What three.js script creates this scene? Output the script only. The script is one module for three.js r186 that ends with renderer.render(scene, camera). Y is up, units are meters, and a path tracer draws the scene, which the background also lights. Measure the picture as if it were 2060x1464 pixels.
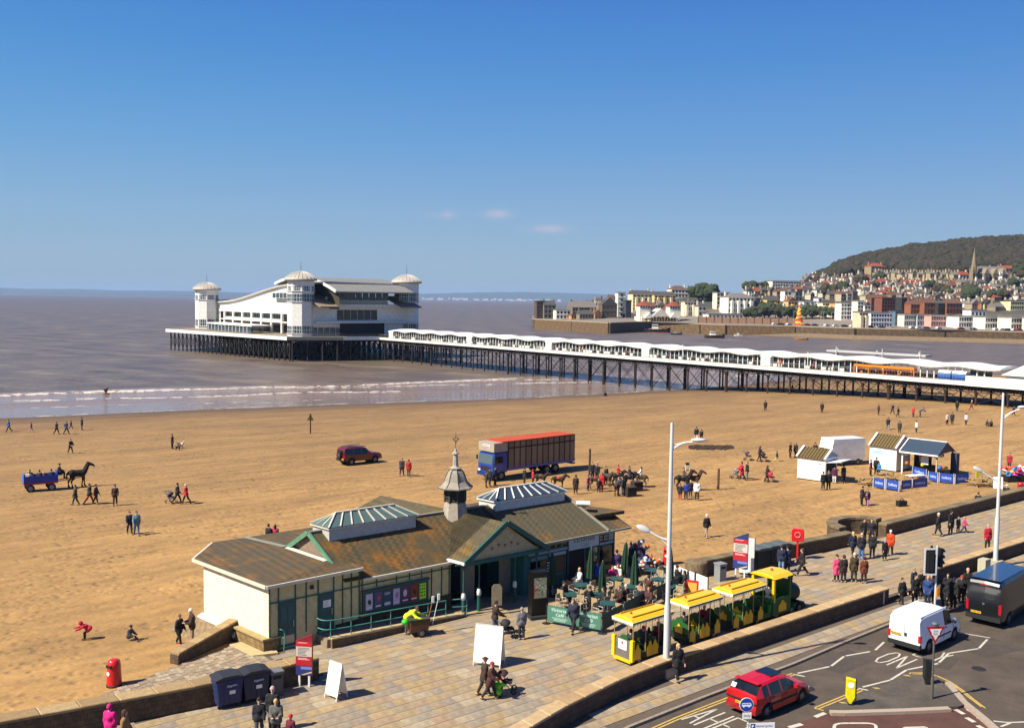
import*as THREE from'three';
import{mergeGeometries}from'three/addons/utils/BufferGeometryUtils.js';
import{ImprovedNoise}from'three/addons/math/ImprovedNoise.js';
const scene=new THREE.Scene();
const F=1950,EYE=17,ROLL=Math.atan(0.0135);
const PITCH=Math.atan((732-(588+0.0135*1030))*Math.cos(ROLL) / F);
const FWD=new THREE.Vector3(0,-Math.sin(PITCH),-Math.cos(PITCH));
const UP0=new THREE.Vector3(0,Math.cos(PITCH),-Math.sin(PITCH)),RT0=new THREE.Vector3(1,0,0);
const RT=RT0.clone().multiplyScalar(Math.cos(ROLL)).addScaledVector(UP0,Math.sin(ROLL));
const UPV=UP0.clone().multiplyScalar(Math.cos(ROLL)).addScaledVector(RT0,-Math.sin(ROLL));
const camera=new THREE.PerspectiveCamera(2*Math.atan(732 / F)*180 / Math.PI,2060 / 1464,0.5,60000);
camera.position.set(0,EYE,0);
camera.quaternion.setFromRotationMatrix(new THREE.Matrix4().makeBasis(RT,UPV,FWD.clone().negate()));
scene.add(camera);
const renderer=new THREE.WebGLRenderer({antialias:true});
renderer.toneMapping=THREE.LinearToneMapping;
renderer.toneMappingExposure=1.85;
renderer.shadowMap.enabled=true;
const SUN_DIR=new THREE.Vector3(-9.8,11.4,5.0).normalize();
const sun=new THREE.DirectionalLight(new THREE.Color().setRGB(1,0.925,0.78),5);
sun.position.copy(SUN_DIR).multiplyScalar(300);sun.target.position.set(0,0,0);
sun.castShadow=true;sun.shadow.mapSize.set(4096,4096);
Object.assign(sun.shadow.camera,{left:-260,right:260,top:260,bottom:-260,near:1,far:900});
scene.add(sun,sun.target);
const noise3=new ImprovedNoise();
function rng(seed){let s=seed>>>0;return()=>{s=(s+0x6D2B79F5)|0;let t=Math.imul(s^(s>>>15),1|s);t=(t+Math.imul(t^(t>>>7),61|t))^t;return((t^(t>>>14))>>>0) / 4294967296;};}
const R0=rng(7);
const fbm=(x,y,z=0,o=4)=>{let a=0,f=1,w=0.5;for(let i=0;i<o;i++){a+=w*noise3.noise(x*f,y*f,z+i*7.3);f*=2.03;w*=0.5;}return a;};
const s2l=c=>c<=0.04045?c / 12.92:Math.pow((c+0.055) / 1.055,2.4);
const clamp=(x,a=0,b=1)=>Math.max(a,Math.min(b,x)),mix=(a,b,t)=>a+(b-a)*t;
const smooth=(a,b,x)=>{const t=clamp((x-a) / (b-a));return t*t*(3-2*t);};
{ 
const W=2048,H=1024,d=new Float32Array(W*H*4);
const stops=[[-90,150,165,185],[-2,150,168,190],[0,158,178,196],[2.2,155,184,206],[5,140,181,214],[9,110,169,218],[14,82,148,213],[20,62,122,203],[40,40,90,180],[90,30,70,155]];
const clouds=[];
for(const[px,py,w,h,a]of[[902,432,13,5.5,0.42],[872,434,16,3,0.2],[1000,430,22,6.5,0.5],[1110,460,30,6.5,0.48],[1075,462,30,3,0.2],[1000,437,30,3,0.12]]){
const r=FWD.clone().multiplyScalar(F).addScaledVector(RT,px-1030).addScaledVector(UPV,732-py).normalize();
clouds.push([Math.atan2(r.x,-r.z),Math.asin(r.y),w / F,h / F,a]);
}
for(let j=0;j<H;j++)for(let i=0;i<W;i++){
const u=(i+0.5) / W,v=(j+0.5) / H,el=(v-0.5)*Math.PI,az=(u-0.5)*2*Math.PI; 
const x=Math.cos(az)*Math.cos(el),z=Math.sin(az)*Math.cos(el),y=Math.sin(el),e=el*180 / Math.PI;
let k=0;while(k<stops.length-2&&e>stops[k+1][0])k++;
const t=clamp((e-stops[k][0]) / (stops[k+1][0]-stops[k][0])),A=stops[k],B=stops[k+1];
const cosSun=x*SUN_DIR.x+y*SUN_DIR.y+z*SUN_DIR.z;
const right=smooth(-0.6,0.6,-cosSun); 
let c=[1,2,3].map(n=>s2l(mix(A[n],B[n],t) / 255));
const up=smooth(1,9,e);
c=[c[0]*mix(1,mix(1.0,1.02,up),right),c[1]*mix(1,0.9,right*up),c[2]*mix(1,0.97,right*up)];
const glow=Math.pow(Math.max(0,cosSun),12)*0.6;c=c.map((q,n)=>q+glow*[1,0.95,0.85][n]);
const la=Math.atan2(x,-z);
for(const[ca,ce,w,h,a]of clouds){
const dx=(la-ca) / w,dy=(el-ce) / h;if(dx*dx+dy*dy>9)continue;
const n=fbm(la*260,el*700,3,4);
const m=1.35*a*clamp(Math.exp(-(dx*dx+dy*dy))*(1+1.6*n));
c=[mix(c[0],0.62,m),mix(c[1],0.55,m),mix(c[2],0.66,m)];
}
const o=(j*W+i)*4,ex=1 / 1.85;d[o]=c[0]*ex;d[o+1]=c[1]*ex;d[o+2]=c[2]*ex;d[o+3]=1;
}
const t=new THREE.DataTexture(d,W,H,THREE.RGBAFormat,THREE.FloatType);
t.mapping=THREE.EquirectangularReflectionMapping;t.magFilter=t.minFilter=THREE.LinearFilter;t.colorSpace=THREE.LinearSRGBColorSpace;t.needsUpdate=true;
scene.background=t;scene.environment=t;
}
scene.fog=new THREE.FogExp2(new THREE.Color().setRGB(0.26,0.38,0.6),0.00005);
const V3=(x,y,z)=>new THREE.Vector3(x,y,z);
function ray(px,py){return FWD.clone().multiplyScalar(F).addScaledVector(RT,px-1030).addScaledVector(UPV,732-py);}
function G(px,py,y=0){const r=ray(px,py);return r.multiplyScalar((y-EYE) / r.y).add(camera.position);} 
function at(px,py,dep){const r=ray(px,py);return r.multiplyScalar(dep / -r.z).add(camera.position);} 
const counts={};
function numbered(n){const k=counts[n]=(counts[n]??-1)+1;return k?n+'_'+String(k).padStart(3,'0'):n;}
function tag(o,label,category,group,kind){if(label)o.userData.label=label;if(category)o.userData.category=category;if(group)o.userData.group=group;if(kind)o.userData.kind=kind;return o;}
function thing(name,label,category,pos,turn=0,group){
const o=new THREE.Group();o.name=numbered(name);scene.add(o);
if(pos)o.position.copy(pos);o.rotation.y=turn;return tag(o,label,category,group);
}
function struct(name){const o=new THREE.Group();o.name=numbered(name);o.userData.kind='structure';scene.add(o);return o;}
function copyOf(o,label,pos,turn,name){const c=o.clone();c.name=numbered(name||o.name.replace(/_\d{3}$/,''));c.userData={...o.userData};if(label)c.userData.label=label;scene.add(c);if(pos)c.position.copy(pos);if(turn!==undefined)c.rotation.y=turn;return c;}
function mesh(name,geo,mat,parent,label){const m=new THREE.Mesh(geo,mat);m.name=name;m.castShadow=m.receiveShadow=true;(parent||scene).add(m);if(label)m.userData.label=label;return m;}
const _m=new THREE.Matrix4(),_q=new THREE.Quaternion(),_v=new THREE.Vector3();
class MB{ 
constructor(){this.p=[];this.n=[];this.c=[];this.col=null;this.hasCol=false;this.M=null;}
color(c){this.col=c;if(c)this.hasCol=true;return this;}
tri(a,b,c,na,nb,nc){
if(this.M){a=a.clone().applyMatrix4(this.M);b=b.clone().applyMatrix4(this.M);c=c.clone().applyMatrix4(this.M);if(na){na=na.clone().transformDirection(this.M);nb=nb.clone().transformDirection(this.M);nc=nc.clone().transformDirection(this.M);}}
if(!na){na=nb=nc=b.clone().sub(a).cross(_v.copy(c).sub(a)).normalize();}
this.p.push(a.x,a.y,a.z,b.x,b.y,b.z,c.x,c.y,c.z);this.n.push(na.x,na.y,na.z,nb.x,nb.y,nb.z,nc.x,nc.y,nc.z);
const k=this.col||[1,1,1];this.c.push(...k,...k,...k);return this;
}
quad(a,b,c,d){this.tri(a,b,c);this.tri(a,c,d);return this;}
poly(pts){for(let i=1;i<pts.length-1;i++)this.tri(pts[0],pts[i],pts[i+1]);return this;}
geo(g,m){ 
const q=g.index?g.toNonIndexed():g,P=q.attributes.position,N=q.attributes.normal,nm=m?new THREE.Matrix3().getNormalMatrix(m):null,a=V3(),k=this.col||[1,1,1];
for(let i=0;i<P.count;i++){a.fromBufferAttribute(P,i);if(m)a.applyMatrix4(m);if(this.M)a.applyMatrix4(this.M);this.p.push(a.x,a.y,a.z);a.fromBufferAttribute(N,i);if(nm)a.applyMatrix3(nm).normalize();if(this.M)a.transformDirection(this.M);this.n.push(a.x,a.y,a.z);this.c.push(...k);}
return this;
}
box(x,y,z,sx,sy,sz,ry=0,rx=0,rz=0){return this.geo(new THREE.BoxGeometry(sx,sy,sz),new THREE.Matrix4().compose(V3(x,y,z),new THREE.Quaternion().setFromEuler(new THREE.Euler(rx,ry,rz,'YXZ')),V3(1,1,1)));}
bar(a,b,w,h){ 
const d=b.clone().sub(a),L=d.length();const z=d.normalize();const x=(Math.abs(z.y)>0.99?V3(1,0,0):V3(0,1,0)).cross(z).normalize(),y=z.clone().cross(x);
return this.geo(new THREE.BoxGeometry(w,h??w,L),new THREE.Matrix4().makeBasis(x,y,z).setPosition(a.clone().add(b).multiplyScalar(0.5)));
}
cyl(a,b,r0,r1=r0,n=8){
const d=b.clone().sub(a),L=d.length();_q.setFromUnitVectors(V3(0,1,0),d.normalize());
return this.geo(new THREE.CylinderGeometry(r1,r0,L,n),new THREE.Matrix4().compose(a.clone().add(b).multiplyScalar(0.5),_q,V3(1,1,1)));
}
tube(pts,r,n=6,seg){return this.geo(new THREE.TubeGeometry(new THREE.CatmullRomCurve3(pts),seg||pts.length*3,r,n));}
lathe(prof,n=12,x=0,y=0,z=0){let g=new THREE.LatheGeometry(prof.map(q=>new THREE.Vector2(q[0],q[1])),n);if(n<=8){g=g.toNonIndexed();g.computeVertexNormals();}return this.geo(g,new THREE.Matrix4().makeTranslation(x,y,z));}
ball(x,y,z,r,sy=1,n=8){return this.geo(new THREE.SphereGeometry(r,n,Math.max(4,n*0.7|0)),new THREE.Matrix4().makeScale(1,sy,1).setPosition(x,y,z));}
prism(poly,y0,y1){ 
const sh=new THREE.Shape(poly.map(q=>new THREE.Vector2(q[0],-q[1])));
return this.geo(new THREE.ExtrudeGeometry(sh,{depth:y1-y0,bevelEnabled:false}),new THREE.Matrix4().makeRotationX(-Math.PI / 2).setPosition(0,y0,0));
}
ext(poly,depth,m,bevel=0){ 
const sh=new THREE.Shape(poly.map(q=>new THREE.Vector2(q[0],q[1])));
const g=new THREE.ExtrudeGeometry(sh,bevel?{depth:depth-2*bevel,bevelEnabled:true,bevelSize:bevel,bevelThickness:bevel,bevelOffset:-bevel,bevelSegments:1}:{depth,bevelEnabled:false});
g.translate(0,0,-(bevel?depth-2*bevel:depth) / 2);return this.geo(g,m);
}
build(name,mat,parent,label){return mesh(name,this.geometry(),mat,parent,label);}
geometry(){
const g=new THREE.BufferGeometry(),n=this.p.length / 3,uv=new Float32Array(n*2);
for(let t=0;t<n;t+=3){
const i=t*3,p=this.p,ax=p[i+3]-p[i],ay=p[i+4]-p[i+1],az=p[i+5]-p[i+2],bx=p[i+6]-p[i],by=p[i+7]-p[i+1],bz=p[i+8]-p[i+2];
const nx=Math.abs(ay*bz-az*by),ny=Math.abs(az*bx-ax*bz),nz=Math.abs(ax*by-ay*bx);
for(let k=0;k<3;k++){
const j=i+k*3,o=(t+k)*2;
if(ny>=nx&&ny>=nz){uv[o]=p[j];uv[o+1]=p[j+2];}else if(nx>nz){uv[o]=p[j+2];uv[o+1]=p[j+1];}else{uv[o]=p[j];uv[o+1]=p[j+1];}
}
}
g.setAttribute('position',new THREE.Float32BufferAttribute(this.p,3));g.setAttribute('normal',new THREE.Float32BufferAttribute(this.n,3));g.setAttribute('uv',new THREE.BufferAttribute(uv,2));
if(this.hasCol)g.setAttribute('color',new THREE.Float32BufferAttribute(this.c,3));
return g;
}
}
const mb=()=>new MB();
function tex(W,H,fn,{repeat=[1,1],srgb=true}={}){ 
const d=new Uint8Array(W*H*4);
for(let y=0;y<H;y++)for(let x=0;x<W;x++){const c=fn(x / W,y / H,x,y),o=(y*W+x)*4;d[o]=clamp(c[0],0,255);d[o+1]=clamp(c[1],0,255);d[o+2]=clamp(c[2],0,255);d[o+3]=255;}
const t=new THREE.DataTexture(d,W,H,THREE.RGBAFormat);t.wrapS=t.wrapT=THREE.RepeatWrapping;t.magFilter=THREE.LinearFilter;t.minFilter=THREE.LinearMipmapLinearFilter;t.generateMipmaps=true;
if(srgb)t.colorSpace=THREE.SRGBColorSpace;t.repeat.set(repeat[0],repeat[1]);t.needsUpdate=true;return t;
}
const per=(u,v,f,z=0,o=3)=>{ 
let a=0,w=0.6;for(let i=0;i<o;i++){const x=u*f,y=v*f,fx=u,fy=v;const n=(X,Y)=>noise3.noise(X,Y,z+i*5.1);
a+=w*mix(mix(n(x,y),n(x-f,y),fx),mix(n(x,y-f),n(x-f,y-f),fx),fy);f*=2;w*=0.55;}return a;};
const rt=rng(99);
const grainTex=tex(512,512,(u,v)=>{const n=per(u,v,8,1,4)*46+(rt()-0.5)*26,b=232+n;return[b,b,b];},{srgb:true});
const grain=(s)=>{const t=grainTex.clone();t.repeat.set(s,s);t.needsUpdate=true;return t;};
const bumpTex=tex(512,512,(u,v)=>{const b=128+per(u,v,24,4,4)*150+(rt()-0.5)*40;return[b,b,b];},{srgb:false});
const bumpy=(s)=>{const t=bumpTex.clone();t.repeat.set(s,s);t.needsUpdate=true;return t;};
const matCache={};
function C(hex){return new THREE.Color(hex);}
function mat(hex,rough=0.7,o={}){ 
const key=hex+rough+JSON.stringify(o);if(matCache[key])return matCache[key];
const{metal=0,grainScale=0.5,flat=false,vc=false,coat=0,bump=0,bumpScale=1,side}=o;
const m=new(coat?THREE.MeshPhysicalMaterial:THREE.MeshStandardMaterial)({color:C(hex),roughness:rough,metalness:metal,vertexColors:vc});
if(!flat)m.map=grain(grainScale);if(coat){m.clearcoat=coat;m.clearcoatRoughness=0.06;}
if(bump){m.bumpMap=bumpy(bumpScale);m.bumpScale=bump;}
if(side)m.side=THREE.DoubleSide;
return matCache[key]=m;
}
function glassMat(hex='#1a2226',rough=0.08){return matCache['g'+hex+rough]??=new THREE.MeshPhysicalMaterial({color:C(hex),roughness:rough,metalness:0,specularIntensity:1,ior:1.6});}
function canvasTex(w,h,draw){const c=document.createElement('canvas');c.width=w;c.height=h;const g=c.getContext('2d');draw(g,w,h);const t=new THREE.CanvasTexture(c);t.colorSpace=THREE.SRGBColorSpace;return t;}
function printed(w,h,draw,rough=0.6){return new THREE.MeshStandardMaterial({map:canvasTex(w,h,draw),roughness:rough});}
function card(W,H,mt,m,parent,name,label){const g=new THREE.PlaneGeometry(W,H);if(m)g.applyMatrix4(m);return mesh(name,g,mt,parent,label);}
const W0=V3(7.15,0,-42.75),UX=V3(0.777,0,-0.629),VX=V3(-0.629,0,-0.777),UTURN=Math.atan2(0.629,0.777);
const PR=(u,v,y=0)=>W0.clone().addScaledVector(UX,u).addScaledVector(VX,v).setY(y);
const uvOf=p=>{const q=p.clone().sub(W0);return[q.x*UX.x+q.z*UX.z,q.x*VX.x+q.z*VX.z];};
const RY=-0.11; 
const SEA_Y=-3.85;
const inPoly=(P,x,y)=>{let c=false;for(let i=0,j=P.length-1;i<P.length;j=i++)if((P[i][1]>y)!==(P[j][1]>y)&&x<(P[j][0]-P[i][0])*(y-P[i][1]) / (P[j][1]-P[i][1])+P[i][0])c=!c;return c;};
const lineV=(L,u)=>{for(let i=0;i<L.length-1;i++)if(u<=L[i+1][0]||i===L.length-2)return mix(L[i][1],L[i+1][1],clamp((u-L[i][0]) / (L[i+1][0]-L[i][0]),-5,5));};
const DIV=[[-40,-12],[-22,-5.2],[-14,-2.7],[-7.1,-0.9],[-3,-0.2],[0,0],[19,-0.1],[60,0.1],[140,0.2]]; 
const KERB=[[-60,-22],[-40,-14.5],[-22,-7],[-12,-3.9],[-5,-2.5],[0,-2.4],[6.3,-2.45],[11,-2.25],[24,-1.95],[33,-1.4],[60,-1],[140,-1]];
const SEAW=[[-90,22],[-40,12.8],[-25,10.6],[-17.4,9.4],[-12.4,9.3],[13,9.9],[18,9.5],[23,8.9],[28,8.45],[56,8.4],[160,8.4]]; 
const PROM=[[-90,22.4],[-40,13.2],[-25,11],[-17.4,9.8],[-12.9,9.7],[-13.2,12.4],[-12.9,16],[9.9,16],[12.6,14.8],[14,11],[14,10],[18,9.8],[23,9.2],[28,8.8],[56,8.8],[160,8.8],[160,0.4],[60,0.5],[19,0.4],[0,0.5],[-3,0.3],[-7.1,-0.4],[-14,-2.2],[-22,-4.7],[-40,-11.5],[-90,-32]];
const SHORE=[[-84.6,-159.4],[-58.5,-174.8],[-3,-201.3],[24.9,-219.2],[44.2,-231.9],[76.5,-263],[110,-330]];
function shoreDist(x,z){ 
let best=1e9,sg=1;
const S=[[-500,60],...SHORE,[260,-520]];
for(let i=0;i<S.length-1;i++){
const[ax,az]=S[i],[bx,bz]=S[i+1],dx=bx-ax,dz=bz-az,t=clamp(((x-ax)*dx+(z-az)*dz) / (dx*dx+dz*dz)),qx=x-ax-t*dx,qz=z-az-t*dz,d=Math.hypot(qx,qz);
if(d<best){best=d;sg=dx*(z-az)-dz*(x-ax)>0?1:-1;}
}
return best*sg;
}
function beachY(x,z){
const[u,v]=[(x-W0.x)*UX.x+(z-W0.z)*UX.z,(x-W0.x)*VX.x+(z-W0.z)*VX.z];
const s=Math.max(0,v-lineV(SEAW,u)),t=shoreDist(x,z);
if(t<0)return Math.max(-9,SEA_Y+t*0.035);
const r=s / (s+t+1e-6);
return-0.04-3.81*Math.pow(r,2.4)+0.05*noise3.noise(x*0.11,z*0.11,2)*smooth(2,12,s)+0.03*noise3.noise(x*0.5,z*0.5,9)*smooth(2,8,s);
}
function S(px,py,lift=0){ 
let y=0,p;for(let i=0;i<12;i++){p=G(px,py,y);y=beachY(p.x,p.z);}p.y=y+lift;return p;
}
const SU0=-70,SV0=6,SSZ=210; 
const[sandTex,sandBump]=(()=>{
const N=2048,h=new Float32Array(N*N),c=new Float32Array(N*N).fill(1),R=rng(404),px=m=>m / SSZ*N;
const low=new Float32Array(256*256);for(let y=0;y<256;y++)for(let x=0;x<256;x++)low[y*256+x]=fbm(x*0.09,y*0.13,5,4);
const lo=(x,y)=>low[(y>>3)*256+(x>>3)];
for(let y=0;y<N;y++)for(let x=0;x<N;x++){const i=y*N+x,r=R()-0.5;h[i]=0.6*noise3.noise(x*0.21,y*0.3,3)+0.5*r;c[i]=1+r*0.13+0.1*noise3.noise(x*0.06,y*0.16,8)+0.09*noise3.noise(x*0.013,y*0.09,4);}
const dot=(x,y,r,dh,dc)=>{const x0=Math.max(0,x-r|0),x1=Math.min(N-1,x+r+1|0),y0=Math.max(0,y-r|0),y1=Math.min(N-1,y+r+1|0);for(let b=y0;b<=y1;b++)for(let a=x0;a<=x1;a++){const d=((a-x)**2+(b-y)**2) / (r*r);if(d<1){h[b*N+a]+=dh*(1-d);c[b*N+a]*=1+dc*(1-d);}}};
for(let k=0;k<90000;k++){const x=R()*N,y=Math.pow(R(),1.6)*N;if(lo(x|0,y|0)+0.3*R()<0.12)continue;dot(x,y,px(0.12+R()*0.16),-1.3-R(),-0.1*R());}
for(let t=0;t<30;t++){let x=R()*N,y=Math.pow(R(),1.3)*N*0.8,a=(R()-0.5)*0.35-0.05,cur=(R()-0.5)*0.0006;const L=300+R()*1500,dk=-0.1-R()*0.12;for(let s=0;s<L;s+=1.5){a+=cur+(R()-0.5)*0.01;x+=Math.cos(a)*1.5;y+=Math.sin(a)*1.5;for(const o of[-0.8,0.8])dot(x-Math.sin(a)*px(o),y+Math.cos(a)*px(o),px(0.2),-0.25,dk*0.35);}}
for(let t=0;t<26;t++){let x=R()*N,y=R()*N*0.8,a=R()*6.3;for(let s=0;s<150+R()*200;s++){a+=(R()-0.5)*0.12;x+=Math.cos(a)*px(0.6);y+=Math.sin(a)*px(0.6);dot(x+(s%2?1:-1)*1.2,y,px(0.18),-1.6,-0.06);}}
const mk=(f,srgb)=>{const d=new Uint8Array(N*N*4);for(let i=0;i<N*N;i++){const v=f(i);d[i*4]=v[0];d[i*4+1]=v[1];d[i*4+2]=v[2];d[i*4+3]=255;}const t=new THREE.DataTexture(d,N,N,THREE.RGBAFormat);t.wrapS=t.wrapT=THREE.RepeatWrapping;t.magFilter=THREE.LinearFilter;t.minFilter=THREE.LinearMipmapLinearFilter;t.generateMipmaps=true;if(srgb)t.colorSpace=THREE.SRGBColorSpace;t.needsUpdate=true;return t;};
return[mk(i=>{const v=clamp(226*c[i],60,255);return[v,v*0.99,v*0.97];},true),mk(i=>{const v=clamp(150+h[i]*30,0,255);return[v,v,v];},false)];
})();
{
const us=[],vs=[];for(let u=-150;u<=230;){us.push(u);u+=u>-30&&u<60?0.8:2;}for(let v=8;v<=330;){vs.push(v);v+=v<40?0.7:v<150?1.3:5;}
const P=[],col=[],UV=[],idx=[],nu=us.length;
for(const v of vs)for(const u of us){
const p=PR(u,v);let y=beachY(p.x,p.z);const inside=inPoly(PROM,u,v);
if(inside)y=-0.35;P.push(p.x,y,p.z);UV.push((u-SU0) / SSZ,(v-SV0) / SSZ);
const s=v-lineV(SEAW,u),t=shoreDist(p.x,p.z);
const streak=fbm(u*0.022+v*0.01,v*0.22,4,4),blot=fbm(u*0.09,v*0.13,8,4),track=noise3.noise(u*0.01,v*0.8+3*noise3.noise(u*0.02,v*0.02,1),5);
let k=0.97+0.34*streak+0.26*blot+0.10*track;k*=mix(1.14,0.86,smooth(3,70,s));
const wet=smooth(22,2,t+7*streak),damp=smooth(60,10,t+14*blot);
const base=[0.365,0.21,0.07],moist=[0.235,0.132,0.047],soaked=[0.13,0.08,0.04];
for(let n=0;n<3;n++)col.push(clamp(k*mix(mix(base[n],moist[n],damp*0.75),soaked[n],wet),0.01,0.9));
}
for(let j=0;j<vs.length-1;j++)for(let i=0;i<nu-1;i++){const a=j*nu+i;idx.push(a,a+1,a+nu,a+1,a+nu+1,a+nu);}
const g=new THREE.BufferGeometry();g.setAttribute('position',new THREE.Float32BufferAttribute(P,3));g.setAttribute('color',new THREE.Float32BufferAttribute(col,3));g.setAttribute('uv',new THREE.Float32BufferAttribute(UV,2));g.setIndex(idx);g.computeVertexNormals();
const m=mesh('sand',g,new THREE.MeshStandardMaterial({vertexColors:true,map:sandTex,bumpMap:sandBump,bumpScale:0.24,roughness:0.95}));m.userData.kind='structure';m.userData.label='golden sand beach with wheel tracks and darker wet sand by the water';
}
const waveTex=tex(1024,1024,(u,v)=>{const w=per(u,v,7,3,2),n=128+60*Math.sin((v*46+w*2.2)*6.283)*(0.5+per(u,v,5,12,2))+per(u,v,40,4,3)*120;return[n,n,n];},{srgb:false});
const seaCol=tex(1024,1024,(u,v)=>{const n=per(u,v,4,21,4),m=per(u,v,14,5,3);const k=190+n*120+m*40;return[k+6,k,k-4-n*20];});
{
const sea=struct('sea'),wm=waveTex.clone(),cm=seaCol.clone();wm.needsUpdate=cm.needsUpdate=true;
const m=new THREE.MeshPhysicalMaterial({color:new THREE.Color().setRGB(0.215,0.175,0.135),map:cm,roughness:0.36,bumpMap:wm,bumpScale:0.5,ior:1.33,specularIntensity:0.6});
const P=[],N=[],UVv=[],idx=[],xs=[],zs=[];
for(let i=-20;i<=20;i++)xs.push(Math.sign(i)*Math.pow(Math.abs(i) / 20,3)*26000);for(let i=0;i<=40;i++)zs.push(60-Math.pow(i / 40,3)*17000);
for(const z of zs)for(const x of xs){P.push(x,SEA_Y,z);N.push(0,1,0);UVv.push((x*0.9+z*0.43) / 95,(z*0.9-x*0.43) / 60);}
for(let j=0;j<40;j++)for(let i=0;i<40;i++){const a=j*41+i;idx.push(a,a+1,a+41,a+1,a+42,a+41);}
const g=new THREE.BufferGeometry();g.setAttribute('position',new THREE.Float32BufferAttribute(P,3));g.setAttribute('normal',new THREE.Float32BufferAttribute(N,3));g.setAttribute('uv',new THREE.Float32BufferAttribute(UVv,2));g.setIndex(idx);
mesh('water',g,m,sea);
const band=(d0,d1,seed,rough,bump,col,dy)=>{const g2=mb();let last=null;for(let k=0;k<=260;k++){const u=-190+k*1.55,pts=[d0,d1].map((d,j)=>{const c=S2(u);const n=5*fbm(u*0.03,seed+j*9,1,4)*Math.min(1,d / 8);return c[0].clone().addScaledVector(c[1],d+n).setY(SEA_Y+dy);});if(last)g2.quad(last[0],pts[0],pts[1],last[1]);last=pts;}const w2=waveTex.clone();w2.repeat.set(0.02,0.045);w2.needsUpdate=true;for(let i=0;i<g2.n.length;i+=9)if(g2.n[i+1]<0){for(let q=0;q<3;q++){const t=g2.p[i+3+q];g2.p[i+3+q]=g2.p[i+6+q];g2.p[i+6+q]=t;}for(let q=0;q<9;q++)g2.n[i+q]*=-1;}g2.build('shallow_water',new THREE.MeshPhysicalMaterial({color:new THREE.Color().setRGB(...col),roughness:rough,bumpMap:w2,bumpScale:bump,ior:1.33}),sea);};
const S2=u=>{const L=SHORE;const a=V3(-84.6,0,-159.4),d=V3(0.875,0,-0.484);const q=a.clone().addScaledVector(d,u+60);let best=1e9,bp=null,bn=null;const LL=[[-500,60],...SHORE,[260,-520]];for(let i=0;i<LL.length-1;i++){const A=V3(LL[i][0],0,LL[i][1]),B=V3(LL[i+1][0],0,LL[i+1][1]),e=B.clone().sub(A),t=clamp(q.clone().sub(A).dot(e) / e.lengthSq()),p=A.addScaledVector(e,t),dd=p.distanceTo(q);if(dd<best){best=dd;bp=p;}}return[bp,V3(-0.484,0,-0.875)];};
band(-3,46,3,0.2,0.16,[0.2,0.135,0.1],0.012);band(-3,15,8,0.1,0.07,[0.2,0.14,0.105],0.022);band(24,33,21,0.12,0.1,[0.19,0.13,0.1],0.026);
const foam=new MB(),R=rng(31);
const ripple=(pts,w0,dens,hgt)=>{for(let k=0;k<pts.length-1;k++){const a=G(pts[k][0],pts[k][1],SEA_Y),b=G(pts[k+1][0],pts[k+1][1],SEA_Y),L=a.distanceTo(b),d=b.clone().sub(a).normalize(),n=V3(-d.z,0,d.x),st=0.6;for(let s=0;s<L;s+=st){const cx=a.x+d.x*s,cz=a.z+d.z*s,patch=fbm(cx*0.06,cz*0.06,7,3)+0.5;if(R()>dens*clamp(patch*1.7))continue;for(let r=0;r<2;r++){const len=0.5+R()*1.4,off=fbm(cx*0.04,cz*0.04,3,3)*5+(R()-0.3)*w0*2.2,w=0.08+w0*0.3*R(),c=a.clone().addScaledVector(d,s+R()).addScaledVector(n,off),e=c.clone().addScaledVector(d,len).addScaledVector(n,(R()-0.5)*0.5),h=hgt*(0.3+R());const f=(p,o,y)=>p.clone().addScaledVector(n,o).setY(SEA_Y+y);foam.quad(f(c,-w,0.03),f(e,-w*0.5,0.03),f(e,0,h),f(c,0,h)).quad(f(c,0,h),f(e,0,h),f(e,w,0.03),f(c,w*0.5,0.03));}}}};
ripple([[-30,797],[60,792],[210,787],[330,784],[420,783],[520,780],[700,776],[960,764],[1040,760]],1.1,0.9,0.16);ripple([[0,795],[120,791],[330,785]],1.8,0.8,0.2);ripple([[380,798],[470,795],[620,791],[800,787]],0.8,0.7,0.13);ripple([[0,807],[160,803],[300,800],[420,797]],0.8,0.5,0.08);ripple([[560,782],[760,778],[1000,772],[1200,768],[1330,765]],0.8,0.5,0.07);ripple([[840,770],[1000,765],[1120,763]],0.8,0.5,0.08);ripple([[1460,758],[1540,753],[1650,748]],1.2,0.7,0.14);ripple([[0,822],[200,816],[420,811],[700,803]],0.5,0.3,0.04);ripple([[0,839],[380,823],[700,812],[1000,802],[1300,788]],0.4,0.45,0.03);
foam.build('foam',mat('#cfc6bb',0.9,{grainScale:0.3}),sea);sea.children[sea.children.length-1].userData.kind='stuff';
}
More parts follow.
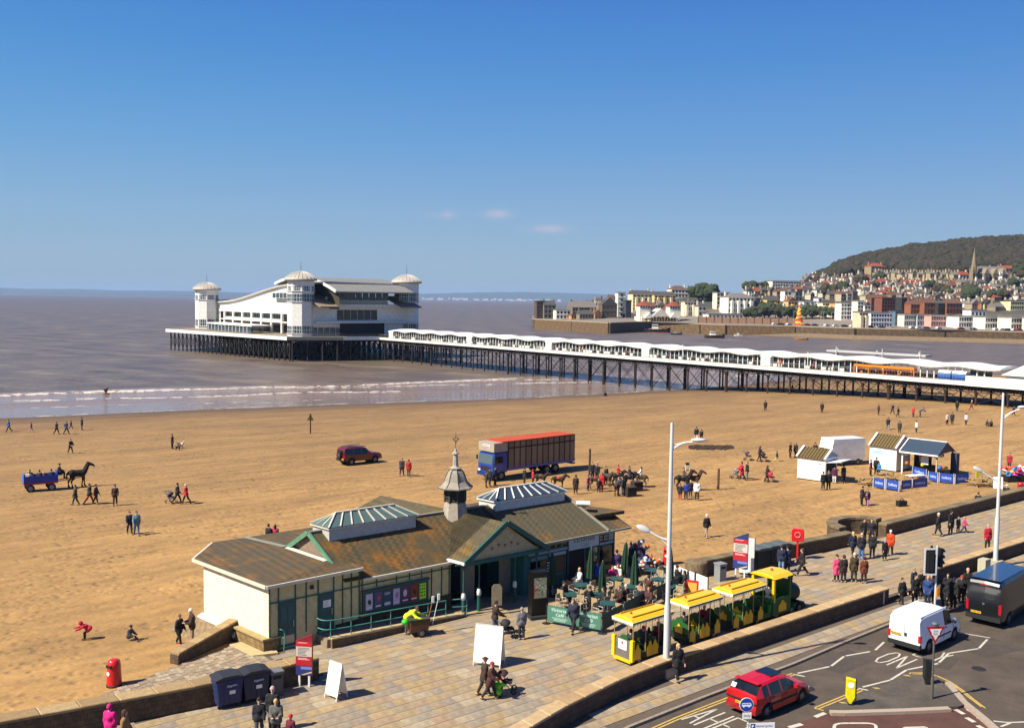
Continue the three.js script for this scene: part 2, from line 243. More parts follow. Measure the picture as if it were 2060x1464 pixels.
{
const hills=struct('hills'),far=(pts,dist,base,hex,seed)=>{
const m=mb();let last=null;
const xs=[];for(let i=0;i<pts.length-1;i++)for(let k=0;k<14;k++)xs.push([mix(pts[i][0],pts[i+1][0],k / 14),mix(pts[i][1],pts[i+1][1],k / 14)]);xs.push(pts[pts.length-1]);
for(const[px,hgt]of xs){
const y0=588+0.0135*px,h=Math.max(0.3,hgt+1.5*fbm(px*0.03,seed,0,4)),b=at(px,y0,dist),k=dist / F,top=at(px,y0-h,dist+1500),foot=b.clone().setY(SEA_Y),mid=b.clone().lerp(at(px,y0,dist+1500),0.5).setY(EYE+(h*0.62)*k);
const back=at(px,y0,dist+3200).setY(SEA_Y);const cur=[foot,mid,top,back];
if(last)for(let j=0;j<3;j++)m.quad(last[j],cur[j],cur[j+1],last[j+1]);
last=cur;
}
m.build('hill',mat(hex,0.95,{grainScale:0.002}),hills);
};
far([[-400,4],[-200,7],[0,9.5],[60,8],[150,9],[230,7],[330,8],[460,7],[560,5],[700,6],[860,9],[960,13],[1060,15],[1160,14],[1250,12],[1330,10],[1600,8],[2200,6]],13500,0,'#3d4a35',3);
far([[-400,2],[0,3.2],[120,2.2],[300,3],[420,1],[520,0.3]],11500,0,'#44503a',11);
const R=rng(5),t=mb();for(let i=0;i<90;i++){const px=R()<0.35?20+R()*220:850+R()*280,d=12200+R()*700,p=at(px,588+0.0135*px,d).setY(2+R()*16);t.box(p.x,p.y,p.z,18+R()*45,8+R()*16,20);}
t.build('town',mat('#c9c4ba',0.9,{flat:true}),hills).userData.kind='stuff';
}
const SLABS=['#a08a66','#a78f69','#9a866a','#948570','#9f8668','#968874','#a6957a','#908271','#a28b63'].map(h=>mat(h,0.88,{grainScale:0.35,bump:0.006,bumpScale:1.2}));
const visible=p=>{const q=p.clone().sub(camera.position),z=q.dot(FWD);if(z<1)return false;const x=q.dot(RT) / z*F,y=q.dot(UPV) / z*F;return Math.abs(x)<1100&&Math.abs(y)<800;};
function paving(name,P,label,rowW,seed,vRange,holes,base){
const root=struct(name);root.userData.label=label;
const R=rng(seed),list=[],lens=[0.55,0.7,0.85,1.0];
for(let v=vRange[0];v<vRange[1];v+=rowW)for(let u=-45+R();u<110;){
const li=(R()*4)|0,L=lens[li],uc=u+L / 2,vc=v+rowW / 2;u+=L;
const p=PR(uc,vc);if(!visible(p)||!P(uc,vc,L,rowW))continue;
const t=fbm(uc*0.15,vc*0.2,seed,3);list.push({uc,vc,li,c:Math.floor(clamp(0.5+0.75*t+(R()-0.5)*0.95,0,0.999)*9),d:p.distanceTo(camera.position),y:(R()-0.5)*0.004});
}
list.sort((a,b)=>a.d-b.d);
const geos=lens.map(L=>{const g=mb(),a=L / 2-0.006,b=rowW / 2-0.006;const q=(x0,z0,y0,x1,z1,y1)=>0;const T=[[-a+.006,-b+.006],[a-.006,-b+.006],[a-.006,b-.006],[-a+.006,b-.006]].map(p=>V3(p[0],0,-p[1])),E=[[-a,-b],[a,-b],[a,b],[-a,b]].map(p=>V3(p[0],-0.05,-p[1]));g.quad(...T);for(let i=0;i<4;i++)g.quad(E[i],E[(i+1)%4],T[(i+1)%4],T[i]);return g.geometry();});
const many=SLABS.map(()=>mb());
list.forEach((s,k)=>{
const p=PR(s.uc,s.vc,s.y);
if(k<300){const m=mesh('slab',geos[s.li],SLABS[s.c],root);m.position.copy(p);m.rotation.y=UTURN;m.name=k?'slab_'+String(k).padStart(3,'0'):'slab';}
else many[s.c].geo(geos[s.li],new THREE.Matrix4().makeRotationY(UTURN).setPosition(p));
});
many.forEach((m,i)=>{if(m.p.length)m.build('paving',SLABS[i],root).userData.kind='stuff';});
const b=mb();b.prism(base.map(q=>{const p=PR(q[0],q[1]);return[p.x,p.z];}),-0.6,-0.022);b.build('bedding',mat('#5e5143',0.95),root);
}
const inBuilding=(u,v)=>u>-12.6&&u<9.4&&v>14.4;
paving('promenade',(u,v,L,w)=>inPoly(PROM,u-L / 2,v)&&inPoly(PROM,u+L / 2,v)&&inPoly(PROM,u,v+w / 2)&&!inBuilding(u,v),'paved promenade of buff, grey and pink stone slabs',0.6,41,[-12,16],null,PROM);
{
const K=KERB.filter(k=>k[0]<=110),D=DIV.filter(k=>k[0]<=110),poly=[...D.map(d=>[d[0],d[1]+0.02]),[110,0.1],[110,-1],...[...K].reverse().map(k=>[k[0],k[1]+0.16])].filter(p=>p[0]>=-40);
paving('pavement',(u,v,L,w)=>v+w / 2<lineV(DIV,u)+0.05&&v-w / 2>lineV(KERB,u)+0.15,'stone paved roadside pavement below the dividing wall',0.62,57,[-13,0.4],null,poly);
const pv=scene.children[scene.children.length-1],ks=mat('#8f8272',0.9,{grainScale:0.6}),g=new THREE.BoxGeometry(0.9,0.24,0.15);const gg=mb().geo(g).geometry();let k=0;
for(let u=-14;u<62;u+=0.915){const v=lineV(KERB,u),v2=lineV(KERB,u+0.9),p=PR(u,v+0.075),q=PR(u+0.9,v2+0.075),c=p.clone().add(q).multiplyScalar(0.5);if(!visible(c))continue;const m=mesh('kerb_stone',gg,ks,pv);m.position.set(c.x,-0.119,c.z);m.rotation.y=Math.atan2(-(q.z-p.z),q.x-p.x);if(k++)m.name+='_'+String(k-1).padStart(3,'0');}
}
const asphaltTex=tex(1024,1024,(u,v)=>{const n=per(u,v,3,44,3)*60+per(u,v,9,31,4)*56+per(u,v,60,7,2)*40+(rt()-0.5)*50;return[214+n,210+n,204+n];});
{
const road=struct('road');road.userData.label='grey brown asphalt road with white zigzag and double yellow markings';
const am=asphaltTex.clone();am.repeat.set(0.12,0.12);am.needsUpdate=true;
const asphalt=new THREE.MeshStandardMaterial({color:new THREE.Color().setRGB(0.1,0.077,0.056),map:am,roughness:0.92,bumpMap:bumpy(0.8),bumpScale:0.008});
const K=KERB.map(k=>PR(k[0],k[1]+0.05));const m=mb();const far=[PR(140,-60),PR(-60,-60)];m.prism([...K,...far].map(p=>[p.x,p.z]),-0.6,RY);m.build('asphalt',asphalt,road);
const wornT=tex(512,512,(u,v)=>{const n=150+per(u,v,10,3,3)*150+per(u,v,50,8,2)*130+(rt()-0.5)*90;return[n,n,n];},{srgb:false}),worn=(h,s)=>{const a=wornT.clone();a.repeat.set(s,s);a.needsUpdate=true;return new THREE.MeshStandardMaterial({color:C(h),roughness:0.85,map:grain(0.8),alphaMap:a,alphaTest:0.36});},white=worn('#c4beae',0.7),yellow=worn('#c9a752',0.6),Y1=RY+0.005;
const line=(pts,w,mt,y=Y1)=>{const b=mb(),q=pts.map(p=>Array.isArray(p)?G(p[0],p[1],y):p.clone().setY(y));for(let i=0;i<q.length-1;i++){const d=q[i+1].clone().sub(q[i]).normalize(),n=V3(-d.z,0,d.x).multiplyScalar(w / 2);b.quad(q[i].clone().sub(n),q[i+1].clone().sub(n),q[i+1].clone().add(n),q[i].clone().add(n));b.p.forEach(()=>0);}fixUp(b);b.build('road_marking',mt,road);};
const fixUp=b=>{for(let i=0;i<b.n.length;i+=9)if(b.n[i+1]<0){for(let k=0;k<3;k++){const t=b.p[i+3+k];b.p[i+3+k]=b.p[i+6+k];b.p[i+6+k]=t;}for(let k=0;k<9;k++)b.n[i+k]*=-1;}};
const Z3=(x,y)=>[1560+x / 6.867,1260+y / 6.867],ZR=(x,y)=>[1700+x / 5.156,1180+y / 5.156],ZC=(x,y)=>[1360+x / 6.06,1300+y / 6.06];
for(const[a,b]of[[Z3(310,645),Z3(750,553)],[Z3(775,545),Z3(950,412)],[Z3(975,405),Z3(1310,345)],[Z3(1385,325),Z3(1505,215)],[Z3(250,657),Z3(410,690)],
[Z3(1210,835),Z3(1585,740)],[Z3(1595,735),Z3(1815,600)],[ZR(650,860),ZR(970,795)],[ZR(980,785),ZR(1080,690)],[ZR(1085,688),ZR(1385,642)],[ZR(1395,637),ZR(1480,545)],[ZR(1180,475),ZR(1510,530)],[Z3(1150,852),Z3(1285,880)]])line([a,b],0.11,white);
for(const o of[0,0.17]){const s=(p,v)=>{const g=G(p[0],p[1],RY);return g.addScaledVector(VX,-v);};line([s(ZC(-500,1090),o),s(ZC(0,868),o),s(ZC(610,632),o),s(Z3(110,690),o),s(Z3(235,648),o)],0.075,yellow);line([s(Z3(545,1122),o),s(Z3(1000,935),o),s(Z3(1160,866),o)],0.075,yellow);line([s(Z3(1860,655),o*0.9),s(ZR(680,893),o),s(ZR(810,893),o),s(ZR(930,915),o),s(ZR(1050,968),o),s(ZR(1180,1056),o),s(ZR(1290,1148),o),s(ZR(1420,1246),o)],0.075,yellow);}
line([Z3(545,1128),Z3(670,1160)],0.08,yellow);
for(const q of[[1393,850],[1815,675],[930,1050]])for(const k of[0,26,52])line([Z3(q[0]-45+k,q[1]-10+k*0.05),Z3(q[0]+5+k,q[1]+8+k*0.05)],0.06,yellow,RY+0.125);
const isl=mb(),islPts=[Z3(700,1150),Z3(1000,1010),Z3(1330,870),Z3(1600,755),Z3(1800,665),ZR(720,905),ZR(830,908),ZR(920,935),ZR(1000,978),ZR(1070,1040),ZR(1150,1120),ZR(1240,1222),ZR(1180,1240),ZR(600,1262),ZR(0,1278),Z3(760,1158)].map(p=>G(p[0],p[1],0.01));
isl.prism(islPts.map(p=>[p.x,p.z]),RY-0.1,0.01);isl.build('traffic_island',new THREE.MeshStandardMaterial({color:new THREE.Color().setRGB(0.105,0.088,0.07),map:am,roughness:0.95}),road);
const kerbP=mat('#a89684',0.9,{grainScale:0.7}),kerbRun=(pts,w)=>{for(let i=0;i<pts.length-1;i++){const a=G(pts[i][0],pts[i][1],0.02),b=G(pts[i+1][0],pts[i+1][1],0.02),L=a.distanceTo(b),n=Math.max(1,Math.round(L / 0.9));for(let k=0;k<n;k++){const c=a.clone().lerp(b,(k+0.5) / n),m=mesh('kerb_stone',new THREE.BoxGeometry(L / n-0.012,0.24,w),kerbP,road);m.position.set(c.x,-0.1,c.z);m.rotation.y=Math.atan2(-(b.z-a.z),b.x-a.x);}}};
kerbRun([Z3(760,1172),ZR(0,1295),ZR(620,1276),ZR(1090,1254)],0.3);kerbRun([ZR(1075,985),ZR(1150,1085),ZR(1240,1190),ZR(1330,1262),ZR(1480,1385),ZR(1640,1530)],0.3);
const red=mb();red.prism([Z3(760,1200),ZR(0,1318),ZR(1090,1276),ZR(1260,1250),ZR(1400,1350),ZR(1640,1560),ZR(0,1760),Z3(-250,1500),Z3(380,1310),Z3(700,1195)].map(p=>{const g=G(p[0],p[1],RY);return[g.x,g.z];}),RY-0.05,RY+0.004);
red.build('red_surfacing',new THREE.MeshStandardMaterial({color:new THREE.Color().setRGB(0.115,0.048,0.034),map:am,roughness:0.93}),road);
const dash=(a,b,w)=>line([a,b],w,white,RY+0.009);
dash(Z3(550,1248),Z3(690,1193),0.2);dash(Z3(190,1395),Z3(370,1345),0.22);
for(const[x,y]of[[1195,1297],[1318,1293],[1305,1380],[1428,1378],[1420,1462],[1545,1460]])dash(ZR(x-42,y-24),ZR(x+42,y+24),0.22);
line([ZR(1545,1392),ZR(1700,1408),ZR(1900,1400)],0.1,white);line([ZR(1620,1450),ZR(1720,1412)],0.1,white);
const loop=[];for(let i=0;i<=24;i++){const a=i / 24*6.283,c=Math.cos(a),s=Math.sin(a);loop.push(Z3(1105+Math.sign(c)*Math.pow(Math.abs(c),0.45)*290,1395+Math.sign(s)*Math.pow(Math.abs(s),0.6)*62));}line(loop,0.13,white,RY+0.01);
line([Z3(1770,1470),Z3(1790,1395),Z3(2080,1388),Z3(2130,1440)],0.13,white,RY+0.01);
for(const[x,y,w,l,a]of[[1700,1330,1.6,3.2,0.7],[1985,1300,2.2,3,0.5],[1560,1400,0.8,4,0.68],[1900,1330,1.0,2.2,0.9]]){const p=G(x,y,RY),m=mesh('tar_patch',new THREE.BoxGeometry(l,0.01,w),new THREE.MeshStandardMaterial({color:new THREE.Color().setRGB(0.085,0.068,0.052),map:am,roughness:0.9}),road);m.position.copy(p).setY(RY-0.002);m.rotation.y=a;}
for(const[x,y]of[[1625,1385],[1805,1290],[1970,1345]]){const m=mesh('manhole_cover',new THREE.CylinderGeometry(0.32,0.32,0.012,20),mat('#3a3632',0.6,{metal:0.4}),road);m.position.copy(G(x,y,RY)).setY(RY+0.003);}
const GL={A:[[[0,0],[0.5,1],[1,0]],[[0.2,0.35],[0.8,0.35]]],H:[[[0,0],[0,1]],[[1,0],[1,1]],[[0,0.5],[1,0.5]]],E:[[[1,0],[0,0],[0,1],[1,1]],[[0,0.5],[0.8,0.5]]],D:[[[0,0],[0,1],[0.6,1],[1,0.75],[1,0.25],[0.6,0],[0,0]]],O:[[[0.3,0],[0,0.25],[0,0.75],[0.3,1],[0.7,1],[1,0.75],[1,0.25],[0.7,0],[0.3,0]]],N:[[[0,0],[0,1],[1,0],[1,1]]],L:[[[0,1],[0,0],[1,0]]],Y:[[[0,1],[0.5,0.5],[1,1]],[[0.5,0.5],[0.5,0]]]};
const write=(txt,u0,v0,w,gap,h)=>{[...txt].forEach((ch,i)=>{for(const st of GL[ch])line(st.map(q=>PR(u0+q[1]*h,v0-i*(w+gap)-q[0]*w)),0.085,white,RY+0.006);});};
const o1=uvOf(G(...Z3(1350,470),RY));write('ON',o1[0],o1[1],0.5,0.22,1.9);const o3=uvOf(G(...ZR(890,740),RY));write('LY',o3[0]-0.3,o3[1]+0.75,0.45,0.35,1.6);
const o2=uvOf(G(...ZC(60,890),RY));write('AHEAD',o2[0],o2[1]-0.02,0.46,0.2,2.0);
}
const stoneTex=tex(1024,512,(u,v)=>{const row=Math.floor(v*8),off=(row%2)*0.06+row*0.031,cellx=Math.floor((u+off)*16),n=per(u,v,10,8,4)*50+(rt()-0.5)*24,k=((cellx*7+row*13)%5)*9,jx=Math.abs(((u+off)*16)%1-0.5)>0.46,jy=Math.abs((v*8)%1-0.5)>0.45;const b=186+n+k-(jx||jy?42:0);return[b,b*0.965,b*0.91];});
const stoneMat=(hex,s=0.4)=>{const t=stoneTex.clone();t.repeat.set(s / 2,s);t.needsUpdate=true;return new THREE.MeshStandardMaterial({color:C(hex),map:t,roughness:0.93,bumpMap:bumpy(0.7),bumpScale:0.02});};
function runWall(name,label,L,u0,u1,h,w,faceM,copM,copH,side,over=0.03,cop=1.15){ 
const t=thing(name,label,'wall'),b=mb(),us=[u0];for(const q of L)if(q[0]>u0&&q[0]<u1)us.push(q[0]);us.push(u1);
const edge=(u,k)=>PR(u,lineV(L,u)+k);
const ring=[...us.map(u=>edge(u,0)),...[...us].reverse().map(u=>edge(u,w))];b.prism(ring.map(p=>[p.x,p.z]),-0.8,h-copH);b.build('wall_face',faceM,t);
const n=Math.round((u1-u0) / cop);const R=rng(u0*10+500|0);
for(let i=0;i<n;i++){
const a=mix(u0,u1,i / n)+(i?0.006:0),e=mix(u0,u1,(i+1) / n)-(i<n-1?0.006:0),p=[edge(a,-over),edge(e,-over),edge(e,w+over),edge(a,w+over)];const g=mb(),dy=(R()-0.5)*0.012;
const T=p.map(q=>q.clone().setY(h+dy)),c=T.reduce((s,q)=>s.add(q),V3()).multiplyScalar(0.25);const Ti=T.map(q=>q.clone().lerp(c,0.06)),Tm=T.map(q=>q.clone().setY(h-0.03+dy)),B=T.map(q=>q.clone().setY(h-copH));
g.poly([...Ti]);for(let k=0;k<4;k++){const j=(k+1)%4;g.quad(Tm[k],Tm[j],Ti[j],Ti[k]);g.quad(B[k],B[j],Tm[j],Tm[k]);} 
g.build('coping_stone',copM[(R()*copM.length)|0],t);const m=t.children[t.children.length-1];if(i)m.name+='_'+String(i).padStart(3,'0');
}
return t;
}
const divFace=stoneMat('#5f5145',0.5),divCop=['#b39468','#a98b62','#bb9d72'].map(h=>mat(h,0.9,{grainScale:0.5,bump:0.01,bumpScale:0.8}));
const w1=runWall('dividing_wall','long stone wall with pale coping between the promenade train and the pavement',DIV,-30,18.7,0.83,0.62,divFace,divCop,0.1,-1);
mesh('drip_stain',new THREE.BoxGeometry(0.16,0.72,0.02),mat('#c9c0b0',0.9),w1).position.copy(PR(18.15,-0.115,0.36));w1.children[w1.children.length-1].rotation.y=UTURN;
runWall('dividing_wall','stone wall with pale coping behind the people waiting at the crossing',[[24.5,0.35],[36.7,0.2],[60,0.1],[140,0.2]],24.6,90,0.83,0.62,divFace,divCop,0.1,-1);
const seaFace=stoneMat('#6b5c48',0.55),seaCop=['#77674a','#837151','#6e6046'].map(h=>mat(h,0.95,{grainScale:0.6,bump:0.04,bumpScale:0.6}));
const seaCop2=['#a68a5e','#987d55','#ad9266'].map(h=>mat(h,0.95,{grainScale:0.6,bump:0.03,bumpScale:0.6}));
runWall('sea_wall','low sandy stone wall behind the blue bins at lower left',SEAW,-60,-12.5,1.0,0.75,seaFace,seaCop2,0.12,1,0.02,1.4);
runWall('sea_wall','rough dark stone wall with mossy top between promenade and beach, left of the alcove',SEAW,14.4,28.9,0.92,0.7,seaFace,seaCop,0.14,1,0.03,0.9);
runWall('sea_wall','rough dark stone wall with mossy top between promenade and beach, right of the alcove',SEAW,33.2,110,0.92,0.7,seaFace,seaCop,0.14,1,0.03,0.9);
{ 
const t=thing('wall_end','rounded rough stone end of the sea wall beside the grey bin','wall');const c=PR(14.1,10.2);
const g=mb();g.lathe([[0,0.98],[0.35,0.97],[0.62,0.9],[0.74,0.78],[0.7,0.3],[0.78,-0.3],[0,-0.3]],14);for(let i=0;i<g.p.length;i+=3){const k=1+0.09*noise3.noise(g.p[i]*3,g.p[i+1]*3,g.p[i+2]*3);g.p[i]*=k;g.p[i+2]*=k;}t.position.copy(c);g.build('stonework',stoneMat('#8a7a60',0.6),t);
const a=thing('alcove_wall','curved stone alcove bulging from the sea wall where two men stand','wall'),pc=PR(31.0,9.0),b=mb(),N=14,pt=(r,k)=>{const th=mix(Math.PI*0.02,Math.PI*0.98,k / N);return pc.clone().addScaledVector(UX,-Math.cos(th)*r).addScaledVector(VX,Math.sin(th)*r*0.85);};
for(let k=0;k<N;k++){const q=[pt(2.0,k),pt(2.0,k+1),pt(2.75,k+1),pt(2.75,k)];b.prism(q.map(p=>[p.x,p.z]),-0.5,1.05);const cp=mb();cp.prism([pt(1.95,k+0.02),pt(1.95,k+0.98),pt(2.82,k+0.98),pt(2.82,k+0.02)].map(p=>[p.x,p.z]),1.05,1.2);cp.build('coping_stone',seaCop[k%3],a);if(k)a.children[a.children.length-1].name+='_'+String(k).padStart(3,'0');}
b.build('wall_face',seaFace,a);
}
{ 
const r=struct('slipway');r.userData.label='cobbled slipway from the promenade down to the sand';const Q=[[185,1405],[350,1340],[475,1297],[600,1345],[420,1400],[232,1452]].map(p=>uvOf(G(p[0],p[1],0.02)));
const b=mb();b.prism(Q.map(q=>{const p=PR(q[0],q[1]);return[p.x,p.z];}),-0.4,0.012);b.build('bedding',mat('#6a5c4c',0.95),r);
const R=rng(77),cols=['#a08d74','#8f7d68','#ab997f','#99856c'].map(h=>mat(h,0.92,{grainScale:0.8})),many=cols.map(()=>mb());
for(let u=-22;u<-11;u+=0.23)for(let v=9.6+R()*0.2;v<17;v+=0.36){if(!inPoly(Q,u,v)||!inPoly(Q,u+0.2,v+0.3))continue;const p=PR(u+0.11,v+0.17,0.012);many[(R()*4)|0].box(p.x,p.y+R()*0.012,p.z,0.2,0.05,0.33,UTURN);}
many.forEach((m,i)=>m.build('cobbles',cols[i],r).userData.kind='stuff');
const a=S(358,1338),e=S(478,1284),w=thing('slipway_wall','low stone side wall of the slipway running to the white gable','wall'),d=e.clone().sub(a),L=d.length();w.position.copy(a).setY(0);w.rotation.y=Math.atan2(-d.z,d.x);
const g=mb();g.ext([[0,-0.5],[L,-0.5],[L,0.82],[0,0.42]],0.5,new THREE.Matrix4().makeTranslation(0,0,-0.25));g.build('wall_face',seaFace,w);const n=7;for(let i=0;i<n;i++){const x0=L*i / n+0.01,x1=L*(i+1) / n-0.01,y=x=>0.42+0.4*x / L;const c=mb();c.ext([[x0,y(x0)],[x1,y(x1)],[x1,y(x1)+0.1],[x0,y(x0)+0.1]],0.58,new THREE.Matrix4().makeTranslation(0,0,-0.25),0.012);c.build('coping_stone',seaCop2[i%3],w);}
}
const BO=V3(-11.46,0,-45.33),BT=38.5*Math.PI / 180;
const bl=(u,v,h)=>V3(u-0.15*v,h,-0.988*v); 
const toLocal=(p,o,t)=>{const q=p.clone().sub(o);return V3(q.x*Math.cos(t)-q.z*Math.sin(t),q.y,q.x*Math.sin(t)+q.z*Math.cos(t));};
const fromLocal=(p,o,t)=>V3(p.x*Math.cos(t)+p.z*Math.sin(t),p.y,-p.x*Math.sin(t)+p.z*Math.cos(t)).add(o);
function hitZ(px,py,z,o,t){const c=toLocal(camera.position,o,t),d=toLocal(ray(px,py),V3(),t),k=(z-c.z) / d.z;return[c.x+d.x*k,c.y+d.y*k];} 
const bW=(px,py,z=0)=>hitZ(px,py,z,BO,BT),bG=(px,py,y=0)=>{const p=toLocal(G(px,py,y),BO,BT);return[p.x,p.z];};
function sheet(m,pts,th,open){ 
const n=pts[1].clone().sub(pts[0]).cross(pts[2].clone().sub(pts[0])).normalize();if(n.y<0){pts=[...pts].reverse();n.negate();}
const b=pts.map(p=>p.clone().addScaledVector(n,-th));m.poly(pts);m.poly([...b].reverse());for(let i=0;i<pts.length;i++){const j=(i+1)%pts.length;m.quad(b[i],b[j],pts[j],pts[i]);}return m;
}
const lichenTex=(amt,seed,base,lich)=>tex(1024,1024,(u,v)=>{
const n=per(u,v,5,seed,5),f=per(u,v,26,seed+3,3),g=(rt()-0.5),course=Math.abs((v*40)%1-0.5)>0.44?-12:0,sl=(Math.sin((Math.floor(v*40)*37.7+Math.floor(u*26+(Math.floor(v*40)%2)*0.5)*91.3))*9);
const a=clamp((n*1.6+f*0.9+amt+g*0.25)*1.6),d=clamp(f*1.8+g*0.5+0.1)*0.5;
return base.map((c,i)=>mix(mix(c,lich[i],a),[60,55,38][i],d)+course+sl+g*20);});
const roofTexA=lichenTex(0.1,11,[96,84,56],[160,104,28]),roofTexB=lichenTex(-0.1,17,[98,90,66],[140,104,38]),roofTexC=lichenTex(0.0,23,[98,84,60],[148,102,40]);
const roofM=t=>{const q=t.clone();q.repeat.set(0.17,0.17);q.needsUpdate=true;return new THREE.MeshStandardMaterial({map:q,color:new THREE.Color().setRGB(0.62,0.6,0.58),roughness:0.95,bumpMap:bumpy(0.9),bumpScale:0.015});};
const slateA=roofM(roofTexA),slateB=roofM(roofTexB),slateC=roofM(roofTexC);
const teal=mat('#15564f',0.55),tealDark=mat('#0d4a4e',0.5),cream=mat('#cfc08c',0.8),creamDull=mat('#b8aa84',0.85),renderW=mat('#e6dfc8',0.85),gutter=mat('#d8d0b8',0.6),blackM=mat('#14120f',0.8),woodW=mat('#e8e6de',0.55),stoneB=stoneMat('#9c8558',0.5),lead=mat('#8b8878',0.7),shopGlass=glassMat('#10181a',0.12);
{
const B=thing('cafe_building','long cream and green seafront cafe building with lichen roofs, glazed roof lanterns and a cupola','building',BO,BT);
const w=mb();w.quad(bl(0,0,0),bl(0,0,3.2),bl(0,6,3.2),bl(0,6,-0.4)); 
w.quad(bl(0,6,-0.5),bl(0,6,3.2),bl(2.1,8.1,3.4),bl(2.1,8.1,-0.5)).quad(bl(2.1,8.1,-0.5),bl(2.1,8.1,3.4),bl(21,8.1,3.4),bl(21,8.1,-0.5));
sheet(w,[bl(-0.06,2.45,0.5),bl(-0.06,6.05,0.55),bl(-0.42,6.3,0.2),bl(-0.42,2.5,0.2)],0.1); 
w.build('end_wall',renderW,B);
const fw=mb();fw.quad(bl(0,0,0),bl(4.95,0,0),bl(4.95,0,3.2),bl(0,0,3.2));fw.quad(bl(4.95,0,2.6),bl(4.95,0.4,2.6),bl(4.95,0.4,3.2),bl(4.95,0,3.2));fw.quad(bl(4.95,0.06,0),bl(10.6,0.06,0),bl(10.6,0.06,2.9),bl(4.95,0.06,2.9));fw.build('front_wall',cream,B);
const pl=mb();pl.prism([bl(-0.28,-0.04,0),bl(0.62,-0.04,0),bl(0.62,0.3,0),bl(0.1,0.3,0),bl(0.1,2.5,0),bl(-0.28,2.5,0)].map(p=>[p.x,p.z]),-0.3,0.62);pl.build('plinth',stoneB,B);
const pc=mb();pc.prism([bl(-0.36,-0.1,0),bl(0.66,-0.1,0),bl(0.66,0.2,0),bl(0.02,0.2,0),bl(0.02,2.56,0),bl(-0.36,2.56,0)].map(p=>[p.x,p.z]),0.62,0.7);pc.build('plinth_cap',mat('#a8915f',0.9),B);
const bank=mb();sheet(bank,[bl(-0.3,2.6,0.35),bl(-0.3,6.6,0.35),bl(-1.9,6.2,-0.1),bl(-1.9,2.9,-0.1)],0.35);bank.build('stone_bank',stoneMat('#a28d70',0.9),B);
const step=mb();step.prism([bl(-0.9,-0.2,0),bl(0.15,-0.55,0),bl(0.3,-0.04,0),bl(-0.3,-0.04,0),bl(-0.3,1.9,0),bl(-0.9,1.9,0)].map(p=>[p.x,p.z]),-0.1,0.1);step.build('step',mat('#c5ab7c',0.9),B);
const strip=(x0,y0,x1,y1,wdt=0.075,z=0.02,m=teal)=>{const g=mb();g.bar(V3(x0,y0,z),V3(x1,y1,z),wdt,0.05);g.build('timber_strip',m,B);};
for(const x of[0.04,0.5,1.38,1.95,2.6,3.45,3.95,4.45,4.9])strip(x,x===0.5||x===1.38||x===2.6||x===3.45?0.1:0.62,x,3.18);
strip(0,2.36,4.92,2.36);
for(const x of[5.1,5.95,7.15,7.95,8.7,9.35,10.0,10.5])strip(x,x>5&&x<9?2.15:0.9,x,2.8,0.075,-0.05);
strip(4.98,2.36,10.55,2.36,0.075,-0.05);strip(4.98,2.02,5.0,0.6,0.075,-0.05);
{const d=mb();d.quad(bl(3.55,-0.005,0.25),bl(10.6,-0.005,0.1),bl(10.6,-0.005,0.95),bl(3.55,-0.005,0.62));d.build('dado',stoneMat('#54493c',0.6),B);}
for(const[x0,x1,y1,lab]of[[0.54,1.34,2.3,'green door with pale kick panel'],[2.64,3.41,2.32,'green door with white notice']]){
const y0=x0<1?0.12:0.5,d=mesh('door',new THREE.BoxGeometry(x1-x0,y1-y0,0.06),tealDark,B,lab);d.position.set((x0+x1) / 2,(y0+y1) / 2,0.03);
for(const s of[-0.25,0.25])for(const t of[-0.27,0.22]){const pnl=mesh('door_panel',new THREE.BoxGeometry((x1-x0)*0.38,(y1-y0)*0.36,0.02),mat('#105358',0.5),d);pnl.position.set(s*(x1-x0)*0.9,t*(y1-y0),0.035);}
if(x0<1){const k=mesh('kick_panel',new THREE.BoxGeometry(0.7,0.4,0.015),mat('#c2ad92',0.7),d);k.position.set(0,-0.75,0.055);}else{const k=card(0.42,0.36,printed(64,56,(g,W,H)=>{g.fillStyle='#e8e4da';g.fillRect(0,0,W,H);g.fillStyle='#777';for(let i=0;i<5;i++)g.fillRect(6,8+i*9,46-(i%2)*12,3);}),null,d,'notice');k.position.set(0.02,0.42,0.066);}
const hd=mb();hd.cyl(V3(0,0,0),V3(0,0.3,0),0.018);hd.build('handle',mat('#c9cfd2',0.3,{metal:0.8}),d).position.set((x1-x0) / 2-0.1,-0.15,0.09);
}
{const v=mesh('vent',new THREE.BoxGeometry(0.16,0.18,0.08),mat('#3b2b22',0.8),B);v.position.set(2.25,2.78,0.06);}
{const nb=mb();const[x0,x1,y0,y1]=[5.08,9.1,0.86,2.02];nb.box((x0+x1) / 2,(y0+y1) / 2,0.02,x1-x0,y1-y0,0.06);nb.box((x0+x1) / 2,y1+0.03,0.05,x1-x0+0.1,0.07,0.14);nb.box((x0+x1) / 2,y0-0.02,0.05,x1-x0+0.1,0.06,0.12);const bd=nb.build('notice_board',mat('#103f47',0.5),B);
const P=[['#b7a9c4','#2a2430',1],['#4d3f73','#b54a35',2],['#22405c','#b9c7d6',3],['#b9a3c4','#8d76a0',4],['#5a2150','#d8a9c0',5],['#8a1f1c','#3c0d10',6],['#a8e01c','#20300c',7]];
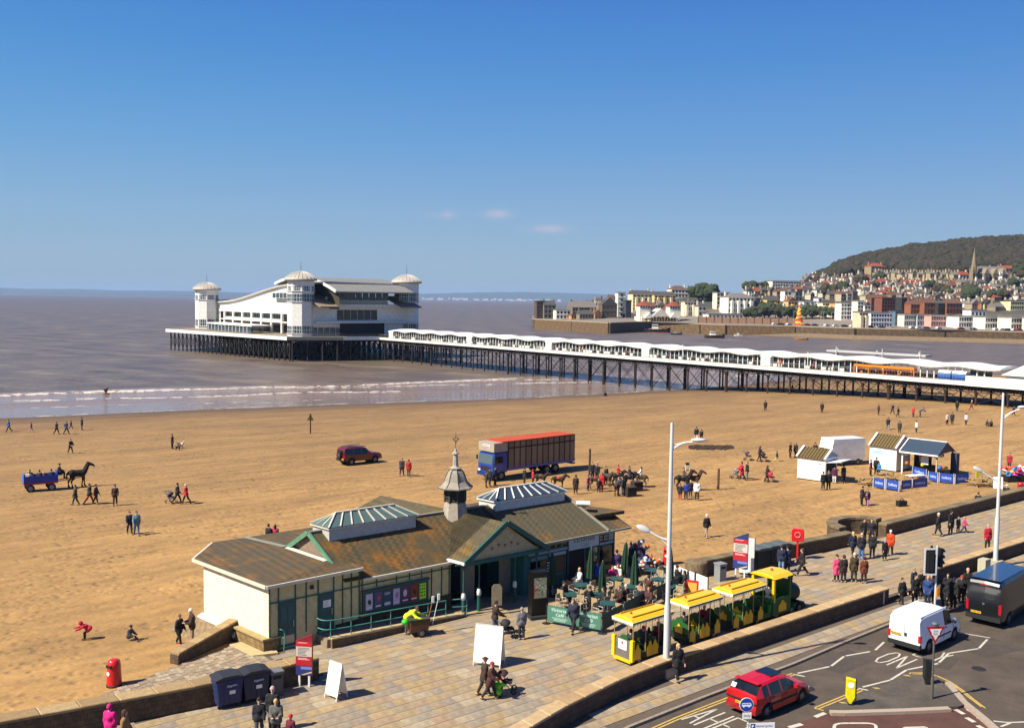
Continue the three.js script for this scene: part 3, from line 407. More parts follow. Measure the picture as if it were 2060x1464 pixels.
P.forEach(([c,d,k],i)=>{const R=rng(k*31),pm=printed(64,96,(g,W,H)=>{g.fillStyle=c;g.fillRect(0,0,W,H);g.fillStyle=d;if(k===7){g.font='bold 17px sans-serif';for(let j=0;j<4;j++)for(let q=0;q<3;q++)g.fillRect(6+q*18,10+j*20,8+R()*8,9);}else if(k===3){g.font='bold 22px sans-serif';g.fillText('FOXY',3,26);g.fillRect(4,70,56,18);}else{g.beginPath();g.ellipse(W*(0.35+R()*0.3),H*(0.35+R()*0.2),12+R()*8,14+R()*10,R(),0,6.3);g.fill();g.fillStyle='#d9cfd6';g.fillRect(6,H-18,W-14,8);}});
const q=card(0.4,0.84,pm,null,bd,'poster');q.position.set(x0+0.38+i*0.545,(y0+y1) / 2,0.058);});
}
const E=-0.18,RG=4.7;
{const r=mb(),A=bl(-0.2,E,3.3),F2=bl(4.98,E,3.36),Bk=bl(-0.2,6.6,3.3),Cc=bl(2,8.75,3.45),D=bl(4,4.85,3.62),Ec=bl(4,1.05,3.58),e2=bl(4.98,0.6,3.42);for(const t of[[A,F2,e2],[A,e2,Ec],[A,Ec,D],[A,D,Bk],[Bk,D,Cc]])sheet(r,t,0.06);sheet(r,[Cc,D,bl(12,5,3.62),bl(12,8.7,3.5)],0.06);sheet(r,[bl(12,8.7,3.5),bl(12,5,3.62),bl(21.6,5,3.62),bl(21.6,8.6,3.5)],0.06);r.build('side_roof',slateC,B);}
{const f=mb();const seg=(a,b,hh=0.15,d=0.1)=>f.bar(a,b,d,hh);seg(bl(-0.22,E-0.04,3.22),bl(4.98,E-0.04,3.28));seg(bl(-0.24,E,3.22),bl(-0.24,6.65,3.22));seg(bl(-0.24,6.65,3.22),bl(1.95,8.8,3.37));f.build('eaves_gutter',gutter,B);}
{const m=mb(),h=v=>2.83+0.61*(v+0.1);sheet(m,[bl(4,E,h(E)),bl(15.4,E,h(E)),bl(15.4,3,RG),bl(4,3,RG)],0.07);sheet(m,[bl(4,3,RG),bl(15.4,3,RG),bl(15.4,4.9,3.6),bl(4,4.9,3.6)],0.07);m.build('main_roof',slateA,B);
const f=mb();f.bar(bl(4.98,E-0.05,h(E)-0.07),bl(10.5,E-0.05,h(E)-0.07),0.1,0.13);f.build('eaves_gutter',gutter,B);
const rd=mb();rd.bar(bl(3.9,3,RG+0.03),bl(15.5,3,RG+0.03),0.2,0.08);rd.build('ridge',lead,B);const fl=mb();fl.bar(bl(3.7,8.6,3.53),bl(3.9,4.9,3.64),0.3,0.03);fl.build('flashing',lead,B);}
{ 
const g=mb();g.tri(bl(4.16,1.1,3.56),bl(4.16,4.8,3.6),bl(4.16,3,RG-0.12));g.build('gablet',mat('#8a7562',0.9),B);const wf=mb();sheet(wf,[bl(4.0,1.2,3.62),bl(4.0,4.7,3.66),bl(3.72,4.7,3.64),bl(3.72,1.2,3.6)],0.02);wf.build('flashing',mat('#d9d5c2',0.7),B);
const b=mb();b.bar(bl(3.97,0.85,3.42),bl(3.97,3.0,RG+0.02),0.1,0.24).bar(bl(3.97,3.0,RG+0.02),bl(3.97,5.0,3.5),0.1,0.24);b.build('bargeboard',mat('#5d8a6c',0.6),B);}
{ 
const m=mb();sheet(m,[bl(15.3,-0.75,3.02),bl(21.6,-0.75,3.02),bl(21.6,3,4.75),bl(15.3,3,4.75)],0.07);sheet(m,[bl(15.3,3,4.75),bl(21.6,3,4.75),bl(21.6,4.9,3.6),bl(15.3,4.9,3.6)],0.07);m.build('main_roof',slateB,B);
const v=mb();v.bar(bl(21.62,-0.78,3.03),bl(21.62,3,4.78),0.12,0.16);v.build('verge',lead,B);const gb=mb();gb.tri(bl(21.5,-0.6,3.0),bl(21.5,3,4.65),bl(21.5,5,3.6));gb.build('gable_wall',creamDull,B);
const s=mb();sheet(s,[bl(21.6,-0.75,3.02),bl(23.55,-0.75,3.02),bl(23.9,0.75,3.42),bl(21.6,0.75,3.6)],0.07);s.build('lower_roof',slateC,B);
const t=mb();sheet(t,[bl(21.65,0.35,3.78),bl(24.25,0.35,3.74),bl(23.2,4.9,3.74),bl(21.65,4.9,3.78)],0.2);t.build('flat_roof',slateA,B);
const f=mb();f.bar(bl(15.3,-0.82,2.95),bl(23.5,-0.82,2.95),0.1,0.12);f.build('eaves_gutter',mat('#a39a84',0.7),B);
const rw=mb();rw.prism([bl(15.4,-0.35,0),bl(22.5,-0.35,0),bl(22.5,8,0),bl(15.4,8,0)].map(p=>[p.x,p.z]),0,3.02);rw.build('shop_wall',mat('#2f6f6c',0.7),B);
const ve=mb();ve.lathe([[0.05,0],[0.08,0.18],[0.62,0.5],[0.62,0.56],[0,0.62]],4,0,0,0);ve.build('roof_vent',woodW,B).position.copy(bl(22.0,1.6,3.8));
}
{const m=mb(),c=13.25,hw=2.85,ez=-1.25,rh=4.72,eh=2.88,bk=9.6;
const P=(u,v,h)=>bl(u+0.15*0,v,h);
sheet(m,[P(c-hw,ez,eh),P(c,ez-0.05,rh),P(c,3.2,rh),P(c-hw,0.05,eh)],0.07);sheet(m,[P(c+hw,ez,eh),P(c,ez-0.05,rh),P(c,3.2,rh),P(c+hw,0.05,eh)],0.07);sheet(m,[P(c-hw,0.05,eh),P(c,3.2,rh),P(c,0,rh)],0.05);
sheet(m,[P(c,3.1,rh),P(c,bk,rh-0.1),P(c-1.7,bk+0.8,3.6),P(c-1.7,3.1,3.62)],0.07);sheet(m,[P(c,3.1,rh),P(c,bk,rh-0.1),P(c+1.7,bk+0.8,3.6),P(c+1.7,3.1,3.62)],0.07);sheet(m,[P(c,bk,rh-0.1),P(c-1.7,bk+0.8,3.6),P(c+1.7,bk+0.8,3.6)],0.05);m.build('porch_roof',slateB,B);
const bb=mb();bb.bar(P(c-hw,ez-0.06,eh-0.02),P(c,ez-0.08,rh+0.02),0.12,0.26).bar(P(c,ez-0.08,rh+0.02),P(c+hw+0.25,ez-0.06,eh-0.12),0.12,0.26).bar(P(c-hw+0.1,ez+0.06,eh-0.1),P(c+hw-0.1,ez+0.06,eh-0.1),0.14,0.2);bb.build('bargeboard',teal,B);
const gi=mb();gi.tri(P(c-hw+0.4,ez+0.12,eh),P(c+hw-0.4,ez+0.12,eh),P(c,ez+0.12,rh-0.12));gi.build('gable_panel',creamDull,B);
for(const[a,b]of[[-0.9,0.25],[0.9,0.25],[0,0.35],[-0.45,0.5],[0.45,0.5]]){const gd=mb();gd.box(P(c+a,ez+0.09,0).x,eh+0.35+b*0.6,P(0,ez+0.09,0).z,0.12,0.12,0.03,0,0,0.785);gd.build('gable_ornament',mat('#7d6a48',0.8),B);}
const gt=mb();gt.bar(P(c-hw-0.05,0,eh-0.02),P(c-hw-0.05,ez-0.1,eh-0.02),0.14,0.12);gt.build('eaves_gutter',woodW,B);
const post=(x,z,h,i)=>{const q=mb();q.cyl(V3(x,0,z),V3(x,0.85,z),0.11,0.1,10).cyl(V3(x,1.2,z),V3(x,h,z),0.055,0.045,8);const o=q.build('post',teal,B);const k=mb();k.lathe([[0.07,0.85],[0.13,0.88],[0.11,0.98],[0.14,1.05],[0.09,1.12],[0.11,1.18],[0.05,1.22]],10,x,0,z);k.build('post_collar',woodW,o);
for(const s of[-1,1]){const br=mb(),pts=[];for(let a=0;a<=6;a++){const t=a / 6*Math.PI / 2;pts.push(V3(x+s*(0.5-0.5*Math.cos(t)),h-0.55+0.5*Math.sin(t),z));}br.tube(pts,0.035,5,8);br.bar(V3(x,h-0.05,z),V3(x+s*0.55,h-0.05,z),0.07);br.build('bracket',teal,o);}};
for(const[px,py]of[[932,1238],[963,1228],[1035,1211]]){const[x,z]=bG(px,py);post(x,z,2.85);}post(bl(15.6,-1.1,0).x,bl(15.6,-1.1,0).z,2.85);
{const[x,z]=bG(1062,1190);post(x,z,2.85);}
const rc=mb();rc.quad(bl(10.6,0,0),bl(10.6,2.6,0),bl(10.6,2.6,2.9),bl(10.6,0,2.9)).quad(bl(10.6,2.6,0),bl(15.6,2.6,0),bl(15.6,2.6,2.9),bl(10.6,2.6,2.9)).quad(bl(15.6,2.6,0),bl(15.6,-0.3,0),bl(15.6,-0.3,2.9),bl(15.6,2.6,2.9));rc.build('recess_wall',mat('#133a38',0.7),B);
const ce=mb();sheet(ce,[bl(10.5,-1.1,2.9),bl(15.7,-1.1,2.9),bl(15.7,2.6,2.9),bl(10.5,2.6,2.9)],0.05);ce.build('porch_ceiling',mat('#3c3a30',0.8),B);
for(const[a,z2]of[[11.9,0.7],[14.6,0.7]]){const pn=mb();pn.quad(bl(a,z2,0.6),bl(a+0.9,z2,0.6),bl(a+0.9,z2,2.4),bl(a,z2,2.4)).quad(bl(a,z2+0.02,2.4),bl(a+0.9,z2+0.02,2.4),bl(a+0.9,z2+0.02,0.6),bl(a,z2+0.02,0.6));pn.box(bl(a+0.45,z2+0.05,0).x,1.2,bl(a,z2+0.05,0).z,0.95,2.4,0.04);pn.build('screen_panel',mat('#8f8778',0.8),B);}
for(const u of[11.0,12.1]){const d=mesh('door',new THREE.BoxGeometry(0.85,2.2,0.06),tealDark,B);d.position.copy(bl(u+0.1,2.5,1.1));}
}
function lantern(u0,u1,v0,v1,base,h1,rise,wallM,barM,glass,nb){
const wl=mb(),e=h1,p=[bl(u0,v0,0),bl(u1,v0,0),bl(u1,v1,0),bl(u0,v1,0)];for(let i=0;i<4;i++){const a=p[i],b=p[(i+1)%4];wl.quad(a.clone().setY(base),b.clone().setY(base),b.clone().setY(e),a.clone().setY(e));}
const L=wl.build('roof_lantern',wallM,B);const co=mb();const o=0.1,q=[bl(u0-o,v0-o,e),bl(u1+o,v0-o,e),bl(u1+o,v1+o,e),bl(u0-o,v1+o,e)];sheet(co,q,0.07);co.build('cornice',barM,L);
const vm=(v0+v1) / 2,rr=[bl(u0+0.85,vm,e+rise),bl(u1-0.85,vm,e+rise)],lead2=mat('#b9b4a6',0.6);
for(let k=0;k<nb;k++){const t0=k / nb,t1=(k+1) / nb;for(const s of[0,1]){const a=s?q[3]:q[0],b=s?q[2]:q[1];const A=a.clone().lerp(b,t0),Bb=a.clone().lerp(b,t1),Ct=rr[0].clone().lerp(rr[1],t1),D=rr[0].clone().lerp(rr[1],t0);const g=mb();g.quad(A,Bb,Ct,D);const m=g.build('pane',glass,L);m.position.y=0.03;const br=mb();br.bar(A.clone().setY(A.y+0.05),D.clone().setY(D.y+0.05),0.07,0.06);if(k===nb-1)br.bar(Bb.clone().setY(Bb.y+0.05),Ct.clone().setY(Ct.y+0.05),0.07,0.06);br.build('glazing_bar',barM,L);}}
for(const[a,b,c2]of[[q[0],q[3],rr[0]],[q[1],q[2],rr[1]]]){for(let k=0;k<3;k++){const A=a.clone().lerp(b,k / 3),D=a.clone().lerp(b,(k+1) / 3),g=mb();g.tri(A,D,c2);g.build('pane',glass,L).position.y=0.03;if(k){const br=mb();br.bar(A.clone().setY(A.y+0.05),c2.clone().setY(c2.y+0.05),0.05);br.build('glazing_bar',barM,L);}}}
const rb=mb();rb.bar(rr[0].clone().setY(rr[0].y+0.05),rr[1].clone().setY(rr[1].y+0.05),0.12,0.08);rb.build('ridge',barM,L);
}
lantern(4.75,10.1,2.3,3.75,4.2,4.96,0.55,mat('#b9b9b2',0.7),mat('#d6cdb8',0.6),glassMat('#52645f',0.25),8);
lantern(15.75,21.2,2.35,3.75,4.3,5.04,0.55,mat('#cfcfc8',0.7),mat('#eceade',0.5),glassMat('#39424c',0.2),8);
{const c=bl(13.15,2.75,0),oct=(prof,m,name,par,n=8)=>{const g=mb();g.lathe(prof,n);const o=g.build(name,m,par||B);return o;};
const K=oct([[0,3.9],[0.86,3.9],[0.62,5.3],[0,5.3]],mat('#a79a8a',0.8),'cupola');K.position.set(c.x,0,c.z);K.rotation.y=0.39;
const lou=mb();for(let i=0;i<8;i++){const a=i / 8*6.283,b=(i+1) / 8*6.283,P=(r,y,t)=>V3(Math.sin(t)*r,y,Math.cos(t)*r);lou.bar(P(0.6,5.3,a),P(0.6,6.15,a),0.1);for(let k=0;k<4;k++)lou.bar(P(0.57,5.42+k*0.2,a),P(0.57,5.42+k*0.2,b),0.02,0.12);}lou.lathe([[0.45,5.3],[0.45,6.1]],8);lou.build('louvres',mat('#3d3a30',0.8),K);
const dm=oct([[1.02,6.1],[1.04,6.16],[0.86,6.27],[0.66,6.5],[0.56,6.8],[0.44,7.05],[0.24,7.22],[0.2,7.28]],mat('#978d7e',0.65),'cupola_dome',K);
const rb=mb();for(let i=0;i<8;i++){const a=i / 8*6.283,pr=[[1.05,6.15],[0.87,6.28],[0.67,6.51],[0.57,6.81],[0.45,7.06],[0.25,7.23]];rb.tube(pr.map(q=>V3(Math.sin(a)*q[0],q[1],Math.cos(a)*q[0])),0.025,5,8);}rb.lathe([[0,6.08],[1.03,6.08],[1.05,6.14]],8);rb.build('rib',mat('#6b655a',0.7),dm);
oct([[0.34,7.2],[0.36,7.27],[0.22,7.32],[0.17,7.4],[0.13,8.05],[0.22,8.08],[0.2,8.14],[0.1,8.2],[0.06,8.35],[0,8.4]],mat('#a89f90',0.65),'cupola_spire',K);
const fi=mb();fi.cyl(V3(0,8.3,0),V3(0,9.35,0),0.02,0.01,6);for(let i=0;i<4;i++){const a=i*Math.PI / 2;fi.tube([V3(0,8.75,0),V3(Math.sin(a)*0.14,8.86,Math.cos(a)*0.14),V3(Math.sin(a)*0.2,8.98,Math.cos(a)*0.2),V3(Math.sin(a)*0.13,8.94,Math.cos(a)*0.13)],0.016,4,8);fi.ball(Math.sin(a)*0.19,8.97,Math.cos(a)*0.19,0.03);}fi.ball(0,9.06,0,0.05).ball(0,8.7,0,0.045);fi.build('finial',mat('#4a463c',0.5,{metal:0.5}),K);}
{const z=0.36,put=(px0,py0,px1,py1,name,m,dz=0.02,th=0.04,par=B)=>{const a=bW(px0,py0,z),b=bW(px1,py1,z),x0=Math.min(a[0],b[0]),x1=Math.max(a[0],b[0]),y0=Math.min(a[1],b[1]),y1=Math.max(a[1],b[1]);const o=mesh(name,new THREE.BoxGeometry(x1-x0,y1-y0,th),m,par);o.position.set((x0+x1) / 2,(y0+y1) / 2,z+dz);return o;};
const rect=(x0,x1,y0,y1,name,m,dz=0.02,th=0.04)=>{const o=mesh(name,new THREE.BoxGeometry(x1-x0,y1-y0,th),m,B);o.position.set((x0+x1) / 2,(y0+y1) / 2,z+dz);return o;};
const X0=15.7,X1=22.55;
rect(X0,18.6,2.45,2.95,'fascia',mat('#5d6258',0.7));for(let i=0;i<6;i++){const x=X0+0.15+i*0.48;const w2=rect(x,x+0.4,2.5,2.9,'window',shopGlass,0.05);const fr=mb();fr.bar(V3(-0.2,-0.2,0.02),V3(-0.2,0.2,0.02),0.04).bar(V3(-0.2,0,0.02),V3(0.2,0,0.02),0.03);fr.build('window_frame',creamDull,w2);}
rect(X0,18.7,2.28,2.43,'fascia_board',mat('#8fa1a4',0.6),0.06,0.1);
rect(15.9,17.1,1.95,2.15,'sign_board',mat('#7f8f92',0.6),0.06);rect(17.3,18.6,2.02,2.2,'sign_board',mat('#aab6b4',0.6),0.06);
rect(17.35,18.55,0.95,2.0,'window',mat('#4a3325',0.6),0.05);rect(15.9,17.1,0.85,1.9,'window',shopGlass,0.05);rect(15.75,18.7,0.1,0.8,'stall_riser',tealDark,0.04);
rect(18.75,20.0,0,2.1,'door_opening',blackM,0.03);rect(20.15,21.2,0.5,2.05,'window',shopGlass,0.05);rect(21.3,22.4,0.5,2.0,'window',shopGlass,0.05);
const sg=rect(18.75,21.2,2.15,2.92,'cafe_sign',mat('#b7b9b4',0.6),0.1,0.06);const cs=card(2.4,0.74,printed(320,100,(g,W,H)=>{g.fillStyle='#b9bcb8';g.fillRect(0,0,W,H);g.fillStyle='#2c4f55';g.font='bold 50px serif';g.textAlign='center';g.fillText('Victorian',W / 2,46);g.font='italic 40px serif';g.fillStyle='#39799a';g.fillText('Café',W / 2+10,88);}),null,sg,'lettering');cs.position.z=0.035;
for(const[x0,x1,y0,y1,c]of[[21.3,21.55,2.3,2.9,'#7a2323'],[21.62,22.0,2.3,2.88,'#3a3a34'],[22.05,22.5,2.3,2.88,'#8da39b']]){const o=rect(x0,x1,y0,y1,'menu_board',mat(c,0.6),0.08);for(let k=0;k<3;k++){const s=mesh('menu_strip',new THREE.BoxGeometry((x1-x0)*0.8,0.09,0.01),mat('#b9b2a2',0.7),o);s.position.set(0,0.2-k*0.18,0.026);}}
rect(21.25,22.55,2.12,2.24,'fascia_board',mat('#a9b4b6',0.6),0.06,0.1);for(const x of[18.72,20.08,21.25,22.52])rect(x-0.05,x+0.05,0,2.9,'pilaster',tealDark,0.07,0.1);
rect(16.4,17.2,0.3,1.35,'menu_poster',mat('#9fb2b8',0.6),0.12);
for(const[x,c]of[[16.3,'#f2efe2'],[17.0,'#f2efe2'],[17.45,'#d8553a'],[18.5,'#f2efe2'],[20.1,'#e8c24a'],[20.7,'#f2efe2']]){const l=mb();l.ball(x,2.95,z+0.2,0.05);l.build('festoon_bulb',mat(c,0.4),B);}
{const wl=mb();wl.box(22.62,2.0,0.2,0.16,0.24,0.16);wl.build('wall_lamp',blackM,B);}
}
{const a=bG(668,1305),b=bG(930,1240),ar=bG(641,1300);const r=mb(),n=10;const dz=0.35;
const top=x=>mix(0.44,0.14,clamp((x-a[0]) / (b[0]-a[0])));const zc=x=>mix(a[1],b[1],clamp((x-a[0]) / (b[0]-a[0])));
r.ext([[a[0],-0.1],[b[0],-0.1],[b[0],top(b[0])],[a[0],top(a[0])]],0.3,new THREE.Matrix4().makeTranslation(0,0,a[1]-0.15));r.build('ramp_wall',stoneMat('#7c6a52',0.7),B);
const c=mb();c.ext([[a[0]-0.03,top(a[0])],[b[0],top(b[0])],[b[0],top(b[0])+0.07],[a[0]-0.03,top(a[0])+0.07]],0.36,new THREE.Matrix4().makeTranslation(0,0,a[1]-0.15));c.build('coping',mat('#bda67c',0.9),B);
const fl=mb();sheet(fl,[V3(ar[0]+0.2,0.42,a[1]-0.2),V3(b[0],0.08,a[1]-0.2),V3(b[0],0.08,-0.02),V3(ar[0]+0.2,0.42,-0.02)],0.4);fl.build('ramp',mat('#8d7d66',0.9),B);
const st=mb();for(let k=0;k<3;k++)st.box(ar[0]+0.05-k*0.28+0.1,0.06+0.14*(2-k) / 1,-0.55,0.3,0.14+0.14*0,0.9);st.build('steps',mat('#a8926d',0.9),B);
const rail=(h,name)=>{const g=mb(),z=a[1]-0.15,q=[];q.push(V3(ar[0]-0.1,0.5+h,z-0.75),V3(ar[0]+0.05,0.48+h,z-0.15),V3(ar[0]+0.35,0.47+h,z));for(let k=1;k<=8;k++){const x=mix(ar[0]+0.35,b[0]-1.1,k / 8);q.push(V3(x,top(x)+h,z));}g.tube(q,0.028,6,40);g.build('handrail',mat('#4d9483',0.5),B);};
rail(0.9);rail(0.45);for(let k=0;k<=6;k++){const x=mix(ar[0]+0.35,b[0]-1.1,k / 6),g=mb();g.cyl(V3(x,top(x),a[1]-0.15),V3(x,top(x)+0.9,a[1]-0.15),0.024,0.024,6);g.build('rail_post',mat('#4d9483',0.5),B);}
const hoop=(x,z,dx,h)=>{const g=mb();g.tube([V3(x-dx,h,z-0.3),V3(x-0.12,h,z),V3(x,h-0.08,z),V3(x,0,z)],0.026,6,18);g.tube([V3(x-dx,h-0.4,z-0.3),V3(x,h-0.42,z)],0.022,5,4);g.build('handrail',mat('#4d9483',0.5),B);};
const h1=bG(938,1241);hoop(h1[0],h1[1],0.7,1.0);const h2=bG(571,1309);hoop(h2[0],h2[1],0.2,1.05);
const bk=mb();const[sx,sz]=bG(928,1240);bk.box(sx,0.1,sz-0.1,0.5,0.22,0.4);bk.build('stone_block',stoneMat('#a28d64',0.9),B);
}
}
const PO=V3(-37,0,-313.6),PT=Math.atan2(-0.778,0.628);
const pW=(px,py,z=0)=>hitZ(px,py,z,PO,PT);
const whiteP=mat('#eeece4',0.6,{grainScale:0.2}),whiteQ=mat('#dcdcd6',0.7,{grainScale:0.2}),ironD=mat('#241d19',0.85),ironR=mat('#3a261c',0.9),greyRoof=mat('#83817a',0.7,{grainScale:0.1}),pierGlass=glassMat('#33444e',0.1),deckM=mat('#8d7f6c',0.9);
{
const P=thing('pier','long white seaside pier with wavy canopy on dark iron legs','pier',PO,PT),X0=-12,X1=225,DY=3.72,W=-12.5;
const dk=mb();dk.box((X0+X1) / 2,DY-0.16,W / 2,X1-X0,0.24,-W-0.1);dk.build('deck',deckM,P);
for(let x=X0,i=0;x<X1;x+=12,i++){const f=mesh('fascia',new THREE.BoxGeometry(11.97,0.74,0.12),whiteP,P);f.position.set(x+6,3.38,0.06);if(i)f.name+='_'+String(i).padStart(3,'0');}
{const f=mesh('fascia',new THREE.BoxGeometry(X1-X0,0.74,0.12),whiteQ,P);f.position.set((X0+X1) / 2,3.38,W-0.06);}
for(const z of[-0.35,-6.2,W+0.4]){const g=mb();g.box((X0+X1) / 2,2.95,z,X1-X0,0.16,0.25).box((X0+X1) / 2,1.95,z,X1-X0,0.14,0.2);for(let x=X0;x<X1;x+=1.1){g.bar(V3(x,1.95,z),V3(x+0.55,2.95,z),0.09).bar(V3(x+0.55,2.95,z),V3(x+1.1,1.95,z),0.09);}g.build('lattice_girder',ironD,P).userData.kind='stuff';}
{const g=mb();for(const z of[-1.2,-4,-8,-11])g.box((X0+X1) / 2,2.55,z,X1-X0,0.85,0.18);for(let x=X0;x<X1;x+=2.7)g.box(x,2.7,W / 2,0.2,0.6,11.5);g.build('deck_beams',ironD,P).userData.kind='stuff';}
let k=0;for(let x=X0+3;x<X1;x+=5.45,k++){
const heavy=k%7===5;const feet=[];
for(const z of[-0.6,-6.2,W+0.6]){const w=fromLocal(V3(x,0,z),PO,PT),by=Math.min(beachY(w.x,w.z),SEA_Y)<SEA_Y?SEA_Y-1:beachY(w.x,w.z)-0.6;feet.push([z,by]);const g=mb(),rr=heavy?0.34:0.19;g.cyl(V3(x,by,z),V3(x,2,z),rr,rr,8).cyl(V3(x,1.1,z),V3(x,1.95,z),rr,rr+0.22,8);const m=g.build('leg',x>120?ironR:ironD,P);if(m.parent.children.length)m.name='leg_'+String(k*3+feet.length).padStart(3,'0');}
const b=mb();for(let i=0;i<2;i++){const lo=Math.max(feet[i][1]+0.9,SEA_Y+0.6);b.bar(V3(x,lo,feet[i][0]),V3(x,1.8,feet[i+1][0]),0.07).bar(V3(x,1.8,feet[i][0]),V3(x,lo,feet[i+1][0]),0.07);}
if(k%2===0||x<110){const lo=Math.max(feet[0][1]+0.9,SEA_Y+0.5);b.bar(V3(x,lo,-0.6),V3(x+5.45,1.8,-0.6),0.06).bar(V3(x,1.8,-0.6),V3(x+5.45,lo,-0.6),0.06);}
b.build('cross_brace',ironD,P).userData.kind='stuff';
}
{const r=mb();for(const z of[0.02,W]){r.bar(V3(X0,DY+1.05,z),V3(X1,DY+1.05,z),0.06).bar(V3(X0,DY+0.15,z),V3(X1,DY+0.15,z),0.05);for(let x=X0;x<X1;x+=0.55)r.bar(V3(x,DY,z),V3(x,DY+1.05,z),0.028);}r.build('railing',mat('#8f8674',0.7),P).userData.kind='stuff';}
{const wave=x=>0.21*Math.cos((x-110.2) / 10.4*6.283),CX0=-9,CX1=191;const g=mb();const sec=x=>{const c=wave(x);return[V3(x,5.92+c,-1.7),V3(x,6.12+c,-1.7),V3(x,6.5+c,-3.8),V3(x,6.6+c*0.7,-6.2),V3(x,6.5+c,-8.6),V3(x,6.12+c,-10.7),V3(x,5.92+c,-10.7),V3(x,6.2+c,-6.2)];};
let last=sec(CX0);g.poly([...last].reverse());for(let x=CX0+1.04;x<=CX1+0.1;x+=1.04){const s=sec(x);for(let i=0;i<8;i++){const j=(i+1)%8;g.quad(last[i],s[i],s[j],last[j]);}last=s;}g.poly(last);g.build('canopy_roof',whiteP,P);
const e=mb();for(let x=CX0;x<CX1-1;x+=1.04)e.bar(V3(x,5.88+wave(x),-1.72),V3(x+1.04,5.88+wave(x+1.04),-1.72),0.1,0.16);e.build('canopy_edge',mat('#8d8676',0.7),P);
const gp=new THREE.BoxGeometry(1.16,1.85,0.05),pp=new THREE.BoxGeometry(0.17,2.3,0.17),wp=new THREE.BoxGeometry(1.0,0.62,0.55);let n=0;const R=rng(12);
for(let x=-6;x<189;x+=1.3,n++){const nm=(s)=>n?s+'_'+String(n).padStart(3,'0'):s;const open=x>164&&x<184;const po=mesh(nm('post'),pp,whiteP,P);po.position.set(x,DY+1.15,-2.3);if(open)continue;
const gl=mesh(nm('pane'),gp,pierGlass,P);gl.position.set(x+0.65,DY+1.2,-2.6);if(R()<0.42){const b=mesh(nm('bench'),wp,whiteQ,P);b.position.set(x+0.9+R()*0.4,DY+0.31,-1.9);}}
const back=mb();back.box((CX0+CX1) / 2-12,DY+0.9,-7.4,CX1-CX0-24,1.9,0.1);back.build('rear_screen',mat('#3a4a52',0.5),P);
for(const[px,py]of[[948,682],[1108,694],[1303,707],[1545,723],[790,668]]){const[x]=pW(px,py,-2.2);const b=mb();b.box(x,DY+1.0,-2.5,2.4,2.0,2.2);const arc=[];for(let a=0;a<=8;a++)arc.push([-1.5+3*a / 8,0.4*Math.sin(a / 8*Math.PI)]);arc.push([1.5,-0.15],[-1.5,-0.15]);b.ext(arc,2.6,new THREE.Matrix4().makeTranslation(x,DY+2.1,-2.7));const kk=b.build('shelter_bay',whiteP,P);const d=mesh('opening',new THREE.BoxGeometry(0.8,1.4,0.05),mat(px===1303?'#c9a9a2':px===1545?'#d48ca4':'#2a2622',0.8),kk);d.position.set(x+0.3,DY+0.85,-1.49);}
const far=mb();far.box(160,7.0,-14.5,22,0.35,2.5);for(const x of[151,160,169])far.box(x,5.8,-14.5,0.2,3.6,0.2);far.build('rear_canopy',mat('#b9b8b4',0.6),P);const mast=mb();for(const x of[151.5,162,170])mast.bar(V3(x,4,-13),V3(x,8.0,-13),0.1);for(const x of[3,60,120,153])mast.bar(V3(x,DY,-0.7),V3(x,DY+3.5,-0.7),0.13);mast.build('lamp_mast',whiteQ,P).userData.kind='stuff';
}
const loc=(x,y,z)=>fromLocal(V3(x,y,z),PO,PT);
{ 
const R=rng(4),a=pW(1718,740,-0.9)[0],b=pW(1838,750,-0.9)[0],s=thing('pier_stall','orange framed stall display under the pier canopy','stall',loc((a+b) / 2,DY,-1.6),PT),L=b-a;
for(let i=0;i<=4;i++){const m=mesh('frame_post',new THREE.BoxGeometry(0.16,1.75,0.16),mat('#d9741a',0.5),s);m.position.set(-L / 2+L*i / 4,0.88,0.5);}const tp=mesh('frame_rail',new THREE.BoxGeometry(L,0.5,0.12),mat('#e07f1c',0.5),s);tp.position.set(0,1.5,0.5);
const bkk=mesh('back_panel',new THREE.BoxGeometry(L,1.5,0.1),mat('#6a2a25',0.7),s);bkk.position.set(0,0.75,-0.6);for(let i=0;i<26;i++){const m=mesh('goods',new THREE.IcosahedronGeometry(0.16+R()*0.12,1),mat(['#e0901c','#b3231d','#d8b23a','#c7c2b8','#7d2e66','#2d4f8e'][(R()*6)|0],0.6),s);m.position.set((R()-0.5)*L*0.95,0.2+R()*1.1,(R()-0.3)*0.6);if(i)m.name+='_'+String(i).padStart(3,'0');}
for(const[p0,p1,lab]of[[1889,1915,'left blue tent with white roof on the pier'],[1917,1946,'right blue tent with white roof on the pier']]){const x0=pW(p0,752,-1)[0],x1=pW(p1,752,-1)[0],t=thing('tent',lab,'tent',loc((x0+x1) / 2,DY,-1.8),PT,'blue tents on the pier'),L2=x1-x0-0.08;const c=mb();c.box(0,0.6,0,L2,1.2,2.2);c.build('tent_side',mat('#1668b4',0.7),t);const r=mb();r.ext([[-1.15,1.2],[1.15,1.2],[0.8,1.62],[-0.8,1.62]],L2,new THREE.Matrix4().makeRotationY(Math.PI / 2));r.build('tent_roof',whiteP,t);for(let i=0;i<3;i++){const q=mesh('panel',new THREE.BoxGeometry(L2 / 3-0.12,0.5,0.03),mat('#23489a',0.7),t);q.position.set((i-1)*L2 / 3,0.4,1.115);}}
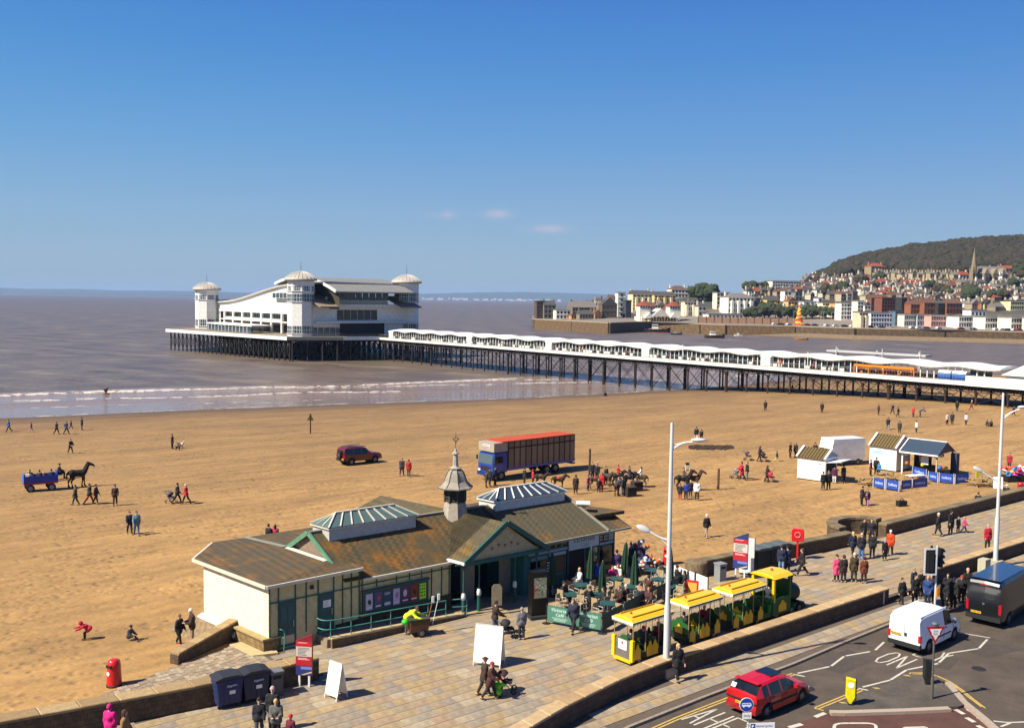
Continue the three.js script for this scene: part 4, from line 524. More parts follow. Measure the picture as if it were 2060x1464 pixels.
const h=thing('pier_kiosk','white hipped roof kiosk and solid white parapet at the shore end of the pier','kiosk',loc(196,DY,-4),PT);const w=mb();w.box(2,0.75,0,12,1.5,6.5);w.build('kiosk_wall',whiteP,h);const rf=mb(),A=[V3(-4.6,1.5,3.7),V3(8.6,1.5,3.7),V3(8.6,1.5,-3.7),V3(-4.6,1.5,-3.7)],T=[V3(-1,3.9,0),V3(5,3.9,0)];rf.quad(A[0],A[1],T[1],T[0]).quad(A[2],A[3],T[0],T[1]).tri(A[3],A[0],T[0]).tri(A[1],A[2],T[1]);rf.build('kiosk_roof',mat('#e9e6d6',0.7),h);const fi=mb();fi.cyl(V3(-1,3.8,0),V3(-1,5.1,0),0.06,0.03,6);fi.build('finial',whiteP,h);
const pa=mb();pa.box(-0.4,0.15,4.12,20,1.75,0.14);pa.build('parapet',whiteP,h);
}
}
{
const B=thing('pier_pavilion','large white pavilion with domed towers and curved grey roofs at the pier head','pavilion',PO,PT),DY=4.0;
const deckP=[[-112,24],[-101,39.8],[-19.3,29.6],[-12.8,13],[-11.5,0],[-11.5,-12.5],[-14,-34],[-116,-38]];
const dk=mb();dk.prism(deckP,DY-1.05,DY);dk.build('deck',deckM,B);
const fa=(a,b,m)=>{const d=mb(),p=V3(a[0],DY-0.5,a[1]),q=V3(b[0],DY-0.5,b[1]);d.bar(p,q,0.3,1.1);d.build('fascia',m||whiteP,B);};
fa(deckP[0],deckP[1]);fa(deckP[1],deckP[2]);fa(deckP[2],deckP[3],mat('#6d6a63',0.8));fa(deckP[3],deckP[4]);{const r=mb();for(let i=0;i<4;i++){const a=deckP[i],b=deckP[i+1],n=Math.round(Math.hypot(a[0]-b[0],a[1]-b[1]) / 0.8);r.bar(V3(a[0],DY+1,a[1]),V3(b[0],DY+1,b[1]),0.05);for(let k=0;k<n;k++)r.bar(V3(mix(a[0],b[0],k / n),DY,mix(a[1],b[1],k / n)),V3(mix(a[0],b[0],k / n),DY+1,mix(a[1],b[1],k / n)),0.04);}r.build('railing',mat('#8f8674',0.7),B).userData.kind='stuff';}
{let k=0;const edge=(t)=>V3(mix(-100,-19.3,t),0,mix(39.3,29.6,t));const rest=mb();for(let i=0;i<=26;i++){const e=edge(i / 26);for(let r=0;r<12;r++){const x=e.x+(r%2)*1.3,z=e.z-1-r*5.6;if(r<2){const g=mb();g.cyl(V3(x,SEA_Y-1,z),V3(x,DY-1,z),0.26,0.26,7);const m=g.build('leg',ironD,B);if(k++)m.name+='_'+String(k-1).padStart(3,'0');}else rest.cyl(V3(x,SEA_Y-1,z),V3(x,DY-1,z),0.28,0.28,5);}if(i<26){const f=edge((i+1) / 26);for(let r=0;r<6;r++)rest.bar(V3(e.x,SEA_Y+0.6,e.z-1-r*9),V3(f.x,DY-1.4,f.z-1-r*9),0.14).bar(V3(e.x,DY-1.4,e.z-1-r*9),V3(f.x,SEA_Y+0.6,f.z-1-r*9),0.14);}}
for(let z=28;z>-34;z-=4.5){const x=-13.2-Math.max(0,z-13)*0.37;const g=mb();g.cyl(V3(x,SEA_Y-1,z),V3(x,DY-1,z),0.3,0.3,7);g.build('leg',ironD,B).name='leg_'+String(k++).padStart(3,'0');rest.bar(V3(x,SEA_Y+0.8,z),V3(x,DY-1.4,z-4.5),0.14).bar(V3(x,DY-1.4,z),V3(x,SEA_Y+0.8,z-4.5),0.14);}
rest.box(-62,2.4,0,90,0.5,56);rest.build('undercroft',ironD,B).userData.kind='stuff';}
const tower=(x,z,r,eave,top,band)=>{const t=mb();t.lathe([[r,DY],[r,eave]],8,0,0,0);const T=t.build('tower',whiteP,B);T.position.set(x,0,z);T.rotation.y=Math.PI / 8;
const d=mb();d.lathe([[0,eave-0.3],[r+0.9,eave-0.1],[r+1.0,eave+0.25],[r+0.72,eave+0.8],[r*0.86,eave+1.75],[r*0.55,eave+2.5],[0.6,top+0.1],[0.2,top+0.3],[0,top+0.4]],24);d.build('dome',mat('#b3ab9d',0.6,{grainScale:0.2}),T);
const rb=mb();for(let i=0;i<24;i++){const a=i / 24*6.283;rb.tube([[r+1.02,eave+0.27],[r+0.74,eave+0.83],[r*0.87,eave+1.78],[r*0.56,eave+2.53],[0.6,top+0.15]].map(q=>V3(Math.sin(a)*q[0],q[1],Math.cos(a)*q[0])),0.1,4,7);}rb.build('dome_ribs',mat('#d3ccc0',0.6),T);const f=mb();f.cyl(V3(0,top,0),V3(0,top+3.4,0),0.09,0.04,5);f.build('finial',ironD,T);
for(let i=0;i<8;i++){const a=(i+0.5) / 8*6.283,R1=r*Math.cos(Math.PI / 8);for(const[y,h,w]of band){const m=mesh('window',new THREE.BoxGeometry(r*0.62*w,h,0.1),pierGlass,T);m.position.set(Math.sin(a)*R1,y,Math.cos(a)*R1);m.rotation.y=a;const fr=mb();for(let q=-1;q<=1;q++)fr.bar(V3(q*r*0.2*w,-h / 2,0.06),V3(q*r*0.2*w,h / 2,0.06),0.1);fr.bar(V3(-r*0.31*w,0,0.06),V3(r*0.31*w,0,0.06),0.1);fr.build('window_frame',whiteP,m);}}
for(const[y,h]of band){const rg=mb();rg.lathe([[r*0.99,y-h / 2-0.25],[r+0.35,y-h / 2-0.2],[r+0.35,y-h / 2-0.05],[r,y-h / 2]],8);rg.build('ledge',whiteQ,T);}return T;};
tower(-24,22.4,4.35,22.2,25.0,[[16.6,2.4,1.15],[19.6,1.5,0.8],[6.2,2.4,1.1]]);tower(-24,-18.5,4.35,22.2,25.0,[[6.4,3,1.1],[17.3,3,1.1]]);tower(-103,23,4.4,19.0,21.8,[[16.2,1.6,0.9],[6.4,2.4,1]]);tower(-103,-19,4.4,19.0,21.8,[]);
const prof=x=>{const t=clamp((x+103) / 79);return 14.6+6.8*(t*t*(3-2*t))*0.98-0.9*Math.sin(t*6.283)*0.35;};
{const w=mb(),zf=20,n=32;for(let i=0;i<n;i++){const a=mix(-103,-24,i / n),b=mix(-103,-24,(i+1) / n);w.quad(V3(a,11.4,zf),V3(b,11.4,zf),V3(b,prof(b),zf),V3(a,prof(a),zf));}w.box(-64,7.5,15.2,79,7.8,0.3);w.box(-63.5,11.2,17.8,79,0.5,4.9);w.box(-63.5,8.0,17.7,74,0.3,4.8);w.quad(V3(-103,4,20),V3(-97,4,20),V3(-97,11.4,20),V3(-103,11.4,20)).quad(V3(-38,4,20),V3(-27,4,20),V3(-27,11.4,20),V3(-38,11.4,20));w.build('front_wall',whiteP,B);
const r=mb();for(let i=0;i<n;i++){const a=mix(-104,-23,i / n),b=mix(-104,-23,(i+1) / n),A=prof(a),Bb=prof(b);sheet(r,[V3(a,A+0.1,20.9),V3(b,Bb+0.1,20.9),V3(b,Bb+0.9,14),V3(a,A+0.9,14)],0.5);sheet(r,[V3(a,A+0.9,14),V3(b,Bb+0.9,14),V3(b,Bb+0.4,-20),V3(a,A+0.4,-20)],0.5);}r.build('wavy_roof',mat('#c6c1b4',0.6,{grainScale:0.1}),B);
for(let i=0;i<7;i++){const x=-93+i*8.3,c=mesh('column',new THREE.CylinderGeometry(0.5,0.55,7,10),whiteP,B);c.position.set(x,7.6,19.9);if(i<6){const g=mesh('window',new THREE.BoxGeometry(7.2,2.6,0.15),pierGlass,B);g.position.set(x+4.15,9.7,16.2);const fr=mb();for(let q=-1;q<=1;q++)fr.box(q*2,0,0.1,0.14,2.6,0.1);fr.build('window_frame',whiteQ,g);const g2=mesh('window',new THREE.BoxGeometry(7.2,2.4,0.15),pierGlass,B);g2.position.set(x+4.15,5.6,16.2);const rl=mesh('balustrade',new THREE.BoxGeometry(7.6,1,0.06),mat('#bfc6c4',0.3),B);rl.position.set(x+4.15,8.6,19.9);}}
const eb=mb();const arc=[];for(let a=0;a<=10;a++)arc.push([-8.6+17.2*a / 10,2.5*Math.sin(a / 10*Math.PI)]);arc.push([8.6,-0.3],[-8.6,-0.3]);eb.ext(arc,5,new THREE.Matrix4().makeTranslation(-39,16.6,19));eb.build('eyebrow_dormer',mat('#d5d2c8',0.6),B);for(let i=0;i<6;i++){const g=mesh('window',new THREE.BoxGeometry(2.2,1.6,0.1),pierGlass,B);g.position.set(-46+i*2.8,17.3,21.56);}
const cn=mb();cn.box(-70,6.6,24.5,40,0.5,7.2);cn.build('terrace_roof',whiteP,B);for(let i=0;i<12;i++){const g=mesh('window',new THREE.BoxGeometry(2.9,2.0,0.1),pierGlass,B);g.position.set(-88+i*3.2,5.1,27.6);const po=mesh('mullion',new THREE.BoxGeometry(0.25,2.4,0.25),whiteP,B);po.position.set(-89.6+i*3.2,5.2,27.7);}
const dr=mb();dr.box(-36,6.0,20.15,4.2,4,0.2);dr.build('door',mat('#77807e',0.5),B);}
{const w=mb();w.box(-21.5,9,2,0.4,10,40);w.box(-23,15,2,0.5,4,24);w.build('landward_wall',whiteP,B);
const vault=x=>23.7-4.9*Math.pow(clamp((x+42) / 27.5,-1.2,1),2);const r=mb(),n=36;for(let i=0;i<n;i++){const a=mix(-60,-14.5,i / n),b=mix(-60,-14.5,(i+1) / n);sheet(r,[V3(a,vault(a),14.5),V3(b,vault(b),14.5),V3(b,vault(b),-15.5),V3(a,vault(a),-15.5)],0.45);}r.build('barrel_roof',greyRoof,B);
const e=mb();for(let i=0;i<n;i++){const a=mix(-60,-14.5,i / n),b=mix(-60,-14.5,(i+1) / n);e.bar(V3(a,vault(a)-0.1,14.7),V3(b,vault(b)-0.1,14.7),0.5,0.8);}e.build('roof_edge',whiteP,B);const en=mb();for(let i=0;i<n;i++){const a=mix(-60,-14.5,i / n),b=mix(-60,-14.5,(i+1) / n);en.quad(V3(a,13,13.4),V3(b,13,13.4),V3(b,vault(b)-0.4,13.4),V3(a,vault(a)-0.4,13.4));}en.build('gable_glazing',mat('#4d4a3c',0.4),B);
for(const s of[1,-1]){const l=mb();sheet(l,[V3(-15,13.9,s>0?13:-11),V3(-15,13.9,s>0?20:-19),V3(-28,17.6,s>0?20:-19),V3(-28,17.6,s>0?13:-11)],0.4);l.build('side_roof',mat('#8a7a66',0.7),B);}
for(let i=0;i<8;i++){const z=10.2-i*2.6;const g=mesh('window',new THREE.BoxGeometry(0.2,2.5,2.3),glassMat('#20251f',0.15),B);g.position.set(-21.1,17.3,z);if(i<6){const g2=mesh('window',new THREE.BoxGeometry(0.2,3.4,2.3),glassMat('#20251f',0.15),B);g2.position.set(-21.2,11.0,z-0.8);}}
const c=mb();c.box(-20.2,14.2,0,2.6,0.7,25).box(-20.4,8.6,0,2.2,0.7,38);c.build('canopy',whiteQ,B);const d=mb();d.box(-21.1,6.1,1,0.5,4.2,17);d.build('entrance',mat('#1d1715',0.8),B);for(let i=0;i<5;i++){const g=mesh('window',new THREE.BoxGeometry(0.2,2.6,1.8),pierGlass,B);g.position.set(-21.2,5.6,18.5-i*2.2+0.3);}}
const bw=mb();bw.box(-64,9,-20,79,11,0.4).box(-103,9,2,0.4,11,40);bw.build('rear_wall',whiteQ,B);
}
{
const hor=px=>588+0.0135*px;
const interp=(T,x)=>{let i=0;while(i<T.length-2&&x>T[i+1][0])i++;return mix(T[i][1],T[i+1][1],clamp((x-T[i][0]) / (T[i+1][0]-T[i][0])));};
const QY=2.7,WB=[[1075,661],[1225,671],[1300,667],[1460,673],[1600,676],[1720,681],[2060,690],[2400,700]];
const dw=px=>-G(px,interp(WB,px),SEA_Y).z;
const RIDGE=[[1060,640],[1250,622],[1300,605],[1400,596],[1500,590],[1560,584],[1640,563],[1700,533],[1760,518],[1830,504],[1900,497],[1950,492],[2060,485],[2200,478],[2400,472]];
const DR=[[1060,820],[1300,830],[1500,880],[1640,1000],[1800,1150],[2400,1250]];
const hillH=(px,d)=>{const a=dw(px)+45,r=interp(DR,px),H=Math.max(3,EYE+(hor(px)-interp(RIDGE,px)) / F*r),t=(d-a) / (r-a);return t<0?QY:t<1?QY+(H-QY)*Math.pow(t,1.12):H-(d-r)*0.03;};
const gp=(px,d)=>{const p=at(px,650,d);p.y=hillH(px,d);return p;};
const solve=(px,py)=>{for(let d=dw(px)+4;d<1300;d+=4){const y=hor(px)+(EYE-hillH(px,d))*F / d;if(y<=py)return d;}return 1250;};
{ 
const h=struct('hillside'),P=[],idx=[],col=[],nx=90,nd=60;for(let i=0;i<=nx;i++)for(let j=0;j<=nd;j++){const px=1070+i / nx*1330,d=mix(dw(px)+0.5,1700,Math.pow(j / nd,1.3)),p=gp(px,d),n=fbm(p.x*0.02,p.z*0.02,3,3);P.push(p.x,p.y,p.z);const green=smooth(6,14,p.y);const c=[mix(0.17,0.045,green)+n*0.04,mix(0.14,0.04,green)+n*0.04,mix(0.11,0.024,green)+n*0.03];col.push(...c.map(q=>Math.max(0.02,q)));}
for(let i=0;i<nx;i++)for(let j=0;j<nd;j++){const a=i*(nd+1)+j;idx.push(a,a+nd+1,a+1,a+1,a+nd+1,a+nd+2);}
const g=new THREE.BufferGeometry();g.setAttribute('position',new THREE.Float32BufferAttribute(P,3));g.setAttribute('color',new THREE.Float32BufferAttribute(col,3));g.setIndex(idx);g.computeVertexNormals();mesh('ground',g,new THREE.MeshStandardMaterial({vertexColors:true,roughness:0.95}),h);h.userData.label='hillside behind the far seafront';
}
const quay=(label,pxs,faceM,topM,hgt=QY)=>{const t=thing('harbour_wall',label,'wall');for(let i=0;i<pxs.length-1;i++){const a=G(pxs[i][0],pxs[i][1],SEA_Y),b=G(pxs[i+1][0],pxs[i+1][1],SEA_Y),n=Math.max(1,Math.round(a.distanceTo(b) / 22));for(let k=0;k<n;k++){const p=a.clone().lerp(b,k / n),q=a.clone().lerp(b,(k+1) / n),g=mb();g.bar(V3(p.x,(hgt+SEA_Y) / 2-0.5,p.z),V3(q.x,(hgt+SEA_Y) / 2-0.5,q.z),1.6,hgt-SEA_Y+1);g.build('wall_face',faceM,t);const c=mb();c.bar(V3(p.x,hgt+0.25,p.z),V3(q.x,hgt+0.25,q.z),1.9,0.5);c.build('coping',topM,t);if(k%2===0){const f=mb();f.box(p.x-0.2,(hgt+SEA_Y) / 2,p.z+1.2,0.5,hgt-SEA_Y,0.5);f.build('fender_pile',mat('#2a221b',0.9),t);}}}return t;};
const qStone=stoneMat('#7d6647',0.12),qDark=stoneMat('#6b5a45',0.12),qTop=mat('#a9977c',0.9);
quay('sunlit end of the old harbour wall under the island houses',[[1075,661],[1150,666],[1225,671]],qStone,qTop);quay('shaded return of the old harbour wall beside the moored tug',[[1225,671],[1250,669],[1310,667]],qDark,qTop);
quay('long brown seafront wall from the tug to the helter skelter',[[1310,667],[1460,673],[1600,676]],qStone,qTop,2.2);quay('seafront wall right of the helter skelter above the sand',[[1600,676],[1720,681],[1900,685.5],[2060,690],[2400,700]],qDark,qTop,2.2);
{const f=struct('foreshore'),m=mb();let last;for(let px=1480;px<=2400;px+=20){const a=G(px,interp(WB,px)+0.3,SEA_Y),k=smooth(1480,1640,px);const top=a.clone().setY(SEA_Y+2.2*k),lo=a.clone().multiplyScalar(1);lo.z+=8*k+3*noise3.noise(px*0.03,1,1);lo.x-=6;lo.y=SEA_Y-0.3;if(last)m.quad(last[1],lo,top,last[0]);last=[top,lo];}m.build('sand',mat('#7a664b',0.95,{grainScale:0.05}),f);f.userData.label='narrow strip of sand below the far seafront wall';}
{const w=thing('retaining_wall','pinkish retaining wall above the quay road','wall'),m=mb();const a=gp(1405,dw(1405)+30),b=gp(1600,dw(1600)+30);for(let k=0;k<12;k++){const p=a.clone().lerp(b,k / 12),q=a.clone().lerp(b,(k+1) / 12),g=mb();g.bar(V3(p.x,QY+2,p.z),V3(q.x,QY+2,q.z),1,4.2);g.build('wall_panel',mat('#8a6a55',0.9,{grainScale:0.08}),w);const po=mb();po.box(p.x,QY+2.2,p.z+0.4,0.7,4.8,0.7);po.build('pier',mat('#6d5546',0.9),w);}}
const wm={};const wall=h=>wm[h]??=mat(h,0.85,{grainScale:0.06});const winG=new THREE.BoxGeometry(1,1,1),winM=glassMat('#2a2c2e',0.2),sillM=mat('#d9d2c2',0.8),ROOF={s:mat('#4d4a48',0.85,{grainScale:0.1}),b:mat('#6a4a3a',0.9,{grainScale:0.1}),r:mat('#93482f',0.85,{grainScale:0.1}),g:mat('#777068',0.85,{grainScale:0.1}),d:mat('#3a3c40',0.85)};
function house(px0,px1,yT,yB,hex,roof,cols,rows,label,o={}){
const pc=(px0+px1) / 2,d=o.d||solve(pc,yB),base=gp(pc,d),k=d / F,W=(px1-px0)*k,top=EYE+(hor(pc)-yT)*k,H=top-base.y,D=o.depth||Math.max(7,Math.min(14,W*0.7));
const t=thing(o.name||'house',label,o.cat||'house',base,o.turn??0.25,o.group);const b=mb();b.box(0,(H-6) / 2,-D / 2,W,H+6,D);b.build('wall',wall(hex),t);
const rm=ROOF[roof[0]],kind=roof[1],rh=Math.min(o.rh||3.2,W*0.5),r=mb(),e=0.35;
if(kind==='f'){r.box(0,H+0.3,-D / 2,W+0.6,0.6,D+0.6);}
else if(kind==='h'){const A=[V3(-W / 2-e,H,e),V3(W / 2+e,H,e),V3(W / 2+e,H,-D-e),V3(-W / 2-e,H,-D-e)],q=Math.min(W,D)*0.42,T=W>D?[V3(-W / 2+q,H+rh,-D / 2),V3(W / 2-q,H+rh,-D / 2)]:[V3(0,H+rh,-D*0.35),V3(0.01,H+rh,-D*0.65)];if(W>D)r.quad(A[0],A[1],T[1],T[0]).quad(A[2],A[3],T[0],T[1]).tri(A[1],A[2],T[1]).tri(A[3],A[0],T[0]);else r.tri(A[0],A[1],T[0]).quad(A[1],A[2],T[1],T[0]).tri(A[2],A[3],T[1]).quad(A[3],A[0],T[0],T[1]);}
else if(kind==='g')r.ext([[-W / 2-e,H],[W / 2+e,H],[0,H+rh]],D+0.6,new THREE.Matrix4().makeTranslation(0,0,-D / 2)); 
else r.ext([[e,H],[-D-e,H],[-D / 2,H+rh]],W+0.4,new THREE.Matrix4().makeRotationY(-Math.PI / 2)); 
const ro=r.build('roof',rm,t);
if(kind!=='f')for(const s of o.chim||[-1,1]){const c=mb();c.box(s*(W / 2-0.8),H+rh*0.8,-D / 2,0.9,3.2,1.4).box(s*(W / 2-0.8),H+rh*0.8+1.7,-D / 2,1.1,0.25,1.6);c.build('chimney',wall(hex),ro);}
const ww=Math.min(1.6,W / cols*0.5),wh=Math.min(2.0,H / rows*0.58);let n=0;for(let i=0;i<cols;i++)for(let j=0;j<rows;j++){const m=mesh(n?'window_'+String(n).padStart(3,'0'):'window',winG,winM,t);n++;m.scale.set(ww,wh,0.16);m.position.set((i+0.5) / cols*W-W / 2,(j+0.55) / rows*H,0.03);}
if(rows>1&&o.band!==false){const s=mb();for(let j=1;j<rows;j++)s.box(0,j / rows*H,0.08,W,0.25,0.3);s.box(0,H-0.2,0.12,W+0.3,0.4,0.4);s.build('string_course',wall(o.trim||hex),t);}
if(o.bay)for(const f of o.bay){const g=mb();g.prism([[f*W-1.5,0],[f*W+1.5,0],[f*W+0.9,1.2],[f*W-0.9,1.2]],0,H*0.8);g.build('bay_window',wall(hex),t);}
return t;
}
const ORD=['first','second','third','fourth','fifth','sixth','seventh','eighth','ninth','tenth','eleventh','twelfth','thirteenth','fourteenth','fifteenth','sixteenth','seventeenth','eighteenth','nineteenth','twentieth','twenty first','twenty second','twenty third','twenty fourth','twenty fifth','twenty sixth','twenty seventh','twenty eighth','twenty ninth','thirtieth'];
const I={d:722};
house(1079,1093,606,640,'#5a4436','df',2,4,'dark brown tall house at the seaward tip of the harbour island',{d:735});house(1093,1118,613,640,'#8b7f70','sr',3,3,'grey stone house between the dark tip house and the white block',{d:735});
house(1118,1148,624,645,'#e8e3d2','gf',4,2,'plain white block on the harbour island with two rows of windows',{d:718});house(1149,1164,634,646,'#c48d5a','bf',3,1,'low orange building right of the white island block',{d:712});
house(1150,1200,618,640,'#7f715f','gr',8,2,'long grey roofed hall behind the orange island building',{d:745,rh:5});house(1165,1195,632,646,'#8a7a64','sr',5,1,'low stone terrace on the island wall',{d:705});house(1196,1210,630,648,'#b3875a','bg',2,2,'small ochre gabled house on the island',{d:705});
house(1210,1242,612,648,'#6b5a46','sg',4,2,'brown stone swimming hall with tall windows on the island',{d:712,rh:5});house(1222,1258,604,640,'#6f7679','df',4,3,'grey building with flat roof beside the lift tower',{d:740});
house(1242,1258,589,645,'#d9d8d2','gf',1,5,'tall pale lift tower rising above the island houses',{d:728,name:'tower',cat:'tower'});house(1258,1270,605,648,'#3f4449','df',2,3,'narrow dark slab building left of the cream terrace',{d:716});
house(1271,1312,592,650,'#dfcfa3','sr',5,5,'tall cream terrace left of the theatre with red roofed towers',{d:770,bay:[-0.3,0.05,0.35]});house(1314,1360,594,625,'#d8bf86','sr',6,3,'honey coloured terrace rising behind the theatre',{d:800,bay:[-0.3,0,0.3]});
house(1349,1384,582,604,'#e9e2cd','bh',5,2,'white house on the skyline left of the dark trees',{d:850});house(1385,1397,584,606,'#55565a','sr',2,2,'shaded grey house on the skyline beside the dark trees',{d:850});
{const T=thing('theatre','white seafront theatre with two red pyramid roofed towers and a central gable','theatre',gp(1329,dw(1329)+34),0.2),k=(dw(1329)+34) / F;const ty=y=>EYE+(hor(1329)-y)*k-QY;const w=mb();w.box(0,ty(637) / 2,-8,80*k,ty(637),16);w.build('wall',wall('#e6e0cd'),T);for(const[px,s]of[[1297,'left'],[1360,'right']]){const x=(px-1329)*k,tw=mb();tw.box(x,ty(614) / 2,-5,22*k,ty(614),22*k);const m=tw.build('tower',wall('#ece6d3'),T);const r=new THREE.ConeGeometry(22*k*0.86,10*k,4);const rf=mesh('tower_roof',r,ROOF.r,m);rf.position.set(x,ty(614)+4*k,-5);rf.rotation.y=Math.PI / 4;for(let i=0;i<4;i++){const g=mesh('window',winG,winM,m);g.scale.set(1.1,1.5,0.2);g.position.set(x+(i-1.5)*1.9,ty(618),-5+11*k+0.02);}}
const gb=mb();gb.ext([[-19*k,ty(636)],[19*k,ty(636)],[0,ty(620)]],12,new THREE.Matrix4().makeTranslation(0,0,-5));gb.build('gable',wall('#d5cfc4'),T);for(const x of[-26,26]){const g2=mb();g2.ext([[-10*k,ty(640)],[10*k,ty(640)],[0,ty(629)]],14,new THREE.Matrix4().makeTranslation(x*k,0,-4));g2.build('gable',wall('#e2dccb'),T);}const ar=mb();ar.box(0,ty(643) / 2,3,60*k,ty(643),5);ar.build('arcade',wall('#d6b974'),T);for(let i=0;i<9;i++){const g=mesh('arch',winG,mat('#3a2a1f',0.8),T);g.scale.set(1.5,2.6,0.2);g.position.set((i-4)*2.1,1.6,5.55);}for(let i=0;i<8;i++){const g=mesh('window',winG,winM,T);g.scale.set(1.3,1.6,0.2);g.position.set((i-3.5)*3.1,ty(639),0.05);}}
house(1376,1401,607,636,'#dcd2b6','gf',4,3,'cream villa right of the theatre under the dark trees',{bay:[-0.3,0.3]});house(1404,1421,616,637,'#cfc8b2','sh',2,2,'pale house half hidden in trees right of the cream villa');
house(1422,1498,632,645,'#ece8d8','gf',9,1,'long low white pavilion above the retaining wall',{depth:9,band:false});
house(1440,1468,589,622,'#e5dec6','gf',4,4,'tall pale block left of the white hotel');house(1462,1519,598,632,'#efe9d6','gh',7,3,'large white hotel with bays below the wood',{bay:[-0.35,-0.1,0.15,0.38]});house(1519,1529,600,630,'#50504c','sr',1,3,'narrow dark house between the white hotel and the cream house');house(1529,1540,604,629,'#d8c9a0','sr',2,3,'narrow cream house right of the white hotel');
house(1541,1569,603,631,'#cfae70','sr',5,3,'ochre stone terrace above the bushes',{bay:[-0.3,0.2]});house(1543,1571,597,606,'#e4dcc6','sf',4,1,'low white house directly above the ochre terrace');house(1584,1604,606,634,'#d0ad72','bg',3,3,'ochre gabled house behind the helter skelter',{bay:[0]});
for(const[i,y0,y1]of[[0,566,590]]){const t=house(1549,1613,y0,y1,'#e6e0d0','gf',11,4,'modern white flats with long balconies high on the slope',{depth:12});}
house(1576,1598,586,606,'#e9e5d8','gf',3,2,'white cube house below the modern flats');house(1598,1613,588,606,'#7b8187','df',2,2,'grey house beside the white cube house');house(1510,1534,584,594,'#94735d','br',4,1,'brown brick house among the trees above the hotel');house(1498,1518,571,585,'#a79b86','sh',3,1,'stone house alone on the skyline trees');
house(1615,1643,607,628,'#eceae0','gf',5,3,'white hotel right of the helter skelter');house(1645,1653,600,626,'#d9dade','gf',1,3,'narrow pale tower house right of the white hotel');house(1653,1677,609,637,'#e6dcba','bf',4,3,'cream house beside the ochre side wall',{bay:[-0.25,0.25]});house(1678,1688,610,638,'#c7a567','bf',1,3,'narrow ochre house right of the cream one');
house(1690,1722,610,643,'#eeeae0','gf',5,4,'big white house with four rows of windows');house(1724,1737,606,646,'#e9e2cf','gf',2,5,'tall narrow white tower house');house(1738,1752,614,634,'#e7e0cc','sg',2,2,'white gabled house beside the red brick block');
house(1728,1748,628,660,'#d2c2a0','gf',3,4,'cream corner house at the left end of the white seafront row',{bay:[-0.3,0.3]});house(1749,1798,630,658,'#eeece6','gf',8,3,'white seafront hotel with blue awning',{trim:'#cfd3da'});{const p=gp(1773,solve(1773,657)-3),a=thing('awning','blue awning along the front of the white seafront hotel','awning',p,0.25),g=mb();g.ext([[0,3.6],[3.2,2.6],[3.2,2.4],[0,3.3]],11,new THREE.Matrix4().makeRotationY(-Math.PI / 2));g.build('canopy',mat('#26457f',0.7),a);const q=mb();for(const x of[-5,5])q.cyl(V3(x,0,3),V3(x,2.5,3),0.07);q.build('awning_posts',ironD,a).userData.kind='stuff';}
house(1800,1817,626,656,'#5f7285','df',2,4,'blue grey building in the white seafront row');house(1818,1843,633,657,'#d5d3c4','gf',5,2,'pale building with white pilasters right of the blue grey one');house(1844,1869,634,657,'#a9b7c0','gf',4,2,'pale blue seafront building left of the pink one');house(1870,1926,635,658,'#dc9f92','gf',10,2,'long salmon pink seafront building',{trim:'#eee0d4'});house(1951,1986,624,640,'#f0ece0','gf',4,1,'white rounded gable block above the seafront row',{rh:2});
house(1926,1978,637,660,'#f0eee2','gf',9,2,'white seafront terrace right of the pink building');house(1979,2030,638,662,'#f0ead6','gf',9,2,'cream white seafront terrace above the parked cars');house(2031,2085,639,664,'#eee6cc','gf',9,2,'cream seafront terrace at the right edge');house(2086,2150,640,666,'#e6dcc0','gf',9,2,'pale seafront terrace beyond the right edge');
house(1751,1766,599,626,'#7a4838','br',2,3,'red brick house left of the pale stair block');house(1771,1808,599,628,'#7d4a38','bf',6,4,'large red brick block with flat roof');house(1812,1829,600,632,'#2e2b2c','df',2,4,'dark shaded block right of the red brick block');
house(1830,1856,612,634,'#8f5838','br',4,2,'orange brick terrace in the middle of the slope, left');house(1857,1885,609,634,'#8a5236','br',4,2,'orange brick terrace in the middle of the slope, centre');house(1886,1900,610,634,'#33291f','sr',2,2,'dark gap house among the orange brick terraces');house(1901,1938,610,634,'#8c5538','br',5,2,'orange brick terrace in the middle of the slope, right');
house(1934,1941,607,616,'#e8e0cc','gf',1,1,'little white house by the orange terrace');house(1978,2000,611,624,'#dfcb8e','sg',3,1,'small yellow house on the slope');house(1970,1979,612,624,'#b0632f','rr',1,1,'small orange house left of the yellow one');house(2029,2070,606,624,'#e6d9a8','sf',8,2,'cream villa terrace at the right edge');house(2022,2040,592,602,'#cfc6ba','rg',2,1,'white house with bright red gable roof');
for(let i=0;i<14;i++){const x0=1761+i*11.8;house(x0,x0+11.3,551-(i%3===0?2:0)+i*0.1,575+i*0.1,['#b7a277','#a99674','#b3a284','#a4967c'][i%4],i%2?'gr':'sg',2,2,ORD[i]+' house from the left in the honey stone terrace under the wood',{group:'honey stone terrace houses',rh:3.4});}
house(1747,1779,536,552,'#a08a6c','rh',4,2,'large stone house standing alone at the edge of the wood');house(1926,1948,553,564,'#d8d3c4','rr',3,1,'white house with red roof left of the church spire');house(1963,1986,548,558,'#b0a08a','rr',3,1,'red roofed house right of the church spire');house(1990,2014,543,552,'#9c9488','sr',3,1,'grey house high under the wood');house(2015,2066,541,549,'#a38c76','rr',6,1,'long red roofed terrace high at the right edge');
